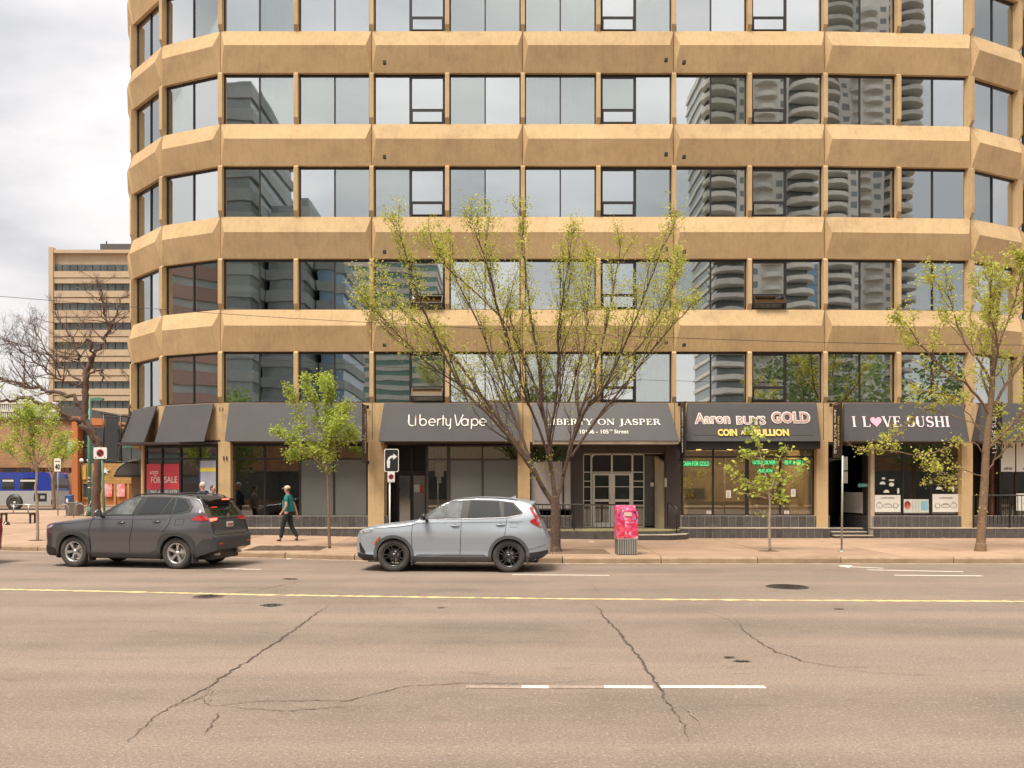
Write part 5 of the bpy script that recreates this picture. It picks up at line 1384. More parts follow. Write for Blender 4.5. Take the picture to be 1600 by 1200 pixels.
d += [('window_surround', M_rubber, [(1.50,1.175),(1.80,1.36),(2.12,1.555),(2.35,1.605),(2.8,1.625),(3.35,1.61),(3.74,1.56),(4.00,1.335),(3.98,1.29),(3.55,1.225),(2.6,1.195)], 'L', .009, None),
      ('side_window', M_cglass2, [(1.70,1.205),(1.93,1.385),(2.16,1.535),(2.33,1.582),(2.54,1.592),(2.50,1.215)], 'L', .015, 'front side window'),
      ('side_window', M_cglass, [(2.66,1.22),(2.72,1.597),(3.38,1.585),(3.44,1.24)], 'L', .015, None),
      ('side_window', M_cglass, [(3.53,1.25),(3.49,1.575),(3.70,1.545),(3.93,1.345),(3.90,1.31)], 'L', .015, None),
      ('tail_lamp', M_lampred, [(4.17,1.44),(4.24,1.475),(4.36,1.28),(4.53,1.22),(4.61,1.10),(4.585,.985),(4.40,1.03),(4.20,1.13),(4.19,1.16),(4.33,1.215)], 'L', .014, None),
      ('headlamp', M_headl, [(.06,.86),(.12,.905),(.46,.975),(.40,.905),(.15,.845)], 'L', .008, None),
      ('side_marker', pm('orange_reflector', (.65,.16,.03), .3), [(.47,.66),(.54,.74),(.62,.80),(.60,.755),(.53,.68),(.49,.60)], 'L', .03, None),
      ('rear_bumper', M_trimb, [(4.02,.24),(4.05,.44),(4.35,.46),(4.66,.50),(4.66,.42),(4.5,.33),(4.3,.27)], 'L', .012, None),
      ('front_bumper', M_trimb, [(.02,.34),(.02,.42),(.14,.40),(.45,.38),(.47,.25),(.2,.245)], 'L', .010, None),
      ('air_duct', M_trimb, [(.07,.62),(.10,.66),(.24,.44),(.24,.40),(.10,.42),(.10,.46)], 'L', .008, None),
      ('lower_trim_line', CR['trim'], [(1.42,.345),(1.50,.40),(3.05,.40),(3.15,.345),(3.05,.37),(1.5,.37)], 'L', .012, None),
      ('rear_window', M_cglass, [(-.55,1.22),(-.50,1.50),(.50,1.50),(.55,1.22)], 'B', .008, None)]
line = M_rubber
CR['strips'] += [('door_gap', line, [(1.37,.40),(1.36,.80),(1.38,1.10),(1.48,1.17)], .010, 'L', .0045), ('door_gap', line, [(2.52,1.20),(2.52,.9),(2.49,.40)], .010, 'L', .0045),
   ('door_gap', line, [(3.58,1.22),(3.56,.95),(3.52,.80)], .009, 'L', .0045), ('bonnet_gap', line, [(.46,.985),(1.0,1.005),(1.45,1.07)], .007, 'L', .0045),
   ('chrome_strip', M_chrome, [(1.52,1.178),(2.6,1.197),(3.56,1.228),(3.97,1.29),(4.02,1.34),(3.80,1.54)], .011, 'L', .014),
   ('feature_line', pm('crease_shade', (.12,.13,.14), .5), [(1.45,1.10),(2.5,1.115),(4.0,1.14)], .007, 'L', .0045),  # shade of the body crease drawn as a thin darker strip
   ('fuel_flap', line, [(3.66,1.02),(3.86,1.02),(3.88,1.11),(3.67,1.115),(3.66,1.02)], .005, 'L', .0045), ('bumper_gap', line, [(4.02,.52),(4.25,.53),(4.6,.62)], .007, 'L', .0045)]
KX = .965
def rear_(x): return x if x < 3.63 else 3.63+(x-3.63)*.87
for k_ in ('top','bot','belt','crown','sq','plan','plan_up'): CR[k_] = [(rear_(x), z) for x, z in CR[k_]]
CR['L'] = rear_(CR['L']); CR['decals'] = [(n_, m_, [(rear_(x), z) for x, z in p_] if s_ == 'L' else p_, s_, o_, l_) for n_, m_, p_, s_, o_, l_ in CR['decals']]
CR['strips'] = [(n_, m_, [(rear_(x), z) for x, z in p_], w_, s_, o_) for n_, m_, p_, w_, s_, o_ in CR['strips']]
for k_ in ('top','bot','belt','crown','sq','plan','plan_up'): CR[k_] = [(x*KX, z) for x, z in CR[k_]]
CR['L'] *= KX; CR['ax'] = tuple(x*KX for x in CR['ax']); CR['sill'] = [(x*KX, z) for x, z in CR['sill']]
CR['decals'] = [(n_, m_, [(x*KX, z) for x, z in p_] if s_ == 'L' else p_, s_, o_, l_) for n_, m_, p_, s_, o_, l_ in CR['decals']]
CR['strips'] = [(n_, m_, [(x*KX, z) for x, z in p_], w_, s_, o_) for n_, m_, p_, w_, s_, o_ in CR['strips']]
rf = Vector((gp(614,893.6).x, gp(614,893.6).y)); rr_ = gp(795,895.9)
yawc = R(-4); carx = Vector((math.cos(yawc), math.sin(yawc))); 
w_r = Vector((-.07, 18.6)); # rear near wheel
def car_origin(wheel, xax, W, yaw):
    c, s = math.cos(yaw), math.sin(yaw); l = (xax, -W); return (wheel.x-(l[0]*c-l[1]*s), wheel.y-(l[0]*s+l[1]*c), 0.0)
t, cb, dec, strip, body = car_thing(CR, car_origin(w_r, 3.63*KX, .86, yawc), yawc, 'pale grey-blue crossover car with black wheels passing the apartment entrance')
def handle(t, cb, x, z, mat, mirror=True, w=.20):
    for sg in (-1, 1):
        p, n = cb.hit((x, sg*3, z), (0, -sg, 0)); b = MB()
        b.tube([Vector((x-w/2, p.y+sg*.004, z)), Vector((x-w/2+.03, p.y+sg*.028, z+.002)), Vector((x+w/2-.03, p.y+sg*.028, z+.004)), Vector((x+w/2, p.y+sg*.004, z+.004))], [.010,.014,.014,.010], 8); b.build('door_handle', mat, t)
        b = MB(); b.lathe([(0,0),(.045,0),(.05,-.012)], 14, Matrix.Translation((x, p.y+sg*.004, z)) @ Matrix.Rotation(R(90)*sg, 4, 'X') @ Matrix.Scale(.6, 4, (0,1,0)) ); b.build('handle_recess', M_rubber, t)
def mirror(t, cb, x, z, mat, cap):
    for sg in (-1, 1):
        p, n = cb.hit((x, sg*3, z-.06), (0, -sg, 0)); y = p.y
        b = MB(); c = Vector((x-.03, y+sg*.17, z+.02)); v = []; f = []
        segs, rings = 14, 8
        for i in range(rings+1):
            th = math.pi*i/rings
            for k in range(segs):
                a = 2*math.pi*k/segs; q = Vector((math.cos(th)*.085, math.sin(th)*math.cos(a)*.115, math.sin(th)*math.sin(a)*.080))
                if q.x > .03: q.x = .03
                v.append(c+q)
        for i in range(rings):
            for k in range(segs): f.append((i*segs+k, i*segs+(k+1)%segs, (i+1)*segs+(k+1)%segs, (i+1)*segs+k))
        b.add(v, f, smooth=True); mo = b.build('door_mirror', cap, t)
        b = MB(); b.lathe([(0,0),(.07,0)], 20, Matrix.Translation(c+Vector((.034,0,0))) @ Matrix.Rotation(R(90),4,'Y') @ Matrix.Scale(1.4,4,(0,1,0))); b.build('mirror_glass', M_chrome, mo)
        b = MB(); b.tube([Vector((x, y-sg*.02, z-.085)), Vector((x-.01, y+sg*.10, z-.05))], [.035,.03], 8); b.build('mirror_foot', mat, mo)
for x, z in ((2.30,1.045),(3.32,1.07)): handle(t, cb, x, z, P_silver)
mirror(t, cb, 1.66, 1.23, M_black, M_black)
# rear spoiler, roof rails, aerial fin
def spoiler(t, x0, x1, z0, z1, w, mat, th=.03):
    b = MB(); n = 12; v = []; f = []
    for i in range(n+1):
        y = -w+2*w*i/n; dx = -.05*(abs(y)/w)**3; dz = -.045*(abs(y)/w)**2.5
        v += [(x0+dx, y, z0+dz), (x1+dx, y, z1+dz), (x1+dx, y, z1-th+dz), (x0+dx, y, z0-th*1.5+dz)]
    for i in range(n):
        for j in range(4): f.append((i*4+j, (i+1)*4+j, (i+1)*4+(j+1)%4, i*4+(j+1)%4))
    f += [(0,1,2,3), tuple(n*4+j for j in (3,2,1,0))]
    b.add(v, f, smooth=False); return b.build('rear_spoiler', mat, t)
spoiler(t, 3.78, 4.08, 1.625, 1.575, .62, P_silver)
b = MB(); 
for sg in (-1,1): 
    pts = []
    for x in [2.35+.12*i for i in range(12)]:
        z = pl(CR['top'], x)-.035; pts.append((x, sg*.625, z+.012))
    b.tube(pts, .014, 6)
b.build('roof_moulding', M_black, t)
b = MB(); b.add([(3.42,0,1.64),(3.62,-.02,1.61),(3.62,.02,1.61),(3.60,0,1.71)], [(0,1,3),(0,3,2),(1,2,3)]); b.build('aerial_fin', P_silver, t)
b = MB(); b.add([(1.45,-.02,1.2),(1.2,-.02,1.2)], []) if False else None
vs_, fs = cb.decal([(1.50,-.62),(1.50,.62),(2.2,.50),(2.2,-.50)], 'T', .006, .006, .08); b = MB(); b.add(vs_, fs, smooth=True); b.build('windscreen', M_cglass, t)
for sg in (-1, 1):
    vs_, fs = cb.decal([(.40*sg,.90),(.40*sg,.72),(.62*sg,.78),(.66*sg,.88)], 'F', .01, .01, .08); b = MB(); b.add(vs_, fs); b.build('headlamp', M_headl, t)
vs_, fs = cb.decal([(-.5,.45),(.5,.45),(.55,.72),(-.55,.72)], 'F', .008, .01, .1); b = MB(); b.add(vs_, fs); b.build('grille', M_trimb, t)
# mud flap behind each wheel
def flap(t, sp, mat):
    for ax in sp['ax']:
        for sg in (-1,1):
            b = MB(); b.box(ax+sp['arch_r']-.005, ax+sp['arch_r']+.02, min(sg*(sp['W']-.28), sg*(sp['W']-.03)), max(sg*(sp['W']-.28), sg*(sp['W']-.03)), .15, .38); b.build('mud_flap', mat, t)
flap(t, CR, M_trim)
# ---- charcoal crossover at the left
RV = dict(name='parked_car', L=4.60, W=.925, wr=.362, tw=.23, rim_r=.233, ax=(.925, 3.615), arch_r=.41, inset=.035,
  top=[(0,.80),(.03,.91),(.08,.985),(.2,1.03),(.6,1.085),(1.0,1.13),(1.35,1.17),(1.48,1.205),(1.8,1.38),(2.1,1.54),(2.35,1.645),(2.6,1.69),(3.0,1.70),(3.5,1.69),(3.9,1.655),(4.08,1.62),(4.17,1.52),(4.28,1.34),(4.38,1.20),(4.44,1.12),(4.47,1.0),(4.50,.86),(4.53,.80),(4.58,.76),(4.60,.70)],
  bot=[(0,.34),(.15,.26),(.6,.24),(4.0,.25),(4.4,.38),(4.60,.46)],
  belt=[(0,1.4),(1.4,1.4),(1.5,1.165),(2.5,1.19),(3.5,1.225),(4.0,1.26),(4.3,1.32),(4.42,1.6)],
  crown=[(0,.05),(.3,.05),(1.3,.06),(1.6,.03),(2.2,.035),(3.0,.05),(4.1,.05),(4.3,.03),(4.6,.03)], sq=[(0,3.2),(1.3,3.4),(1.6,2.2),(4.0,2.6),(4.69,3.6)],
  sec=[(.20,.88),(.30,.95),(.40,.97),(.60,.975),(.80,1.0),(.93,.99),(1.03,.975),(1.12,.955),(1.2,.94),(1.3,.93)], tumble=.25, roofz=1.67,
  plan=[(-.1,.64),(0,.70),(.06,.79),(.16,.88),(.35,.955),(.7,.99),(1.1,1.0),(3.9,1.0),(4.2,.985),(4.40,.955),(4.5,.93),(4.56,.90),(4.60,.84),(4.8,.82)],
  plan_up=[(0,.80),(1.3,.98),(3.6,1.0),(4.0,.985),(4.2,.955),(4.40,.91),(4.60,.84)],
  paint=P_grey, glass=M_cglass, trim=M_trim, rim=pm('silver_rim', (.62,.61,.60), .28, metal=.85, var=.04), spokes=5, spoke_pair=(-.11,.11), spoke_w=(.040,.052),
  clad={'f': (.40,.485), 'r': (.40,.485)}, clad_off=.022, angular=True,
  sill=[(1.33,.25),(3.20,.25),(3.20,.44),(3.08,.42),(2.9,.36),(1.45,.36),(1.33,.42)], decals=[], strips=[])
d = RV['decals']
d += [('window_surround', M_rubber, [(1.56,1.195),(1.90,1.40),(2.20,1.565),(2.42,1.635),(2.9,1.65),(3.55,1.635),(3.82,1.60),(3.98,1.42),(3.95,1.30),(3.7,1.255),(2.6,1.215)], 'L', .009, None),
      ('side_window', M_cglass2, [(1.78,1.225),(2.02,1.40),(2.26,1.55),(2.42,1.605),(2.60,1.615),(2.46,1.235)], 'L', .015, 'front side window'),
      ('side_window', M_cglass, [(2.62,1.24),(2.75,1.62),(3.36,1.612),(3.16,1.26)], 'L', .015, None),
      ('side_window', M_cglass, [(3.22,1.262),(3.42,1.60),(3.48,1.60),(3.46,1.27)], 'L', .015, None),
      ('side_window', M_cglass, [(3.53,1.275),(3.54,1.60),(3.74,1.585),(3.90,1.42),(3.88,1.33)], 'L', .015, None),
      ('headlamp', M_headl, [(.05,.88),(.10,.935),(.42,.985),(.30,.91),(.10,.865)], 'L', .008, None),
      ('tail_lamp', M_lampred, [(3.98,1.13),(4.18,1.225),(4.43,1.235),(4.45,1.12),(4.30,1.10),(4.08,1.105)], 'L', .016, None),
      ('rear_bumper', M_trim, [(4.02,.26),(4.03,.50),(4.15,.56),(4.30,.68),(4.585,.70),(4.59,.46),(4.4,.40),(4.2,.33)], 'L', .014, None),
      ('front_bumper', M_trimb, [(.02,.36),(.02,.48),(.14,.50),(.42,.44),(.44,.27),(.2,.265)], 'L', .010, None),
      ('rear_window', M_cglass, [(-.62,1.20),(-.55,1.47),(.55,1.47),(.62,1.20)], 'B', .010, None),
      ('rear_bumper', M_trim, [(-.86,.46),(.86,.46),(.84,.74),(-.84,.74)], 'B', .012, 'lower rear bumper of dull grey plastic'),
      ('tail_lamp', M_brake, [(-.80,1.09),(-.80,1.15),(-.50,1.15),(-.54,1.11)], 'B', .014, 'lit left tail lamp'),
      ('tail_lamp', M_lampred, [(.83,1.07),(.83,1.17),(.44,1.16),(.50,1.09)], 'B', .014, None),
      ('tail_lamp_bar', M_trimb, [(-.44,1.12),(.44,1.12),(.44,1.145),(-.44,1.145)], 'B', .012, None),
      ('rear_reflector', M_lampred, [(-.74,.56),(-.56,.56),(-.56,.60),(-.74,.60)], 'B', .020, None),
      ('rear_reflector', M_lampred, [(.74,.56),(.56,.56),(.56,.60),(.74,.60)], 'B', .020, None)]
RV['strips'] += [('door_gap', line, [(1.40,.43),(1.37,.85),(1.42,1.10),(1.55,1.19)], .011, 'L', .0045), ('door_gap', line, [(2.50,1.22),(2.50,.9),(2.42,.62),(2.44,.37)], .011, 'L', .0045),
   ('door_gap', line, [(3.50,1.27),(3.44,1.02),(3.30,.84)], .010, 'L', .0045), ('bonnet_gap', line, [(.42,1.0),(1.0,1.03),(1.45,1.09)], .007, 'L', .0045),
   ('feature_line', pm('fold_shade', (.045,.045,.05), .5), [(1.45,1.12),(2.5,1.13),(3.4,1.12)], .007, 'L', .0045), ('fuel_flap', line, [(3.60,1.0),(3.80,1.01),(3.82,1.14),(3.61,1.135),(3.60,1.0)], .006, 'L', .0045),  # feature line: shade along the body fold put in as a dark strip
   ('tailgate_gap', line, [(-.80,.78),(-.72,1.06),(-.46,1.08)], .010, 'B', .006), ('tailgate_gap', line, [(.80,.78),(.72,1.06),(.46,1.08)], .010, 'B', .006), ('tailgate_gap', line, [(-.80,.78),(.80,.78)], .010, 'B', .006)]
yawr = R(-10.5)
w_r = Vector((-7.80, 19.35))
t, cb, dec, strip, body = car_thing(RV, car_origin(w_r, 3.615, .86, yawr), yawr, 'charcoal grey crossover car with silver wheels and red tail lamps at the left kerb')
t.scale = (1, 1, 1.025)
for x, z in ((2.20,1.05),(3.12,1.075)): handle(t, cb, x, z, P_grey)
mirror(t, cb, 1.72, 1.25, M_black, P_grey)
spoiler(t, 3.98, 4.36, 1.665, 1.60, .60, M_black, .035)
b = MB(); b.box(4.345, 4.37, -.16, .16, 1.565, 1.59); b.build('brake_lamp', M_brake, t)
for sg in (-1,1):
    b = MB(); pts = []
    for x in [2.40+.12*i for i in range(14)]: pts.append((x, sg*.60, pl(RV['top'], x)+.015))
    b.tube([(pts[0][0]-.08, pts[0][1], pts[0][2]-.06)]+pts+[(pts[-1][0]+.08, pts[-1][1], pts[-1][2]-.05)], .016, 6); b.build('roof_rail', M_black, t)
p, n = cb.hit((8, .05, 1.0), (-1,0,0)); 
b = MB(); b.box(p.x+.004, p.x+.014, -.15, .15, .92, 1.06); npl = b.build('number_plate', M_plate, t)
o = link('lettering', text_mesh('CKF 4731', .22, .055, pm('plate_red', (.5,.05,.06), .5)), npl, (p.x+.018, 0, .985), R(90))
p, n = cb.hit((8, .0, 1.15), (-1,0,0)); b = MB(); b.lathe([(.035,0),(.048,.006),(.06,0)], 20, Matrix.Translation((p.x+.012,0,1.20)) @ Matrix.Rotation(R(90),4,'Y')); b.lathe([(.018,0),(.024,.006),(.03,0)], 16, Matrix.Translation((p.x+.013,0,1.20)) @ Matrix.Rotation(R(90),4,'Y')); b.build('badge', M_chrome, t)
b = MB(); b.tube([(p.x-.02, .0, 1.26), (p.x-.06, .25, 1.30)], .008, 5); b.build('wiper', M_black, t)
b = MB()
for sg in (-1,1): b.tube([(4.2, sg*.5, .32), (4.5, sg*.5, .33)], .032, 10)
b.build('exhaust_pipe', M_chrome, t)
vs_, fs = cb.decal([(1.55,-.62),(1.55,.62),(2.3,.50),(2.3,-.50)], 'T', .006, .006, .08); b = MB(); b.add(vs_, fs, smooth=True); b.build('windscreen', M_cglass, t)
flap(t, RV, M_trim)
for sg in (-1,):
    pass
# ---- red car, only its tail corner reaches into the picture at the far left
import copy
RD = copy.deepcopy({k: v for k, v in CR.items() if k not in ('decals','strips','paint','glass','trim','rim')}); RD.update(paint=P_red, glass=M_cglass, trim=M_trimb, rim=M_alu, decals=CR['decals'][:6], strips=[], name='parked_car')
RD['top'] = [(x, z if z < 1.1 else 1.1+(z-1.1)*.62) for x, z in CR['top']]; RD['roofz'] = 1.46
RD['decals'] = [('tail_lamp', M_lampred, [(4.35,.80),(4.40,.95),(4.60,.93),(4.62,.80)], 'L', .012, None)]
t, cb, *_ = car_thing(RD, car_origin(Vector((-13.98,19.6)), 3.63*KX, .86, R(-12)), R(-12), 'dark red car cut off by the left edge, only its rear corner showing')
# ---------------------------------------------------------------- trees
def leaf_mat(name, c1, c2):
    m = bpy.data.materials.new(name); m.use_nodes = True; N = m.node_tree.nodes; L = m.node_tree.links; N.clear()
    o = N.new('ShaderNodeOutputMaterial'); a = N.new('ShaderNodeMixShader'); a.inputs[0].default_value = .42
    d = N.new('ShaderNodeBsdfPrincipled'); d.inputs['Roughness'].default_value = .55; t = N.new('ShaderNodeBsdfTranslucent')
    g = N.new('ShaderNodeNewGeometry'); w = N.new('ShaderNodeTexWhiteNoise'); w.noise_dimensions = '3D'
    sn = N.new('ShaderNodeVectorMath'); sn.operation = 'SNAP'; sn.inputs[1].default_value = (.15,.15,.15); L.new(g.outputs['Position'], sn.inputs[0]); L.new(sn.outputs[0], w.inputs['Vector'])
    mx_ = N.new('ShaderNodeMixRGB'); L.new(w.outputs['Value'], mx_.inputs[0]); mx_.inputs[1].default_value = (*c1,1); mx_.inputs[2].default_value = (*c2,1)
    L.new(mx_.outputs[0], d.inputs['Base Color']); L.new(mx_.outputs[0], t.inputs['Color']); L.new(d.outputs[0], a.inputs[1]); L.new(t.outputs[0], a.inputs[2]); L.new(a.outputs[0], o.inputs[0])
    return m
M_leafy = leaf_mat('elm_leaf', (.42,.44,.06), (.60,.60,.14)); M_leafg = leaf_mat('sapling_leaf', (.32,.42,.05), (.52,.58,.12)); M_leafd = leaf_mat('dense_leaf', (.12,.18,.06), (.20,.27,.09))
M_bark = pm('elm_bark', (.15,.095,.065), .9, c2=(.055,.035,.025), scale=14, bump=1.2, bscale=35)
M_barkd = pm('dark_bark', (.15,.10,.08), .9, c2=(.075,.05,.042), scale=12, bump=1.0, bscale=30)
M_barkl = pm('pale_bark', (.42,.33,.25), .8, c2=(.26,.19,.14), scale=18, bump=.5, bscale=40)
M_barkt = pm('tan_bark', (.26,.17,.10), .9, c2=(.14,.09,.055), scale=16, bump=1.0, bscale=40)

class Tree:
    def __init__(s, seed, base, leaf=.055, sides=6):
        s.r = random.Random(seed); s.base = Vector(base); s.tr = MB(); s.br = MB(); s.tw = MB(); s.lf = MB(); s.leaf = leaf; s.nl = 0; s.lowz = None
    def spline(s, pts, n=5):
        P_ = [Vector(p) for p in pts]; out = []
        for i in range(len(P_)-1):
            a = P_[i-1] if i else P_[i]; b_, c = P_[i], P_[i+1]; d = P_[i+2] if i+2 < len(P_) else c
            for k in range(n):
                t = k/n; out.append(.5*((2*b_)+(c-a)*t+(2*a-5*b_+4*c-d)*t*t+(-a+3*b_-3*c+d)*t**3))
        out.append(P_[-1]); return out
    def leaves(s, p, d, n, spread):
        r = s.r
        for _ in range(n):
            q = p+Vector((r.gauss(0,1), r.gauss(0,1), r.gauss(0,1)))*spread-s.base; a = Vector((r.uniform(-1,1), r.uniform(-1,1), r.uniform(-.5,.8))).normalized(); b_ = a.cross(Vector((r.uniform(-1,1), r.uniform(-1,1), r.uniform(-1,1)))).normalized()
            l = s.leaf*r.uniform(.6,1.35); w = l*.36; nn = a.cross(b_)*l*.14
            s.lf.add([q, q+a*l*.45+b_*w+nn, q+a*l, q+a*l*.45-b_*w+nn], [(0,1,2),(0,2,3)]); s.nl += 1
    def wander(s, p, d, L_, r0, r1, n, up=.15, jit=.11):
        r = s.r; pts = [p.copy()]; d = d.normalized()
        for i in range(n):
            d = (d+Vector((r.gauss(0,jit), r.gauss(0,jit), r.gauss(0,jit)*.6))+Vector((0,0,up))/n).normalized(); pts.append(pts[-1]+d*L_/n)
        return pts, [r0+(r1-r0)*i/n for i in range(n+1)]
    def limb(s, pts, r0, r1, kids=8, klen=1.4, start=.3, ang=.6, lv=1, up=.5, nleaf=3, lspread=.10, where='br', leafp=1.0, n=5, kidlv=(5,4), tip=True, rough=0.0):
        r = s.r; sp_ = s.spline(pts, n)
        if rough: sp_ = [sp_[0]]+[q+Vector((r.gauss(0,rough),r.gauss(0,rough),r.gauss(0,rough))) for q in sp_[1:-1]]+[sp_[-1]]
        m = len(sp_); rs = [r0*(1-i/(m-1))**.8+r1*(i/(m-1)) if i else r0 for i in range(m)]
        (s.tr if where == 'tr' else s.br).tube([q-s.base for q in sp_], rs, 10 if where == 'tr' else 6)
        for k in range(kids):
            f_ = start+(1-start)*(k+r.random())/kids; i = min(m-2, int(f_*(m-1))); p = sp_[i].lerp(sp_[i+1], f_*(m-1)-i); d = (sp_[i+1]-sp_[i]).normalized()
            ax_ = d.orthogonal().normalized(); ax_.rotate(Matrix.Rotation(r.uniform(0, 2*math.pi), 3, d)); q = (d*math.cos(ang)+ax_*math.sin(ang)).normalized()
            L_ = klen*r.uniform(.55,1.15)*(1.15-.6*f_); rr = max(.004, min(rs[i]*.55, .012+L_*.010))
            s.twig(p, q, L_, rr, kidlv[0], kidlv[1], up, nleaf, lspread, leafp)
        if tip: s.twig(sp_[-1], (sp_[-1]-sp_[-2]), klen*.5, r1, 4, 3, up, nleaf, lspread, leafp)
    def twig(s, p, d, L_, r0, nk, nk2, up, nleaf, lspread, leafp):
        r = s.r; pts, rs = s.wander(p, d, L_, r0, .004, 6, up); s.br.tube([q-s.base for q in pts], rs, 4, caps=False)
        for k in range(nk):
            f_ = .25+.75*(k+r.random())/nk; i = min(4, int(f_*6)); q = pts[i].lerp(pts[i+1], .5); dd = (pts[i+1]-pts[i]).normalized()
            ax_ = dd.orthogonal().normalized(); ax_.rotate(Matrix.Rotation(r.uniform(0, 2*math.pi), 3, dd)); e = dd*math.cos(.6)+ax_*math.sin(.6)
            l2 = L_*.42*r.uniform(.5,1.2); p2, r2 = s.wander(q, e, l2, max(.0035, r0*.35), .0025, 4, up, .2); s.tw.tube([x-s.base for x in p2], r2, 3, caps=False)
            for j in range(nk2):
                x = p2[1+j % 4]; d3 = Vector((r.gauss(0,1), r.gauss(0,1), r.gauss(0,1)+.6)).normalized(); l3 = l2*.45*r.uniform(.4,1.2)
                p3 = [x, x+d3*l3*.5+Vector((0,0,.01)), x+d3*l3]; s.tw.tube([y-s.base for y in p3], [.003,.0026,.002], 3, caps=False)
                if nleaf and r.random() < leafp*s.lw(p3[-1]): s.leaves(p3[-1], d3, nleaf, lspread); s.leaves(p3[1], d3, max(1, nleaf//2), lspread*.8)
        if nleaf and r.random() < leafp: s.leaves(pts[-1], d, nleaf, lspread)
    def lw(s, p): return 1.0 if s.lowz is None else max(0.08, min(1.0, (p.z-s.lowz[0])/(s.lowz[1]-s.lowz[0])))
    def done(s, name, label, bark, leafm, group='street trees along the pavement', cat='tree', fm='foliage'):
        t = thing(name, s.base, label, cat, group)
        s.tr.build('trunk', bark, t, fix=False)
        if s.br.v: s.br.build('branches', bark, t, fix=False)
        if s.tw.v: tag(s.tw.build('twigs', bark, t, fix=False), kind='stuff')
        if s.lf.v: tag(s.lf.build(fm, leafm, t, fix=False), kind='stuff')
        return t
def LP(pts, Y, dy=0.0):
    "limb drawn in the plane at depth Y, swinging dy towards (-) or away from the street by its end"
    n = len(pts); return [P(x, y, Y+dy*i/(n-1)) if True else None for i, (x, y) in enumerate(pts)]
# 1. the large vase-shaped elm in front of the entrance
Y = 22.55; T = Tree(3, P(868, 864, Y), .058)
T.lowz = (3.8, 6.6)
T.limb(LP([(868,864),(868,830),(868,800),(867,775)], Y), .145, .105, 0, where='tr', tip=False)
T.limb([P(868,866,Y), P(868,862,Y), P(868,853,Y)], .19, .135, 0, where='tr', tip=False)
G1 = dict(kids=17, klen=1.75, start=.20, ang=.30, up=.60, nleaf=5, lspread=.10, rough=.006)
LIMBS = [([(866,790),(850,765),(833,732),(812,700),(785,662),(750,615),(715,565),(672,522),(635,490),(598,450)], .095, 1.0),
 ([(850,765),(828,730),(800,690),(768,652),(722,606),(690,545),(660,480),(640,420),(628,375)], .07, -1.3),
 ([(833,735),(818,690),(798,640),(775,575),(745,500),(715,440),(700,390)], .06, 1.5),
 ([(867,785),(862,740),(858,690),(846,630),(842,570),(830,500),(822,430),(818,365)], .095, .3),
 ([(860,730),(846,680),(820,615),(795,540),(775,470),(760,410),(745,370)], .06, -1.4),
 ([(858,690),(866,640),(872,580),(872,520),(880,460),(890,400)], .055, -1.5),
 ([(869,785),(880,745),(892,700),(905,650),(925,590),(945,520),(958,455),(968,395)], .09, 1.2),
 ([(880,745),(894,690),(915,640),(935,620),(962,570),(990,505),(1015,440),(1035,385)], .065, -1.2),
 ([(892,715),(915,680),(945,640),(985,590),(1020,545),(1050,510),(1070,490)], .055, .8),
 ([(846,640),(832,590),(818,560),(790,505),(735,450),(700,420),(680,390)], .045, .6),
 ([(905,650),(903,590),(915,530),(918,470),(925,415)], .045, 1.8),
 ([(750,615),(700,590),(660,560),(620,520),(590,490)], .035, -.8),
 ([(962,570),(1000,540),(1035,480),(1060,430)], .035, 1.2)]
for pts, r0, dy in LIMBS: T.limb(LP(pts, Y, dy*1.15), r0*.72, .010, **G1)
for x, y in ((838,735),(845,745),(858,722),(832,722)): T.leaves(P(x, y, Y-.1), None, 28, .16)
T.done('elm_tree', 'large vase-shaped elm with many rising limbs and sparse young leaves before the entrance', M_bark, M_leafy)
# 2. right tree
Y = 22.7; T = Tree(8, P(1532, 862, Y), .075)
T.limb(LP([(1532,862),(1534,820),(1538,760),(1541,700),(1547,640),(1551,590),(1553,530),(1560,470),(1566,430)], Y), .125, .02, 8, 1.0, start=.45, where='tr', ang=.7, nleaf=4, lspread=.11)
T.limb([P(1532,864,Y), P(1532,859,Y), P(1533,848,Y)], .16, .12, 0, where='tr', tip=False)
G2 = dict(leafp=.34, kids=9, klen=1.15, start=.25, ang=.5, up=.4, nleaf=8, lspread=.085, rough=.02)
for pts, r0, dy in [([(1541,712),(1515,690),(1480,700),(1440,712),(1400,706),(1345,700)], .022, -.6), ([(1545,670),(1500,655),(1460,640),(1430,650),(1390,690)], .020, .9), ([(1547,650),(1520,610),(1480,580),(1440,540),(1415,505)], .05, -1.0),
  ([(1551,600),(1525,560),(1500,520),(1485,470),(1470,450)], .045, .8), ([(1543,700),(1575,670),(1605,640),(1650,610)], .045, -.7), ([(1548,640),(1580,590),(1610,540),(1640,480)], .055, .8), ([(1555,560),(1570,510),(1590,450),(1600,420)], .04, -.6),
  ([(1541,735),(1560,715),(1590,680),(1630,665)], .03, .9), ([(1547,630),(1535,570),(1545,510),(1530,460)], .04, 1.3), ([(1551,590),(1560,540),(1545,480),(1550,430)], .035, -1.4), ([(1540,745),(1510,735),(1490,745),(1465,737)], .018, -.5), ([(1545,690),(1510,640),(1490,620),(1440,610)], .03, 1.2)]:
    low = pts[0][1] > 665 and pts[-1][0] < 1500; T.limb(LP(pts, Y, dy), r0*.8, .009, **({**G2, 'kids': 6, 'leafp': .22, 'klen': .8} if low else G2))
for y in (740,765,790,800): T.leaves(P(1536, y, Y-.05), None, 5, .12)
T.done('linden_tree', 'straight trunked tree with leafy spreading branches, right of the sushi shop window', M_barkt, M_leafy)
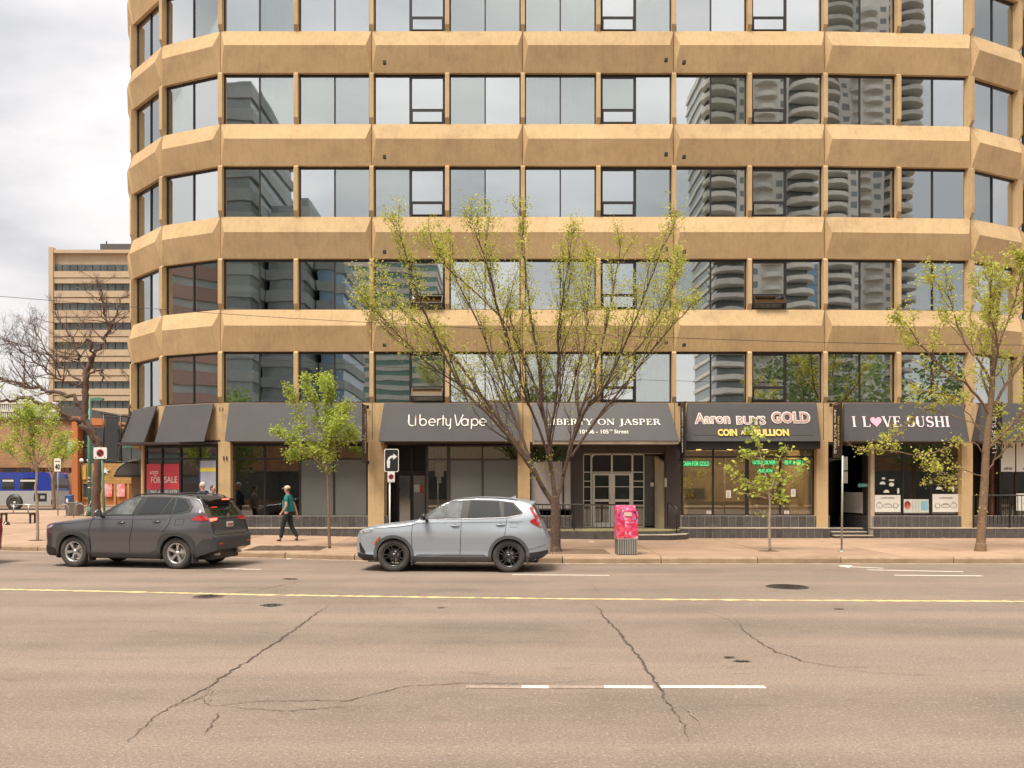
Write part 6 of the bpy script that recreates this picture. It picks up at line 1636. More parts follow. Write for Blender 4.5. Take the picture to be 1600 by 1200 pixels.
# 3. dense bright sapling
Y = 23.6; T = Tree(12, P(515, 857, Y), .072)
T.limb(LP([(515,857),(514,820),(513,770),(512,735),(514,690),(518,640),(516,610)], Y), .045, .010, 10, .8, start=.42, ang=.5, where='tr', nleaf=5, lspread=.09)
for pts, dy in [([(512,742),(490,715),(465,695),(440,684)], -.4), ([(512,730),(492,695),(470,650),(455,618)], .3), ([(513,715),(500,665),(490,630),(478,602)], -.2), ([(513,725),(528,700),(538,688),(546,684)], .3), ([(514,700),(527,660),(534,645)], -.4), ([(513,715),(508,660),(512,612),(508,600)], .5), ([(512,738),(498,720),(478,712),(465,712)], .2), ([(513,720),(520,690),(530,668)], -.6)]:
    T.limb(LP(pts, Y, dy), .018, .006, kids=8, klen=.60, start=.2, ang=.5, up=.45, nleaf=4, lspread=.085, kidlv=(4,3))
T.leaves(P(503,735,Y-.1), None, 12, .12)
T.done('sapling_tree', 'slim sapling with dense bright green crown in the soil pit, left of vape shop', M_barkt, M_leafg)
# 4. thin pale sapling with few big leaves
Y = 23.0; T = Tree(15, P(1203, 861, Y), .12)
T.limb(LP([(1203,861),(1202,820),(1203,790),(1201,768),(1196,742),(1189,716),(1183,690),(1176,668)], Y), .036, .008, 0, where='tr', tip=False)
def bigleaves(pts, dy, r0=.014, n=9, sp_=.08):
    q = LP(pts, Y, dy); s_ = T.spline(q, 5); m = len(s_); T.br.tube([x-T.base for x in s_], [r0*(1-i/m)+.004 for i in range(m)], 5)
    for i in range(max(2, int(m*.35)), m): T.leaves(s_[i], None, n if i % 2 else n//2, sp_)
bigleaves([(1199,779),(1180,774),(1165,771),(1150,769)], -.3, n=3); bigleaves([(1200,772),(1185,759),(1166,752),(1144,737),(1136,731)], .3, n=7); bigleaves([(1202,769),(1214,756),(1235,745),(1250,733),(1258,725)], -.4, n=7)
bigleaves([(1205,760),(1208,755),(1214,730),(1222,708),(1232,695)], .4, n=5); bigleaves([(1203,782),(1210,775),(1221,780),(1228,773)], -.2, n=5); bigleaves([(1189,716),(1170,712),(1162,708),(1160,706)], .1, n=6); bigleaves([(1196,742),(1189,716),(1180,685),(1175,668)], 0, .004, 10, .12)
bigleaves([(1201,768),(1193,755),(1186,748)], -.1, .008, 10, .08); bigleaves([(1202,800),(1195,806),(1190,800),(1180,792)], .1, .006, 1); bigleaves([(1203,770),(1212,750),(1209,740)], -.3, .007, 6)
T.done('sapling_tree', 'thin pale-barked sapling with few large light green leaves before the gold shop', M_barkl, M_leafg, fm='foliage')
# 5. old bare elm on the corner
Y = 39.5; T = Tree(21, P(151, 816, Y), .05)
T.limb(LP([(151,818),(150,780),(152,740),(155,708),(153,692),(142,672),(133,655),(133,630),(134,600),(137,580),(145,556)], Y), .21, .11, 0, where='tr', tip=False, rough=.02)
G3 = dict(kidlv=(7,5), ang=.55, up=.25, nleaf=1, lspread=.1, leafp=.05, rough=.06)
T.limb(LP([(153,697),(136,671),(110,655),(91,643),(62,629),(38,623),(14,625),(-10,632),(-40,640)], Y, -2), .13, .03, 12, 1.6, **{**G3, 'leafp': .5, 'nleaf': 3})
T.limb(LP([(133,640),(122,628),(100,614),(70,611),(45,604),(30,600),(0,594),(-40,580)], Y, 1.5), .11, .03, 30, 2.6, start=.35, **{**G3, 'up': 1.1})
T.limb(LP([(137,582),(145,556),(160,535),(170,520),(172,505),(160,485),(159,455),(150,438)], Y, -1), .085, .015, 24, 1.9, **G3)
T.limb(LP([(170,520),(178,495),(190,470),(205,458)], Y, 1), .05, .012, 10, 1.2, **G3)
T.limb(LP([(145,556),(142,540),(135,533),(118,545)], Y, -1.5), .06, .03, 6, 1.4, **G3)
T.limb(LP([(134,600),(128,575),(124,560),(118,540),(100,510),(90,490)], Y, 1), .08, .015, 18, 2.0, **G3)
T.limb(LP([(134,598),(115,600),(90,590),(60,570),(30,545),(10,528)], Y, -1.5), .06, .015, 26, 2.0, **G3)
T.limb(LP([(133,605),(110,585),(85,560),(60,530),(48,500)], Y, 2), .06, .012, 24, 2.0, **G3)
T.limb(LP([(95,590),(70,560),(50,545),(25,535),(0,530)], Y, .5), .04, .012, 20, 1.8, **G3)
T.limb(LP([(136,590),(148,580),(160,582),(160,592)], Y, -.6), .06, .03, 4, .8, **G3)
T.limb(LP([(154,705),(175,690),(186,668),(202,659),(202,638),(206,622),(203,605),(198,585)], Y, 1), .075, .015, 8, 1.3, **G3)
for x, y in ((45,600),(30,596),(60,608),(85,625),(95,640)): T.leaves(P(x, y, Y-.4), None, 16, .25)
T.done('elm_tree', 'old crooked nearly leafless tree with thick dark limbs reaching left over the plaza', M_barkd, M_leafg, 'trees on the corner plaza')
# 6, 7. green saplings on the plaza
Y = 26.9; T = Tree(30, P(59, 846, Y), .08)
T.limb(LP([(59,846),(58,800),(56,760),(57,735),(52,705),(48,670),(46,650)], Y), .05, .01, 8, .8, start=.5, ang=.5, where='tr', nleaf=5, lspread=.10, rough=.008)
for pts, dy in [([(57,735),(45,715),(28,690),(2,658)], .4), ([(57,732),(40,700),(30,675),(26,655)], -.4), ([(57,735),(70,705),(80,680),(84,655)], .4), ([(57,730),(62,700),(66,672),(68,650)], -.3), ([(58,725),(75,712),(98,690)], .2), ([(57,728),(48,690),(44,660),(43,642)], .5), ([(57,735),(30,722),(14,706)], -.2)]:
    T.limb(LP(pts, Y, dy), .017, .006, kids=5, klen=.62, start=.4, ang=.5, up=.7, nleaf=4, lspread=.09, kidlv=(4,3), leafp=.6)
T.done('sapling_tree', 'young light green tree on the plaza, nearest the left edge and the bus', M_barkl, M_leafg, 'trees on the corner plaza')
Y = 58.0; T = Tree(31, P(85, 796, Y), .14)
T.limb(LP([(85,796),(84,770),(83,748),(88,730),(92,712)], Y), .13, .03, 4, 1.5, start=.6, where='tr', ang=.5, nleaf=4, lspread=.2)
for pts, dy in [([(83,750),(75,728),(68,705)], 1), ([(84,748),(95,722),(104,700)], -1), ([(86,740),(100,715),(114,705)], .5), ([(84,745),(82,715),(85,690)], .3)]: T.limb(LP(pts, Y, dy), .05, .02, kids=6, klen=1.1, start=.4, ang=.5, up=.6, nleaf=3, lspread=.2, kidlv=(4,3), leafp=.6)
T.done('sapling_tree', 'further young green tree beyond the speed limit sign, by the brick wall', M_barkt, M_leafg, 'trees on the corner plaza')
# ---------------------------------------------------------------- the corner at the left: far buildings
M_cream = pm('cream_concrete', (.50,.38,.26), .85, var=.06, scale=.5, streak=.15); M_groove = pm('brown_groove', (.14,.085,.055), .9)
M_offg = pm('office_glass', (.10,.125,.12), .15, var=.35, scale=.35, spec=.8); M_offw = pm('office_wall', (.42,.35,.27), .85)
def xb(px, Y): return X_(px, Y)
Y = 153.0; t = thing('office_tower', (xb(150,Y), Y+8, .2), 'cream office tower with ribbon windows on every floor and grey rooftop box', 'building'); o0 = Vector(t.location)
def tb(b, name, mat, t=t, o0=o0, **k): o = b.build(name, mat, t); o.location = -o0; return o
b = MB(); b.box(xb(80,Y), xb(290,Y), Y, Y+22, .2, Z_(393,Y)); tb(b, 'wall', M_cream)
b = MB(); b.box(xb(80,Y), xb(87,Y), Y-.9, Y-.01, .2, Z_(391,Y)+.3); tb(b, 'end_pier', M_cream)
b = MB(); b.box(xb(80,Y)-.1, xb(290,Y), Y-.8, Y-.02, Z_(397,Y), Z_(392,Y)); tb(b, 'parapet', M_cream)
b = MB(); b.box(xb(148,Y), xb(290,Y), Y+2, Y+14, Z_(393,Y)+.05, Z_(376,Y)); tb(b, 'rooftop_plant_room', pm('dark_cladding', (.09,.085,.085), .7))
b = MB(); b.tube([(xb(154,Y),Y+3,Z_(376,Y)),(xb(154,Y),Y+3,Z_(369,Y))], .12, 5); tb(b, 'aerial', M_black)
wm = MB(); pw = 11.8*Y/1300; wh = 11.2*Y/1300; wm.box(.09, pw-.09, -.10, -.0, 0, wh); wme = wm.mesh('window', M_offg)
fm_ = MB(); fm_.box(0, pw, -.04, -.005, -.0, wh); fme = fm_.mesh('window_frame', M_groove)
for k in range(9):
    y0 = 425.3+30.45*k; b = MB()
    zb_, zt_ = Z_(y0,Y), Z_(y0-11.2,Y)
    b.box(xb(87,Y)+.02, xb(290,Y), Y-.75, Y-.02, zb_-9.8*Y/1300, zb_-.0); b.box(xb(87,Y)+.02, xb(290,Y), Y-.65, Y-.02, zb_-18.6*Y/1300, zb_-10.8*Y/1300); tb(b, 'spandrel', M_cream)
    b = MB(); b.box(xb(87,Y)+.02, xb(290,Y), Y-.5, Y-.02, zb_-10.8*Y/1300+.005, zb_-9.8*Y/1300-.005); tb(b, 'groove', M_groove)
    b = MB(); b.box(xb(87,Y)+.02, xb(290,Y), Y-.10, Y-.02, zb_+.01, zt_-.01); tb(b, 'window_frame', M_groove)
    for j in range(11 if k < 8 else 8):
        o = link('window', wme, t, Vector((xb(86.8,Y)+j*pw, Y-.11, zb_+.02))-o0)
# white screen of a car park
Y = 118.0; t = thing('car_park', (xb(20,Y), Y+8, .2), 'white car park with rows of upright concrete screen fins behind the brick building', 'building'); o0 = Vector(t.location)
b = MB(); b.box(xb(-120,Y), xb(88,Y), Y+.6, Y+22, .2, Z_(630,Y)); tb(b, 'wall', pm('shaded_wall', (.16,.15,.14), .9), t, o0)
b = MB(); M_wconc = pm('white_concrete', (.62,.60,.56), .85, var=.05)
for py in (628,640.5,653,666): b.box(xb(-120,Y), xb(88,Y), Y-.1, Y+.6, Z_(py+3,Y), Z_(py,Y))
tb(b, 'floor_edge', M_wconc, t, o0)
b = MB()
for i in range(70):
    x = xb(-120,Y)+i*.27*1.0
    for j, py in enumerate((631,643.5,656)):
        b.box(x+.13*(j % 2), x+.13*(j % 2)+.13, Y, Y+.55, Z_(py+9.5,Y), Z_(py,Y))
o = tb(b, 'screen_fin', M_wconc, t, o0); o['kind'] = 'stuff'
# brick building
def brick_mat():
    m = bpy.data.materials.new('tan_brick'); m.use_nodes = True; N = m.node_tree.nodes; L = m.node_tree.links; b_ = N['Principled BSDF']; b_.inputs['Roughness'].default_value = .9
    g = N.new('ShaderNodeNewGeometry'); mp_ = N.new('ShaderNodeMapping'); mp_.inputs['Rotation'].default_value = (R(-90),0,0); L.new(g.outputs['Position'], mp_.inputs[0])
    k = N.new('ShaderNodeTexBrick'); k.inputs['Scale'].default_value = 1; k.inputs['Brick Width'].default_value = .42; k.inputs['Row Height'].default_value = .14; k.inputs['Mortar Size'].default_value = .014
    k.inputs['Color1'].default_value = (.42,.245,.125,1); k.inputs['Color2'].default_value = (.30,.16,.085,1); k.inputs['Mortar'].default_value = (.33,.24,.16,1); L.new(mp_.outputs[0], k.inputs['Vector'])
    t_ = N.new('ShaderNodeTexNoise'); t_.inputs['Scale'].default_value = .45; t_.inputs['Detail'].default_value = 5; L.new(g.outputs['Position'], t_.inputs['Vector'])
    q = N.new('ShaderNodeMixRGB'); q.blend_type = 'MULTIPLY'; q.inputs[0].default_value = .7; L.new(k.outputs[0], q.inputs[1]); cr_ = N.new('ShaderNodeValToRGB'); cr_.color_ramp.elements[0].color = (.55,.45,.38,1); cr_.color_ramp.elements[0].position = .3; cr_.color_ramp.elements[1].color = (1.2,1.2,1.2,1); cr_.color_ramp.elements[1].position = .7
    L.new(t_.outputs['Fac'], cr_.inputs[0]); L.new(cr_.outputs[0], q.inputs[2]); L.new(q.outputs[0], b_.inputs['Base Color']); return m
M_brick = brick_mat()
Y = 75.0; t = thing('brick_building', (xb(30,Y), Y+6, .2), 'long tan brick building with a recessed band carrying large brown letters', 'building'); o0 = Vector(t.location)
b = MB(); b.box(xb(-160,Y), xb(117.5,Y), Y, Y+16, .2, Z_(738.5,Y)); b.box(xb(-160,Y), xb(117.5,Y), Y, Y+16, Z_(730.5,Y), Z_(656,Y)); b.box(xb(-160,Y), xb(117.5,Y), Y+.35, Y+15.9, Z_(738.5,Y), Z_(730.5,Y)); tb(b, 'wall', M_brick, t, o0)
b = MB(); b.box(xb(-160,Y), xb(117.5,Y)+.1, Y-.25, Y+16, Z_(656,Y)+.002, Z_(652.5,Y)); tb(b, 'roof_edge', M_brown, t, o0)
M_lett = pm('brown_letter', (.12,.055,.035), .7)
for ch, px in (('P',53.5),('U',64),('L',75),('L',86),('O',97.5),('B',106),('I',113)):
    link('lettering', text_mesh(ch, (.36 if ch != 'I' else .12), .46, M_lett, ext=.12, off=.02), t, Vector((xb(px,Y), Y-.02, Z_(734.5,Y)))-o0)
b = MB()
for a, c in ((26,44),(0,20),(-40,-6)): b.box(xb(a,Y), xb(c,Y), Y+.30, Y+.345, Z_(737,Y), Z_(732,Y))
tb(b, 'dark_window_strip', M_offg, t, o0)
b = MB(); b.box(xb(95,Y), xb(106,Y), Y-1.2, Y-.01, .2, Z_(743,Y)); tb(b, 'white_pier', M_wconc, t, o0)
b = MB(); b.box(xb(99,Y), xb(116,Y), Y-.06, Y-.01, Z_(707,Y), Z_(690,Y)); tb(b, 'mural_panel', pm('mural', (.55,.62,.66), .6, c2=(.15,.45,.60), scale=1.2), t, o0)
# orange framed restaurant
Y = 70.0; t = thing('restaurant', (xb(165,Y), Y+5, .2), 'orange framed restaurant with dark glazing above timber boarding and red posters', 'building'); o0 = Vector(t.location)
M_orange = pm('orange_render', (.50,.17,.055), .7, var=.1, scale=.8); M_timber = pm('honey_timber', (.52,.29,.09), .7, var=.2, scale=3)
b = MB(); b.box(xb(118,Y), xb(127,Y), Y-.6, Y+8, .2, Z_(655,Y)); b.prism([(xb(118,Y),Z_(654.8,Y)),(xb(118,Y),Z_(651,Y)),(xb(165,Y),Z_(655,Y)),(xb(232,Y),Z_(668,Y)),(xb(232,Y),Z_(676,Y)),(xb(165,Y),Z_(665,Y)),(xb(127.5,Y),Z_(665,Y)),(xb(127.5,Y),Z_(654.8,Y))], Y-.6, Y+.5, axis='y'); tb(b, 'frame', M_orange, t, o0)
b = MB(); b.box(xb(127,Y)+.01, xb(232,Y), Y+.3, Y+8, .2, Z_(669,Y)); tb(b, 'wall', M_dark, t, o0)
for i, (a, c) in enumerate(((128,146),(147,165),(166,184),(185,203),(204,222))):
    for p0, p1 in ((668,698),(700,723)): b = MB(); b.box(xb(a,Y), xb(c,Y), Y+.24, Y+.28, Z_(p1,Y), Z_(p0,Y)); tb(b, 'window', M_offg, t, o0)
for i in range(9):
    py = 724+i*4.6; b = MB(); x1_ = 206
    if py < 752: b.box(xb(128,Y), xb(x1_,Y), Y-.12, Y-.0, Z_(py+4.3,Y), Z_(py,Y)); tb(b, 'board', M_timber, t, o0)
b = MB(); b.box(xb(127.5,Y), xb(206,Y), Y-.02, Y+.1, Z_(790,Y), Z_(752,Y)); tb(b, 'lower_wall', M_orange, t, o0)
b = MB()
for a in (128,158,179,200): b.box(xb(a,Y), xb(a+3,Y), Y-.14, Y-.03, .2, Z_(753,Y))
b.box(xb(131,Y)+.01, xb(158,Y)-.01, Y-.13, Y-.03, Z_(780,Y), Z_(777,Y)); tb(b, 'timber_post', M_timber, t, o0)
b = MB(); b.box(xb(132,Y), xb(137,Y), Y-.06, Y-.03, Z_(776,Y), Z_(754,Y)); tb(b, 'window', M_offg, t, o0)
b = MB(); b.box(xb(129,Y), xb(136,Y), Y-.22, Y-.13, Z_(749,Y), Z_(727,Y)); tb(b, 'yellow_sign', pm('yellow_board', (.70,.45,.08), .6), t, o0)
b = MB(); c0 = (xb(166,Y), Z_(736,Y)); pts = [(c0[0]+(.42 if i % 2 == 0 else .14)*math.cos(R(90+36*i)), c0[1]+(.34 if i % 2 == 0 else .12)*math.sin(R(90+36*i))) for i in range(10)]; b.prism(pts, Y-.20, Y-.13, axis='y'); tb(b, 'star_emblem', M_white, t, o0)
M_rp = pm('red_white_print', (.62,.05,.06), .6, c2=(.75,.60,.55), scale=2.2)
for a, c in ((162,175),(182,195)):
    p_ = poster('window_poster', a, c, 756, 776, Y-.20, M_rp, 'red and white poster on the timber front, %s of two' % ('left' if a < 170 else 'right'))
for px in (127.5, 139):
    Yg = 67; tt = thing('globe_lamp', (xb(px,Yg), Yg, .25), 'white globe lamp on a thin post before the restaurant, %s of the pair' % ('left' if px < 130 else 'right'), 'lamp')
    b = MB(); b.tube([(0,0,0),(0,0,Z_(722,Yg)-.25)], .05, 6); b.build('post', M_dark, tt)
    b = MB(); zc = Z_(719.5,Yg)-.25; b.lathe([(.16*math.sin(R(a)), zc-.16*math.cos(R(a))) for a in range(0,181,20)], 14); b.build('globe', M_white, tt)
# quarter-round awning on the side of the corner shop
Y = 33.5; cx_ = xb(222,Y); t = thing('awning', (cx_, Y, Z_(742,Y)), 'dark grey rounded awning with pale seams at the left side of the corner shop', 'awning'); w_ = 42*Y/1300; h_ = 24*Y/1300
for k in range(3):
    b = MB(); n = 8; v = []; f = []
    for i in range(n+1):
        a = R(90*i/n)
        for y in (k*.75+.01, k*.75+.74): v.append((-w_*math.cos(a), y, h_*math.sin(a)))
    for i in range(n): f.append((2*i, 2*i+2, 2*i+3, 2*i+1))
    b.add(v, f, smooth=True)
    b.add([(0,k*.75+.01,0)]+[(-w_*math.cos(R(90*i/n)), k*.75+.01, h_*math.sin(R(90*i/n))) for i in range(n+1)], [(0,i+1,i+2) for i in range(n)]) if k == 0 else None
    b.build('panel', pm('awning_metal', (.10,.095,.09), .35, metal=.3), t)
for k in range(4):
    b = MB(); b.tube([(-w_*1.01*math.cos(R(90*i/8)), k*.75, h_*1.01*math.sin(R(90*i/8))) for i in range(9)], .02, 5); b.build('seam', M_alu, t)
b = MB(); b.box(-w_-.05, 0, -.03, 2.3, -.09, -.0); b.build('rim', M_dark, t)
fb('side_wall_panel', 205, 224, 743, 800, 34.5, .2, pm('tan_panel', (.30,.22,.15), .85))
# frame with blank black banner at the corner
t = thing('banner_frame', P(186, 718, 31.2), 'blank black banner in a black pipe frame reaching out from the building corner', 'banner'); o0 = Vector(t.location); Yb = 31.2
def q_(px, py, Y=Yb): return P(px, py, Y)-o0
b = MB()
for a, c in (((156,646),(214,653)), ((160,721),(216,723)), ((162,647),(162,721)), ((188.5,649.5),(189.5,722))): b.tube([q_(*a), q_(*c)], .032, 6)
b.tube([q_(185.5,684), q_(204,696)], .02, 5); b.build('pipe_frame', M_black, t)
b = MB(); v = [q_(164.5,650), q_(184.5,651.5), q_(184,718), q_(164,717)]; b.add(v+[p+Vector((0,.04,0)) for p in v], [(0,1,2,3),(7,6,5,4),(0,4,5,1),(1,5,6,2),(2,6,7,3),(3,7,4,0)]); b.build('board', pm('charcoal_banner', (.035,.035,.042), .6), t)
# teal lamp and signal pole
M_teal = pm('teal_paint', (.10,.27,.215), .5, var=.15, scale=2)
Y = 44.0; t = thing('street_lamp', (xb(140,Y), Y, .28), 'tall teal pole with flat green lamp head and a thin cross arm', 'lamp post'); o0 = Vector(t.location)
b = MB(); b.tube([(0,0,0),(0,0,.5)], .14, 10); b.tube([(0,0,.5),(0,0,Z_(621,Y)-.28)], .095, 10); b.build('pole', M_teal, t)
b = MB(); z = Z_(624,Y)-.28; b.prism([(.10,z-.08),(.22,z+.07),(.55,z+.10),(.72,z+.06),(.70,z-.04),(.5,z-.08)], -.14, .14, axis='y'); b.build('lamp_head', M_teal, t)
b = MB(); z = Z_(699,Y)-.28; b.tube([(.08,0,z),(2.45,0,z)], .035, 6); b.build('cross_arm', M_teal, t)
for zz in (747,752,762):
    b = MB(); z = Z_(zz,Y)-.28; b.lathe([(.098,z-.02),(.104,z-.02),(.104,z+.02),(.098,z+.02)], 12); b.build('band', M_alu, t)
# signs
def sign_pole(base, z1, r, mat, label, lean=0.0, cat='sign', name='road_sign', group=None):
    t = thing(name, base, label, cat, group); b = MB(); b.tube([(0,0,0),(lean,0,z1)], r, 8); b.build('pole', mat, t); return t
def plate(t, x, z, w, h, mat, name='plate', y=-.03, rz=0, rim=None):
    M = Matrix.Rotation(rz, 4, 'Z'); b = MB(); n = 3; r_ = min(w,h)*.12; pts = []
    for cx_, cz_, a0_ in ((w/2-r_,h/2-r_,0),(-w/2+r_,h/2-r_,90),(-w/2+r_,-h/2+r_,180),(w/2-r_,-h/2+r_,270)):
        for i in range(n+1): a = R(a0_+90*i/n); pts.append((cx_+r_*math.cos(a), cz_+r_*math.sin(a)))
    b.prism(pts, -.004, 0, axis='y'); o = b.build(name, mat, t, (x, y, z)); o.rotation_euler = (0,0,rz)
    if rim:
        b = MB(); b.prism([(p[0]*(1-.10*min(1,h/w)), p[1]*(1-.10*min(1,w/h))) for p in pts], -.007, -.0045, axis='y'); b.build('face', rim, o)
    return o
M_signw = pm('sign_white', (.76,.74,.70), .45, var=.03); M_signk = pm('sign_black', (.015,.014,.014), .5); M_signr = pm('sign_red', (.50,.04,.05), .5); M_galv = pm('galvanised_pole', (.42,.41,.38), .5, metal=.5, var=.1)
def no_stop(o, r_):
    M = Matrix.Rotation(R(90),4,'X'); b = MB(); b.lathe([(0,.005),(r_*.78,.005)], 24, M); b.build('disc', M_signk, o)
    b = MB(); b.lathe([(r_*.74,.007),(r_,.007)], 28, M); b.add([(-r_*.62,-.0085,r_*.50),(-r_*.50,-.0085,r_*.62),(r_*.62,-.0085,-r_*.50),(r_*.50,-.0085,-r_*.62)], [(0,1,2,3)]); b.build('red_ring', M_signr, o)
Y = 21.7; bs = P(609, 862, Y); t = sign_pole((bs.x, Y, sw(bs.x,Y)), Z_(737,Y)-.18, .022, M_signw, 'white sign pole with black right-turn arrow sign above a small no stopping plate')
s_ = Y/1300; zc = lambda py: Z_(py,Y)-sw(bs.x,Y)
o = plate(t, (612-609)*s_, zc(719.5), 22.5*s_, 36*s_, M_signw, rim=M_signk, rz=R(8)); 
b = MB(); hw = 22.5*s_/2; hh = 18*s_; stroke(b, [(-hw*.42,-hh*.66),(-hw*.42,-hh*.05)]+arc(hw*.12,-hh*.05,hw*.54,hh*.38,180,90,6)+[(hw*.3,hh*.33)], hw*.30, ext=.010)
b.prism([(hw*.22,hh*.60),(hw*.80,hh*.33),(hw*.22,hh*.06)], -.011, -.008, axis='y'); b.build('arrow', M_signw, o)
o = plate(t, (611.5-609)*s_, zc(745), 11*s_, 17*s_, M_signw, y=-.035, rz=R(8)); no_stop(o, 4.2*s_)
b = MB()
for x in (-.03,.04): b.box(x-.02,x+.02,-.006,-.0045,-.125,-.11)
b.build('arrow_print', M_signk, o)
Y = 25.3; bs = P(160, 840, Y); t = sign_pole((bs.x+.1, Y, sw(bs.x,Y)), Z_(700,Y)-sw(bs.x,Y), .035, pm('green_pole', (.04,.22,.12), .5), 'square white no stopping sign on a leaning dark green pole, left corner', lean=-.12)
o = plate(t, -.14, Z_(708,Y)-sw(bs.x,Y), 21*Y/1300, 18*Y/1300, M_signw, y=-.05); no_stop(o, .115)
b = MB()
for x in (-.14,.14): b.lathe([(0,.005),(.018,.005)], 10, Matrix.Translation((x,0,-.13)) @ Matrix.Rotation(R(90),4,'X'))
b.build('bolt', M_signk, o)
Y = 45.0; bs = P(90.5, 807, Y); t = sign_pole((bs.x, Y, .29), Z_(716,Y)-.29, .03, M_galv, 'white speed limit sign reading 40 on a thin grey pole on the plaza')
o = plate(t, .0, Z_(726.5,Y)-.29, 10.3*Y/1300, 20.5*Y/1300, M_signw, y=-.045)
link('lettering', text_mesh('40', .27, .30, M_signk, off=.03), o, (0,-.008,-.10)); link('lettering', text_mesh('MAXIMUM', .27, .05, M_signk), o, (0,-.008,.20))
Y = 22.55; bs = P(1315, 864, Y); t = sign_pole((bs.x, Y, .152), Z_(712,Y)-.152, .028, M_galv, 'bare grey pole with two small plates seen edge-on before the sushi doorway', lean=.03)
for py0, py1 in ((714,735),(737,755)):
    b = MB(); b.box(.035, .05, -.28, .05, Z_(py1,Y)-.152, Z_(py0,Y)-.152); b.build('plate', M_galv, t)
b = MB(); b.lathe([(.10,0),(.10,.012),(.06,.03),(.03,.035)], 16); b.build('foot', M_galv, t)
# pink patterned litter bin
def pink_mat():
    m = bpy.data.materials.new('pink_pattern_wrap'); m.use_nodes = True; N = m.node_tree.nodes; L = m.node_tree.links; b_ = N['Principled BSDF']; b_.inputs['Roughness'].default_value = .35
    g = N.new('ShaderNodeTexCoord'); mp_ = N.new('ShaderNodeMapping'); mp_.inputs['Rotation'].default_value = (0,R(45),0); mp_.inputs['Scale'].default_value = (15,15,15); L.new(g.outputs['Object'], mp_.inputs[0])
    v = N.new('ShaderNodeTexVoronoi'); v.distance = 'CHEBYCHEV'; v.inputs['Scale'].default_value = 1; v.inputs['Randomness'].default_value = .75; L.new(mp_.outputs[0], v.inputs['Vector'])
    s = N.new('ShaderNodeSeparateColor'); L.new(v.outputs['Color'], s.inputs[0]); c = N.new('ShaderNodeValToRGB'); c.color_ramp.interpolation = 'CONSTANT'; e = c.color_ramp.elements
    e[0].color = (.60,.03,.07,1); e[1].position = .30; e[1].color = (.72,.06,.16,1)
    for p_, cc in ((.50,(.62,.10,.30,1)),(.64,(.75,.12,.12,1)),(.76,(.16,.02,.06,1)),(.83,(.72,.35,.48,1)),(.92,(.40,.16,.42,1))): q = e.new(p_); q.color = cc
    L.new(s.outputs[0], c.inputs[0]); L.new(c.outputs[0], b_.inputs['Base Color']); return m
Y = 21.45; s_ = Y/1300; t = thing('litter_bin', (X_(980,Y), Y+.25, .152), 'litter bin wrapped in pink and red pattern above a ribbed grey base', 'bin', rz=R(3)); W2 = 16.5*s_; M_pinkw = pink_mat()
b = MB(); z0, z1 = .43, 1.15; b.prism([(-.25,z0),(-.25,1.15),(-.05,1.27),(.25,1.27),(.25,z0)], -W2, W2-.05, axis='x'); b.prism([(-.25,z0),(-.25,1.12),(.25,1.12),(.25,z0)], W2-.05, W2, axis='x'); b.build('wrapped_body', M_pinkw, t)
b = MB(); b.box(-.10,.10,-.262,-.2515,1.0,1.10); b.build('opening_flap', pm('pale_sticker', (.75,.55,.45), .5), t)
b = MB(); b.box(-W2+.02, W2-.02, -.23, .23, .0, .428); b.build('base', pm('bin_grey', (.20,.20,.19), .6, metal=.3, var=.15), t)
for k in range(9):
    x = -W2+.02+k*(2*W2-.04-.03)/8; b = MB(); b.box(x, x+.03, -.26, -.232, .02, .42); b.build('rib', M_galv, t)
b = MB(); b.box(-W2, W2, -.25, .25, .40, .429); b.build('band', M_galv, t)
# plaza furniture
M_wood = pm('dark_bench_wood', (.07,.045,.035), .7)
Y = 36.0; t = thing('bench', (X_(28,Y), Y, .29), 'dark slatted bench with iron legs on the plaza, left of the small tree', 'bench'); s_ = Y/1300
for i in range(4): b = MB(); b.box(-.72,.72,-.2+i*.13,-.2+i*.13+.11,.42,.46); b.build('slat', M_wood, t)
for x in (-.62,.62): b = MB(); b.box(x-.03,x+.03,-.2,.25,.36,.418); b.box(x-.03,x+.03,-.18,-.12,0,.36); b.box(x-.03,x+.03,.17,.23,0,.36); b.build('leg', M_black, t)
b = MB()
for x in (-.35,.3): b.tube([(x,.24,.4),(x,.30,.80)], .02, 6)
b.tube([(-.5,.30,.80),(.72,.30,.80)], .022, 6); b.build('back_rail', M_alu, t)
t = thing('kick_scooter', P(2, 824, 34.5), 'white kick scooter parked before the bench at the left edge', 'scooter')
b = MB(); b.bbox(-.55,.10,-.07,.07,.07,.12,.02); b.build('deck', M_white, t)
M_ = Matrix.Rotation(R(90),4,'X')
for x in (.22,-.68): b = MB(); b.lathe([(.10,-.025),(.13,-.02),(.13,.02),(.10,.025)], 20, Matrix.Translation((x,0,.13)) @ M_); b.lathe([(0,-.02),(.1,-.02)], 16, Matrix.Translation((x,0,.13)) @ M_); b.build('wheel', M_tyre, t)
b = MB(); b.tube([(-.66,0,.2),(-.55,0,1.05)], .02, 6); b.tube([(-.55,-.22,1.05),(-.55,.22,1.05)], .015, 6); b.tube([(.1,0,.1),(.22,0,.2)], .03, 6); b.build('steering_tube', M_white, t)
Y = 44.5; t = thing('utility_box', (X_(112.5,Y), Y+.3, .28), 'low grey-brown metal box on the plaza behind the charcoal car bonnet', 'box'); b = MB(); b.bbox(-.35,.35,-.3,.3,0,.74,.02); b.build('cabinet', pm('greybrown_metal', (.17,.14,.12), .6), t)
b = MB(); b.box(-.30,.30,-.312,-.302,.06,.68); b.build('door', pm('greybrown_metal2', (.15,.125,.105), .6), t)
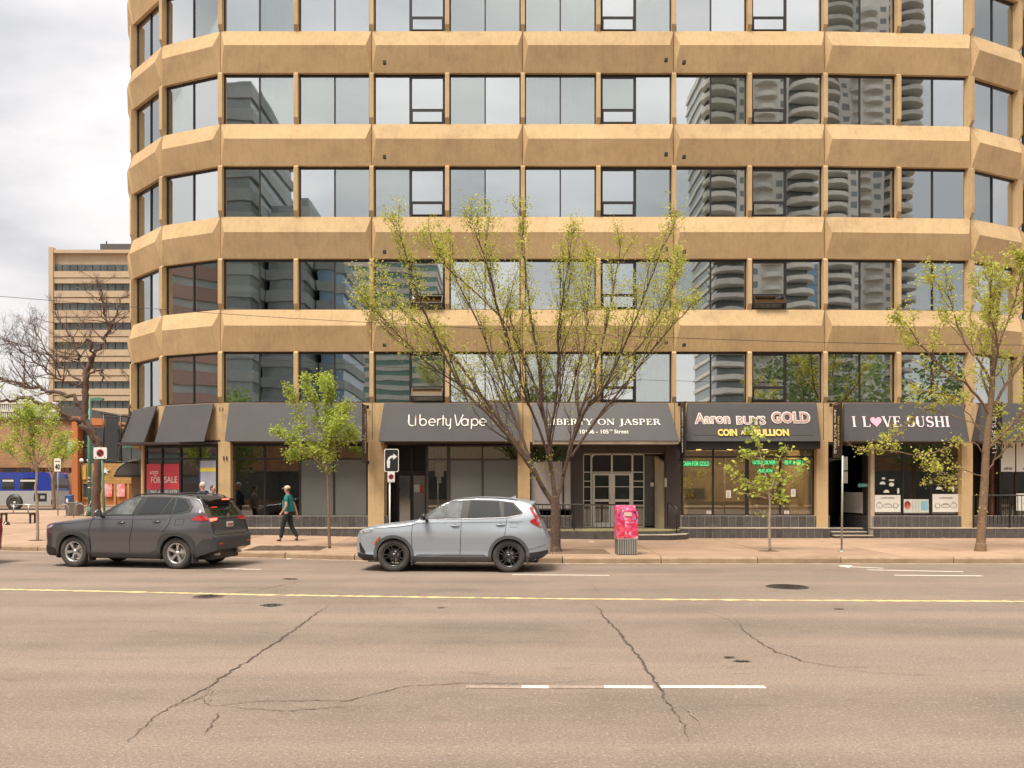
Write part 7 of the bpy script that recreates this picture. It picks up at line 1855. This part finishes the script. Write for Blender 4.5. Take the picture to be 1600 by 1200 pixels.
Y = 56.0-2.5; t = thing('newspaper_box', (X_(108.5,Y), Y, .26), 'blue newspaper box with white lettering beside the white pier', 'newspaper box'); b = MB(); b.box(-.19,.19,-.2,.2,.1,.85); b.prism([(-.2,.85),(-.2,.98),(.2,1.06),(.2,.85)], -.19, .19, axis='x'); b.build('cabinet', pm('blue_box', (.02,.07,.22), .5), t)
b = MB(); b.box(-.10,.02,-.215,-.201,.2,.8); b.build('white_print', M_white, t)
for px, Yr in ((109,42.5),(134,43.5)):
    t = thing('bike_rack', (X_(px,Yr), Yr, .28), 'pale metal hoop bike rack on the plaza, %s one' % ('left' if px < 120 else 'right'), 'bike rack', 'hoop bike racks on the plaza')
    b = MB(); r_ = .30; b.tube([(-.30+r_*math.cos(R(a))*.9, 0, .38+r_*math.sin(R(a))) for a in range(-90,180,15)], .022, 6); b.build('hoop', M_galv, t)
    b = MB(); b.tube([(.18,0,.0),(.30,0,.60),(.36,0,.86)] if px < 120 else [(.0,0,0),(.08,0,.35),(.30,0,.86)], .022, 6); b.build('upright', M_galv, t)
# city bus
Y = 61.5; s_ = Y/1300; xr = X_(80.5,Y); t = thing('city_bus', (xr, Y, .10), 'blue and silver city bus driving left behind the plaza, its rear in view', 'bus')
M_bblue = pm('bus_blue', (.010,.035,.30), .25, coat=.5, var=.05); M_bsil = pm('bus_silver', (.42,.42,.42), .4, metal=.3, var=.05); Lb_ = 12.0
zt = Z_(738,Y)-.1
b = MB(); prof = [(0,.32),(0,1.45)]; b.box(-Lb_, -.02, 0, 2.5, .32, 1.40); b.build('lower_body', M_bsil, t)
b = MB(); b.prism([(-Lb_,1.405),(-Lb_,zt-.02),(-.45,zt),(-.12,zt-.12),(0,1.405)], 0.0, 2.5, axis='y'); b.build('upper_body', M_bblue, t)
for a, c in ((31,56.5),(3,22.5),(-25,-6),(-54,-34),(-83,-63),(-112,-92)): 
    b = MB(); b.box(X_(a,Y)-xr, X_(c,Y)-xr, -.015, -.003, 1.52, 2.33); w_ = b.build('window', M_cglass, t)
    b = MB(); b.box(X_(a,Y)-xr+.05, X_(c,Y)-xr-.05, -.02, -.016, 2.08, 2.22); b.build('blind', M_wconc, w_)
b = MB(); b.box(X_(53,Y)-xr, X_(73,Y)-xr, -.015, -.002, .62, 1.22); g_ = b.build('engine_grille', M_trimb, t); b = MB(); b.box(X_(63,Y)-xr, X_(70,Y)-xr, -.02, -.016, .82, 1.05); b.build('hatch', M_bsil, g_)
for px in (22.7, -135):
    xc = X_(px,Y)-xr; b = MB(); b.lathe([(.0,.0),(.62,.0),(.62,.01),(0,.01)], 24, Matrix.Translation((xc,-.004,.56)) @ M_); b.build('wheel_arch', M_trimb, t)
    b = MB(); b.lathe([(.28,.0),(.30,.06),(.47,.06),(.50,.02),(.50,-.25)], 32, Matrix.Translation((xc,-.02,.50)) @ M_); wh_ = b.build('wheel', M_tyre, t); b = MB(); b.lathe([(0,.07),(.08,.07),(.10,.0),(.22,-.02),(.28,.03)], 24, Matrix.Translation((xc,-.02,.50)) @ M_); b.build('rim', M_galv, wh_)
b = MB(); b.box(.0,.02,.2,2.3,1.6,2.3); b.build('rear_window', M_cglass, t); b = MB(); b.box(-.14,-.06,-.02,-.005,2.48,2.56); b.build('marker_lamp', M_lampred, t); b = MB(); b.box(-.02,.10,-.03,.25,.40,.72); b.build('bumper', M_trimb, t)
# overhead cable
b = MB(); pts = [P(x, y, 24.0) for x, y in ((-120,452),(0,463),(160,476),(300,487),(450,497),(600,505),(800,516),(1000,526),(1200,533),(1400,537.5),(1700,540))]; b.tube(pts, .008, 5); o = b.build('overhead_cable', M_black); tag(o, 'thin dark cable strung across the street in front of the facade', 'cable')

# ---------------------------------------------------------------- the other side of the street, seen mirrored in the glass
def mirror_y(D): return 57.5-D
M_tw = pm('tower_concrete', (.72,.70,.65), .85, var=.06, scale=.2); M_twd = pm('tower_dark_glass', (.22,.26,.26), .15, spec=.8); M_tgl = pm('tower_green_glass', (.16,.30,.25), .2, spec=.8); M_tbl = pm('tower_blue_glass', (.20,.34,.50), .2, spec=.8); M_tdk = pm('tower_grey_cladding', (.36,.40,.40), .6, var=.2, scale=.15)
def far_tower(label, x0, x1, yf, dep, h, fh, wall, glass, balc=None, band=.5):
    t = thing('apartment_tower' if balc else 'office_tower', ((x0+x1)/2, yf-dep/2, 0), label, 'building'); o0 = Vector(t.location)
    b = MB(); b.box(x0+.3, x1-.3, yf-dep, yf-.3, 0, h-.2); o = b.build('glass_wall', glass, t); o.location = -o0
    b = MB(); n = int(h/fh)
    for k in range(n+1): b.box(x0, x1, yf-dep-.3, yf, k*fh, k*fh+fh*band)
    o = b.build('floor_band', wall, t); o.location = -o0
    if balc:
        b = MB(); w = x1-x0; c = MB()
        for u0, u1 in ((.30,.42),(.62,.74)): b.box(x0+w*u0, x0+w*u1, yf-.1, yf+.25, 0, h)
        b.box(x0+w*.42, x0+w*.62, yf-.1, yf+.2, 0, h-1)
        for k in range(1, n):
            for cx_, r_ in ((x0+w*.12, w*.17), (x0+w*.52, w*.10), (x0+w*.90, w*.15)):
                M = Matrix.Translation((cx_, yf, k*fh)); b.lathe([(0,0),(r_,0),(r_,1.05),(r_-.25,1.05),(r_-.25,.2),(0,.2)], 14, M, smooth=False)
            c.box(x0+w*.33, x0+w*.39, yf+.26, yf+.3, k*fh+.9, k*fh+2.3); c.box(x0+w*.65, x0+w*.71, yf+.26, yf+.3, k*fh+.9, k*fh+2.3)
        o = b.build('balcony_column', wall, t); o.location = -o0; o['kind'] = 'stuff'; o = c.build('window', glass, t); o.location = -o0; o['kind'] = 'stuff'
far_tower('pale apartment tower with stacked rounded balconies across the street, seen mirrored in the windows', 44, 68, mirror_y(186), 22, 98, 3.0, M_tw, M_twd, True, .25)
far_tower('second pale balcony tower further right across the street', 92, 118, mirror_y(205), 22, 128, 3.0, M_tw, M_twd, True, .25)
far_tower('green glass office tower with white floor bands across the street', -60, -22, mirror_y(262), 25, 74, 3.1, M_wconc, M_tgl)
far_tower('blue glass tower behind the balcony towers', 112, 128, mirror_y(330), 18, 92, 3.2, M_tbl, M_tbl, None, .2)
far_tower('tall dark grey tower across the street at the left', -52, -38, mirror_y(122), 20, 62, 3.3, M_tdk, M_twd)
far_tower('lower dark grey tower beside the tall one', -37.9, -32, mirror_y(128), 20, 46, 3.3, M_tdk, M_twd)
far_tower('dark grey block stepping down beside the grey towers', -31.8, -27, mirror_y(134), 20, 38, 3.3, M_tdk, M_tbl)
far_tower('red brick tower with pale bands far down the street', -135, -108, -2, 30, 40, 3.4, pm('red_brick_far', (.34,.23,.20), .85), M_tdk, None, .62)
b = MB(); t = thing('shop_row', (0, -20, 0), 'low row of brick and glass shops on the near side behind the camera', 'building')
for i in range(12):
    x0 = -84+i*14; h = [7.5,9,6.5,8.2,7,9.4,6.8,8.5,7.2,9,8,7][i]; b = MB(); b.box(x0, x0+13.98, -10, 0, 0, h); b.build('wall', [M_brick, M_beige, M_brown, M_cream][i % 4], t)
    b = MB(); b.box(x0+1, x0+13, .0, .06, .6, 3.2); b.build('window', M_offg, t)
b = MB(); b.box(-90, 90, -16.2, -9, .0, .15); o = b.build('near_pavement', M_slab); tag(o, kind='structure')
for i, (x, y, h, r_) in enumerate(((24,-11.5,13.5,4.6),(33,-11,12,4.6),(42,-12,13,4.5),(-24,-11.5,9,3.2),(2,-12.5,9.5,3.0))):
    T = Tree(60+i, (x, y, .15), .42); T.limb([(x,y,.1),(x+.1,y,h*.35),(x,y+.2,h*.7)], .25, .06, 6, 3.0, where='tr', nleaf=2, lspread=.5, ang=.7, kidlv=(2,2), start=.4)
    for k in range(150):
        a = rnd.uniform(0, 6.283); u = rnd.random()**.5; zz = rnd.uniform(-1, 1); q = Vector((x+r_*u*math.cos(a)*math.sqrt(1-zz*zz*.8), y+r_*u*math.sin(a)*math.sqrt(1-zz*zz*.8), .15+h*.66+zz*h*.33)); T.leaves(q, None, 14, .5)
    T.done('maple_tree', ['tall full green tree on the near pavement, leftmost of the three big ones', 'full green tree on the near pavement between two others', 'round green tree on the near pavement, rightmost one', 'smaller green tree on the near pavement at the left', 'small green tree on the near pavement opposite the entrance'][i], M_barkt, M_leafd, 'trees on the near pavement behind the camera')

# ---------------------------------------------------------------- people
def skin(name, pts, edges, rad, mat, parent, lv=2):
    me = bpy.data.meshes.new(name); me.from_pydata([Vector(p) for p in pts], edges, []); o = bpy.data.objects.new(name, me); col.objects.link(o)
    bm = bmesh.new(); bm.from_mesh(me); bm.verts.layers.skin.verify(); bm.to_mesh(me); bm.free()
    for i, r_ in enumerate(rad):
        me.skin_vertices[0].data[i].radius = r_ if isinstance(r_, tuple) else (r_, r_)
    me.skin_vertices[0].data[0].use_root = True
    m1 = o.modifiers.new('s', 'SKIN'); m1.use_smooth_shade = True; m2 = o.modifiers.new('d', 'SUBSURF'); m2.levels = lv; m2.render_levels = lv
    bpy.context.view_layer.update(); ev = o.evaluated_get(bpy.context.evaluated_depsgraph_get()); nm = bpy.data.meshes.new_from_object(ev); nm.name = name
    bpy.data.objects.remove(o); bpy.data.meshes.remove(me); nm.materials.clear(); nm.materials.append(mat); nm.polygons.foreach_set('use_smooth', [True]*len(nm.polygons)); return link(name, nm, parent)
M_skin = pm('skin', (.50,.27,.19), .6, var=.05); M_teals = pm('teal_shirt', (.015,.20,.21), .85, var=.15, scale=8); M_jean = pm('black_trousers', (.022,.026,.033), .85, var=.2, scale=8); M_cap = pm('cream_cap', (.62,.52,.36), .8); M_hairb = pm('brown_hair', (.10,.055,.03), .8); M_shoe = pm('dark_shoe', (.05,.055,.065), .7)
def person(loc, rz, label, H=1.70, pose='walk', shirt=M_teals, trous=M_jean, hair=M_hairb, hat=None, sleeves=False, lean=0.0):
    "local: faces -x, left side towards -y"
    t = thing('person', loc, label, 'person', rz=rz); k = H/1.70
    def V(x, y, z): return Vector((x, y, z))*k
    if pose == 'walk':
        kneeF, ankF, toeF = V(-.13,-.09,.50), V(-.20,-.09,.09), V(-.33,-.10,.035)      # leading left leg
        kneeB, ankB, toeB = V(.06,.09,.49), V(.27,.09,.13), V(.19,.09,.035)
        elL, wrL = V(.04,-.27,1.10), V(-.10,-.27,.90); elR, wrR = V(.12,.26,1.11), V(.20,.25,.87)
    else:
        kneeF, ankF, toeF = V(-.02,-.10,.50), V(.0,-.10,.09), V(-.13,-.11,.035); kneeB, ankB, toeB = V(-.02,.10,.50), V(.0,.10,.09), V(-.13,.11,.035)
        elL, wrL = V(.02,-.27,1.12), V(-.06,-.26,.88); elR, wrR = V(.02,.27,1.12), V(-.06,.26,.88)
    pel, wai, che, nec, hb, ht = V(0,0,.93), V(.0,0,1.10), V(.0+lean,0,1.30), V(-.005+lean,0,1.46), V(-.03+lean,0,1.54), V(-.02+lean,0,1.635)
    hipL, hipR, shL, shR = V(0,-.09,.90), V(0,.09,.90), V(.0+lean,-.17,1.40), V(.0+lean,.17,1.40)
    heelF, heelB = ankF+V(.05,0,-.05), ankB+V(.05,0,-.04)
    pts = [pel, wai, che, nec, hb, ht, hipL, kneeF, ankF, toeF, hipR, kneeB, ankB, toeB, shL, elL, wrL, shR, elR, wrR]
    E = [(0,1),(1,2),(2,3),(3,4),(4,5),(0,6),(6,7),(7,8),(8,9),(0,10),(10,11),(11,12),(12,13),(2,14),(14,15),(15,16),(2,17),(17,18),(18,19)]
    rad = [.10,(.105,.09),(.12,.09),.052,(.075,.07),(.078,.072),.085,.058,.038,.03,.085,.058,.038,.03,.055,.042,.028,.055,.042,.028]
    # palms and five fingers on each hand
    for w, s in ((16,-1),(19,1)):
        wr = pts[w]; d = (wr-pts[w-1]).normalized(); pal = wr+d*.075*k; i0 = len(pts); pts.append(pal); E.append((w, i0)); rad.append((.030,.020))
        for j, off in enumerate((-.024,-.008,.008,.024)):
            a = pal+Vector((off,0,0))*k+d*.035*k; c = a+(d+Vector((-.15,-s*.25,0))).normalized()*(.040-.004*abs(j-1.3))*k; e = c+(d+Vector((-.3,-s*.7,0))).normalized()*.028*k
            i1 = len(pts); pts += [a, c, e]; E += [(i0,i1),(i1,i1+1),(i1+1,i1+2)]; rad += [.0095,.0085,.007]
        a = wr+d*.03*k+Vector((-.03,-s*.005,0))*k; c = a+(d+Vector((-.5,0,0))).normalized()*.045*k; i1 = len(pts); pts += [a, c]; E += [(w,i1),(i1,i1+1)]; rad += [.012,.009]
    rad = [tuple(q*k for q in r_) if isinstance(r_, tuple) else r_*k for r_ in rad]
    body = skin('body', pts, E, rad, M_skin, t)
    # head shape with face
    hc = (hb+ht)/2+V(-.005,0,.02)
    def ell(b, c, rx, ry, rz_, n=14, m=10, cond=None):
        v = []; f = []
        for i in range(m+1):
            th = math.pi*i/m
            for j in range(n): ph = 2*math.pi*j/n; v.append(c+Vector((rx*math.sin(th)*math.cos(ph), ry*math.sin(th)*math.sin(ph), rz_*math.cos(th)))*k)
        for i in range(m):
            for j in range(n): f.append((i*n+j, i*n+(j+1)%n, (i+1)*n+(j+1)%n, (i+1)*n+j))
        b.add(v, f, smooth=True)
    b = MB(); ell(b, hc, .092, .074, .112); b.add([hc+V(-.088,-.012,.012), hc+V(-.088,.012,.012), hc+V(-.118,0,-.022), hc+V(-.086,0,.045)], [(0,1,2),(0,2,3),(1,3,2)])
    for s in (-1,1): ell(b, hc+V(.008,s*.078,.0), .020, .010, .030, 8, 6)
    b.build('face', M_skin, t)
    b = MB()
    for s in (-1,1): ell(b, hc+V(-.080,s*.030,.018), .010, .012, .008, 8, 6)
    b.build('eye', M_hairb, t); b = MB(); ell(b, hc+V(-.083,0,-.052), .008, .024, .006, 8, 5); b.build('mouth', pm('lips', (.40,.14,.12), .6), t)
    b = MB(); ell(b, hc+V(.022,0,.022), .090, .082, .102); b.build('hair', hair, t)
    if hat:
        b = MB(); ell(b, hc+V(.008,0,.052), .102, .090, .080); v0 = hc+V(-.06,0,.058); b.add([v0+V(0,-.075,0), v0+V(-.085,-.05,-.022), v0+V(-.105,0,-.018), v0+V(-.085,.05,-.022), v0+V(0,.075,0), v0+V(0,-.075,.012), v0+V(-.085,-.05,-.012), v0+V(-.105,0,-.008), v0+V(-.085,.05,-.012), v0+V(0,.075,.012)], [(0,1,2,3,4),(5,6,7,8,9),(0,5,6,1),(1,6,7,2),(2,7,8,3),(3,8,9,4)]); b.build('cap', hat, t)
    # shirt with sleeves, trousers, shoes
    mid = lambda a, c, q: a.lerp(c, q)
    sl = .62 if not sleeves else 1.0
    P_ = [wai, pel+V(0,0,-.01), che, nec-V(0,0,.03), shL, mid(shL, elL, sl), shR, mid(shR, elR, sl)]; E_ = [(0,1),(0,2),(2,3),(2,4),(4,5),(2,6),(6,7)]; r_ = [(.19,.16),(.18,.16),(.20,.155),(.075,.07),.078,.066,.078,.066]
    if sleeves: P_ += [mid(elL, wrL, .9), mid(elR, wrR, .9)]; E_ += [(5,8),(7,9)]; r_ += [.045,.045]
    skin('shirt' if not sleeves else 'jacket', P_, E_, [tuple(q*k for q in a) if isinstance(a, tuple) else a*k for a in r_], shirt, t)
    skin('trousers', [pel, pel+V(0,0,.07), hipL, kneeF, mid(kneeF, ankF, .55), ankF+V(0,0,.0), hipR, kneeB, mid(kneeB, ankB, .55), ankB], [(0,1),(0,2),(2,3),(3,4),(4,5),(0,6),(6,7),(7,8),(8,9)], [(.14*k,.125*k),(.14*k,.12*k),.108*k,.078*k,.068*k,.060*k,.108*k,.078*k,.068*k,.060*k], trous, t)
    for a, h, e in ((ankF, heelF, toeF), (ankB, heelB, toeB)): skin('shoe', [h, a-V(0,0,.03), mid(h, e, .6), e], [(0,1),(0,2),(2,3)], [.045*k,.042*k,.045*k,.036*k], M_shoe, t, 1)
    return t
bs = P(450, 842, 26.0); person((bs.x, 26.0, sw(bs.x, 26.0)), R(-4), 'man in teal T-shirt, cream cap and black trousers walking left along the pavement', 1.70, hat=M_cap)
M_navy = pm('navy_jacket', (.02,.03,.075), .8); M_whit = pm('white_hair', (.55,.50,.46), .8); M_gryj = pm('grey_jacket', (.22,.20,.19), .8); M_drk = pm('dark_hair', (.04,.028,.022), .8)
bs = P(317, 840, 27.0); person((bs.x, 27.0, sw(bs.x, 27)), R(-20), 'white-haired person in a navy jacket, head and shoulders showing above the charcoal car', 1.80, 'stand', M_navy, M_jean, M_whit, None, True)
bs = P(332, 840, 26.6); person((bs.x, 26.6, sw(bs.x, 26.6)), R(160), 'dark-haired person in grey, standing close beside the white-haired person', 1.70, 'stand', M_gryj, M_jean, M_drk, None, True)

# scraps of paper on the ground
for i, (px, py, z, lab) in enumerate(((1013, 879.5, .0, 'small crumpled white scrap in the gutter right of the litter bin'), (925, 848, .15, 'flat white paper scrap on the pavement before the entrance platform'), (1472, 841.5, .152, 'white paper scrap at the foot of the tiled wall under the sushi shop'), (453, 875, .0, 'tiny white scrap in the gutter below the sapling pit'))):
    c = gp(px, py, z); t = thing('paper_scrap', (c.x, c.y, z+.008), lab, 'litter'); b = MB(); rr = random.Random(i)
    v = [(rr.uniform(-.12,.12), rr.uniform(-.07,.07), rr.uniform(0,.035)) for _ in range(6)]; b.add(v, [(0,1,2),(0,2,3),(0,3,4),(0,4,5)]); b.build('paper', M_paper, t, fix=False)
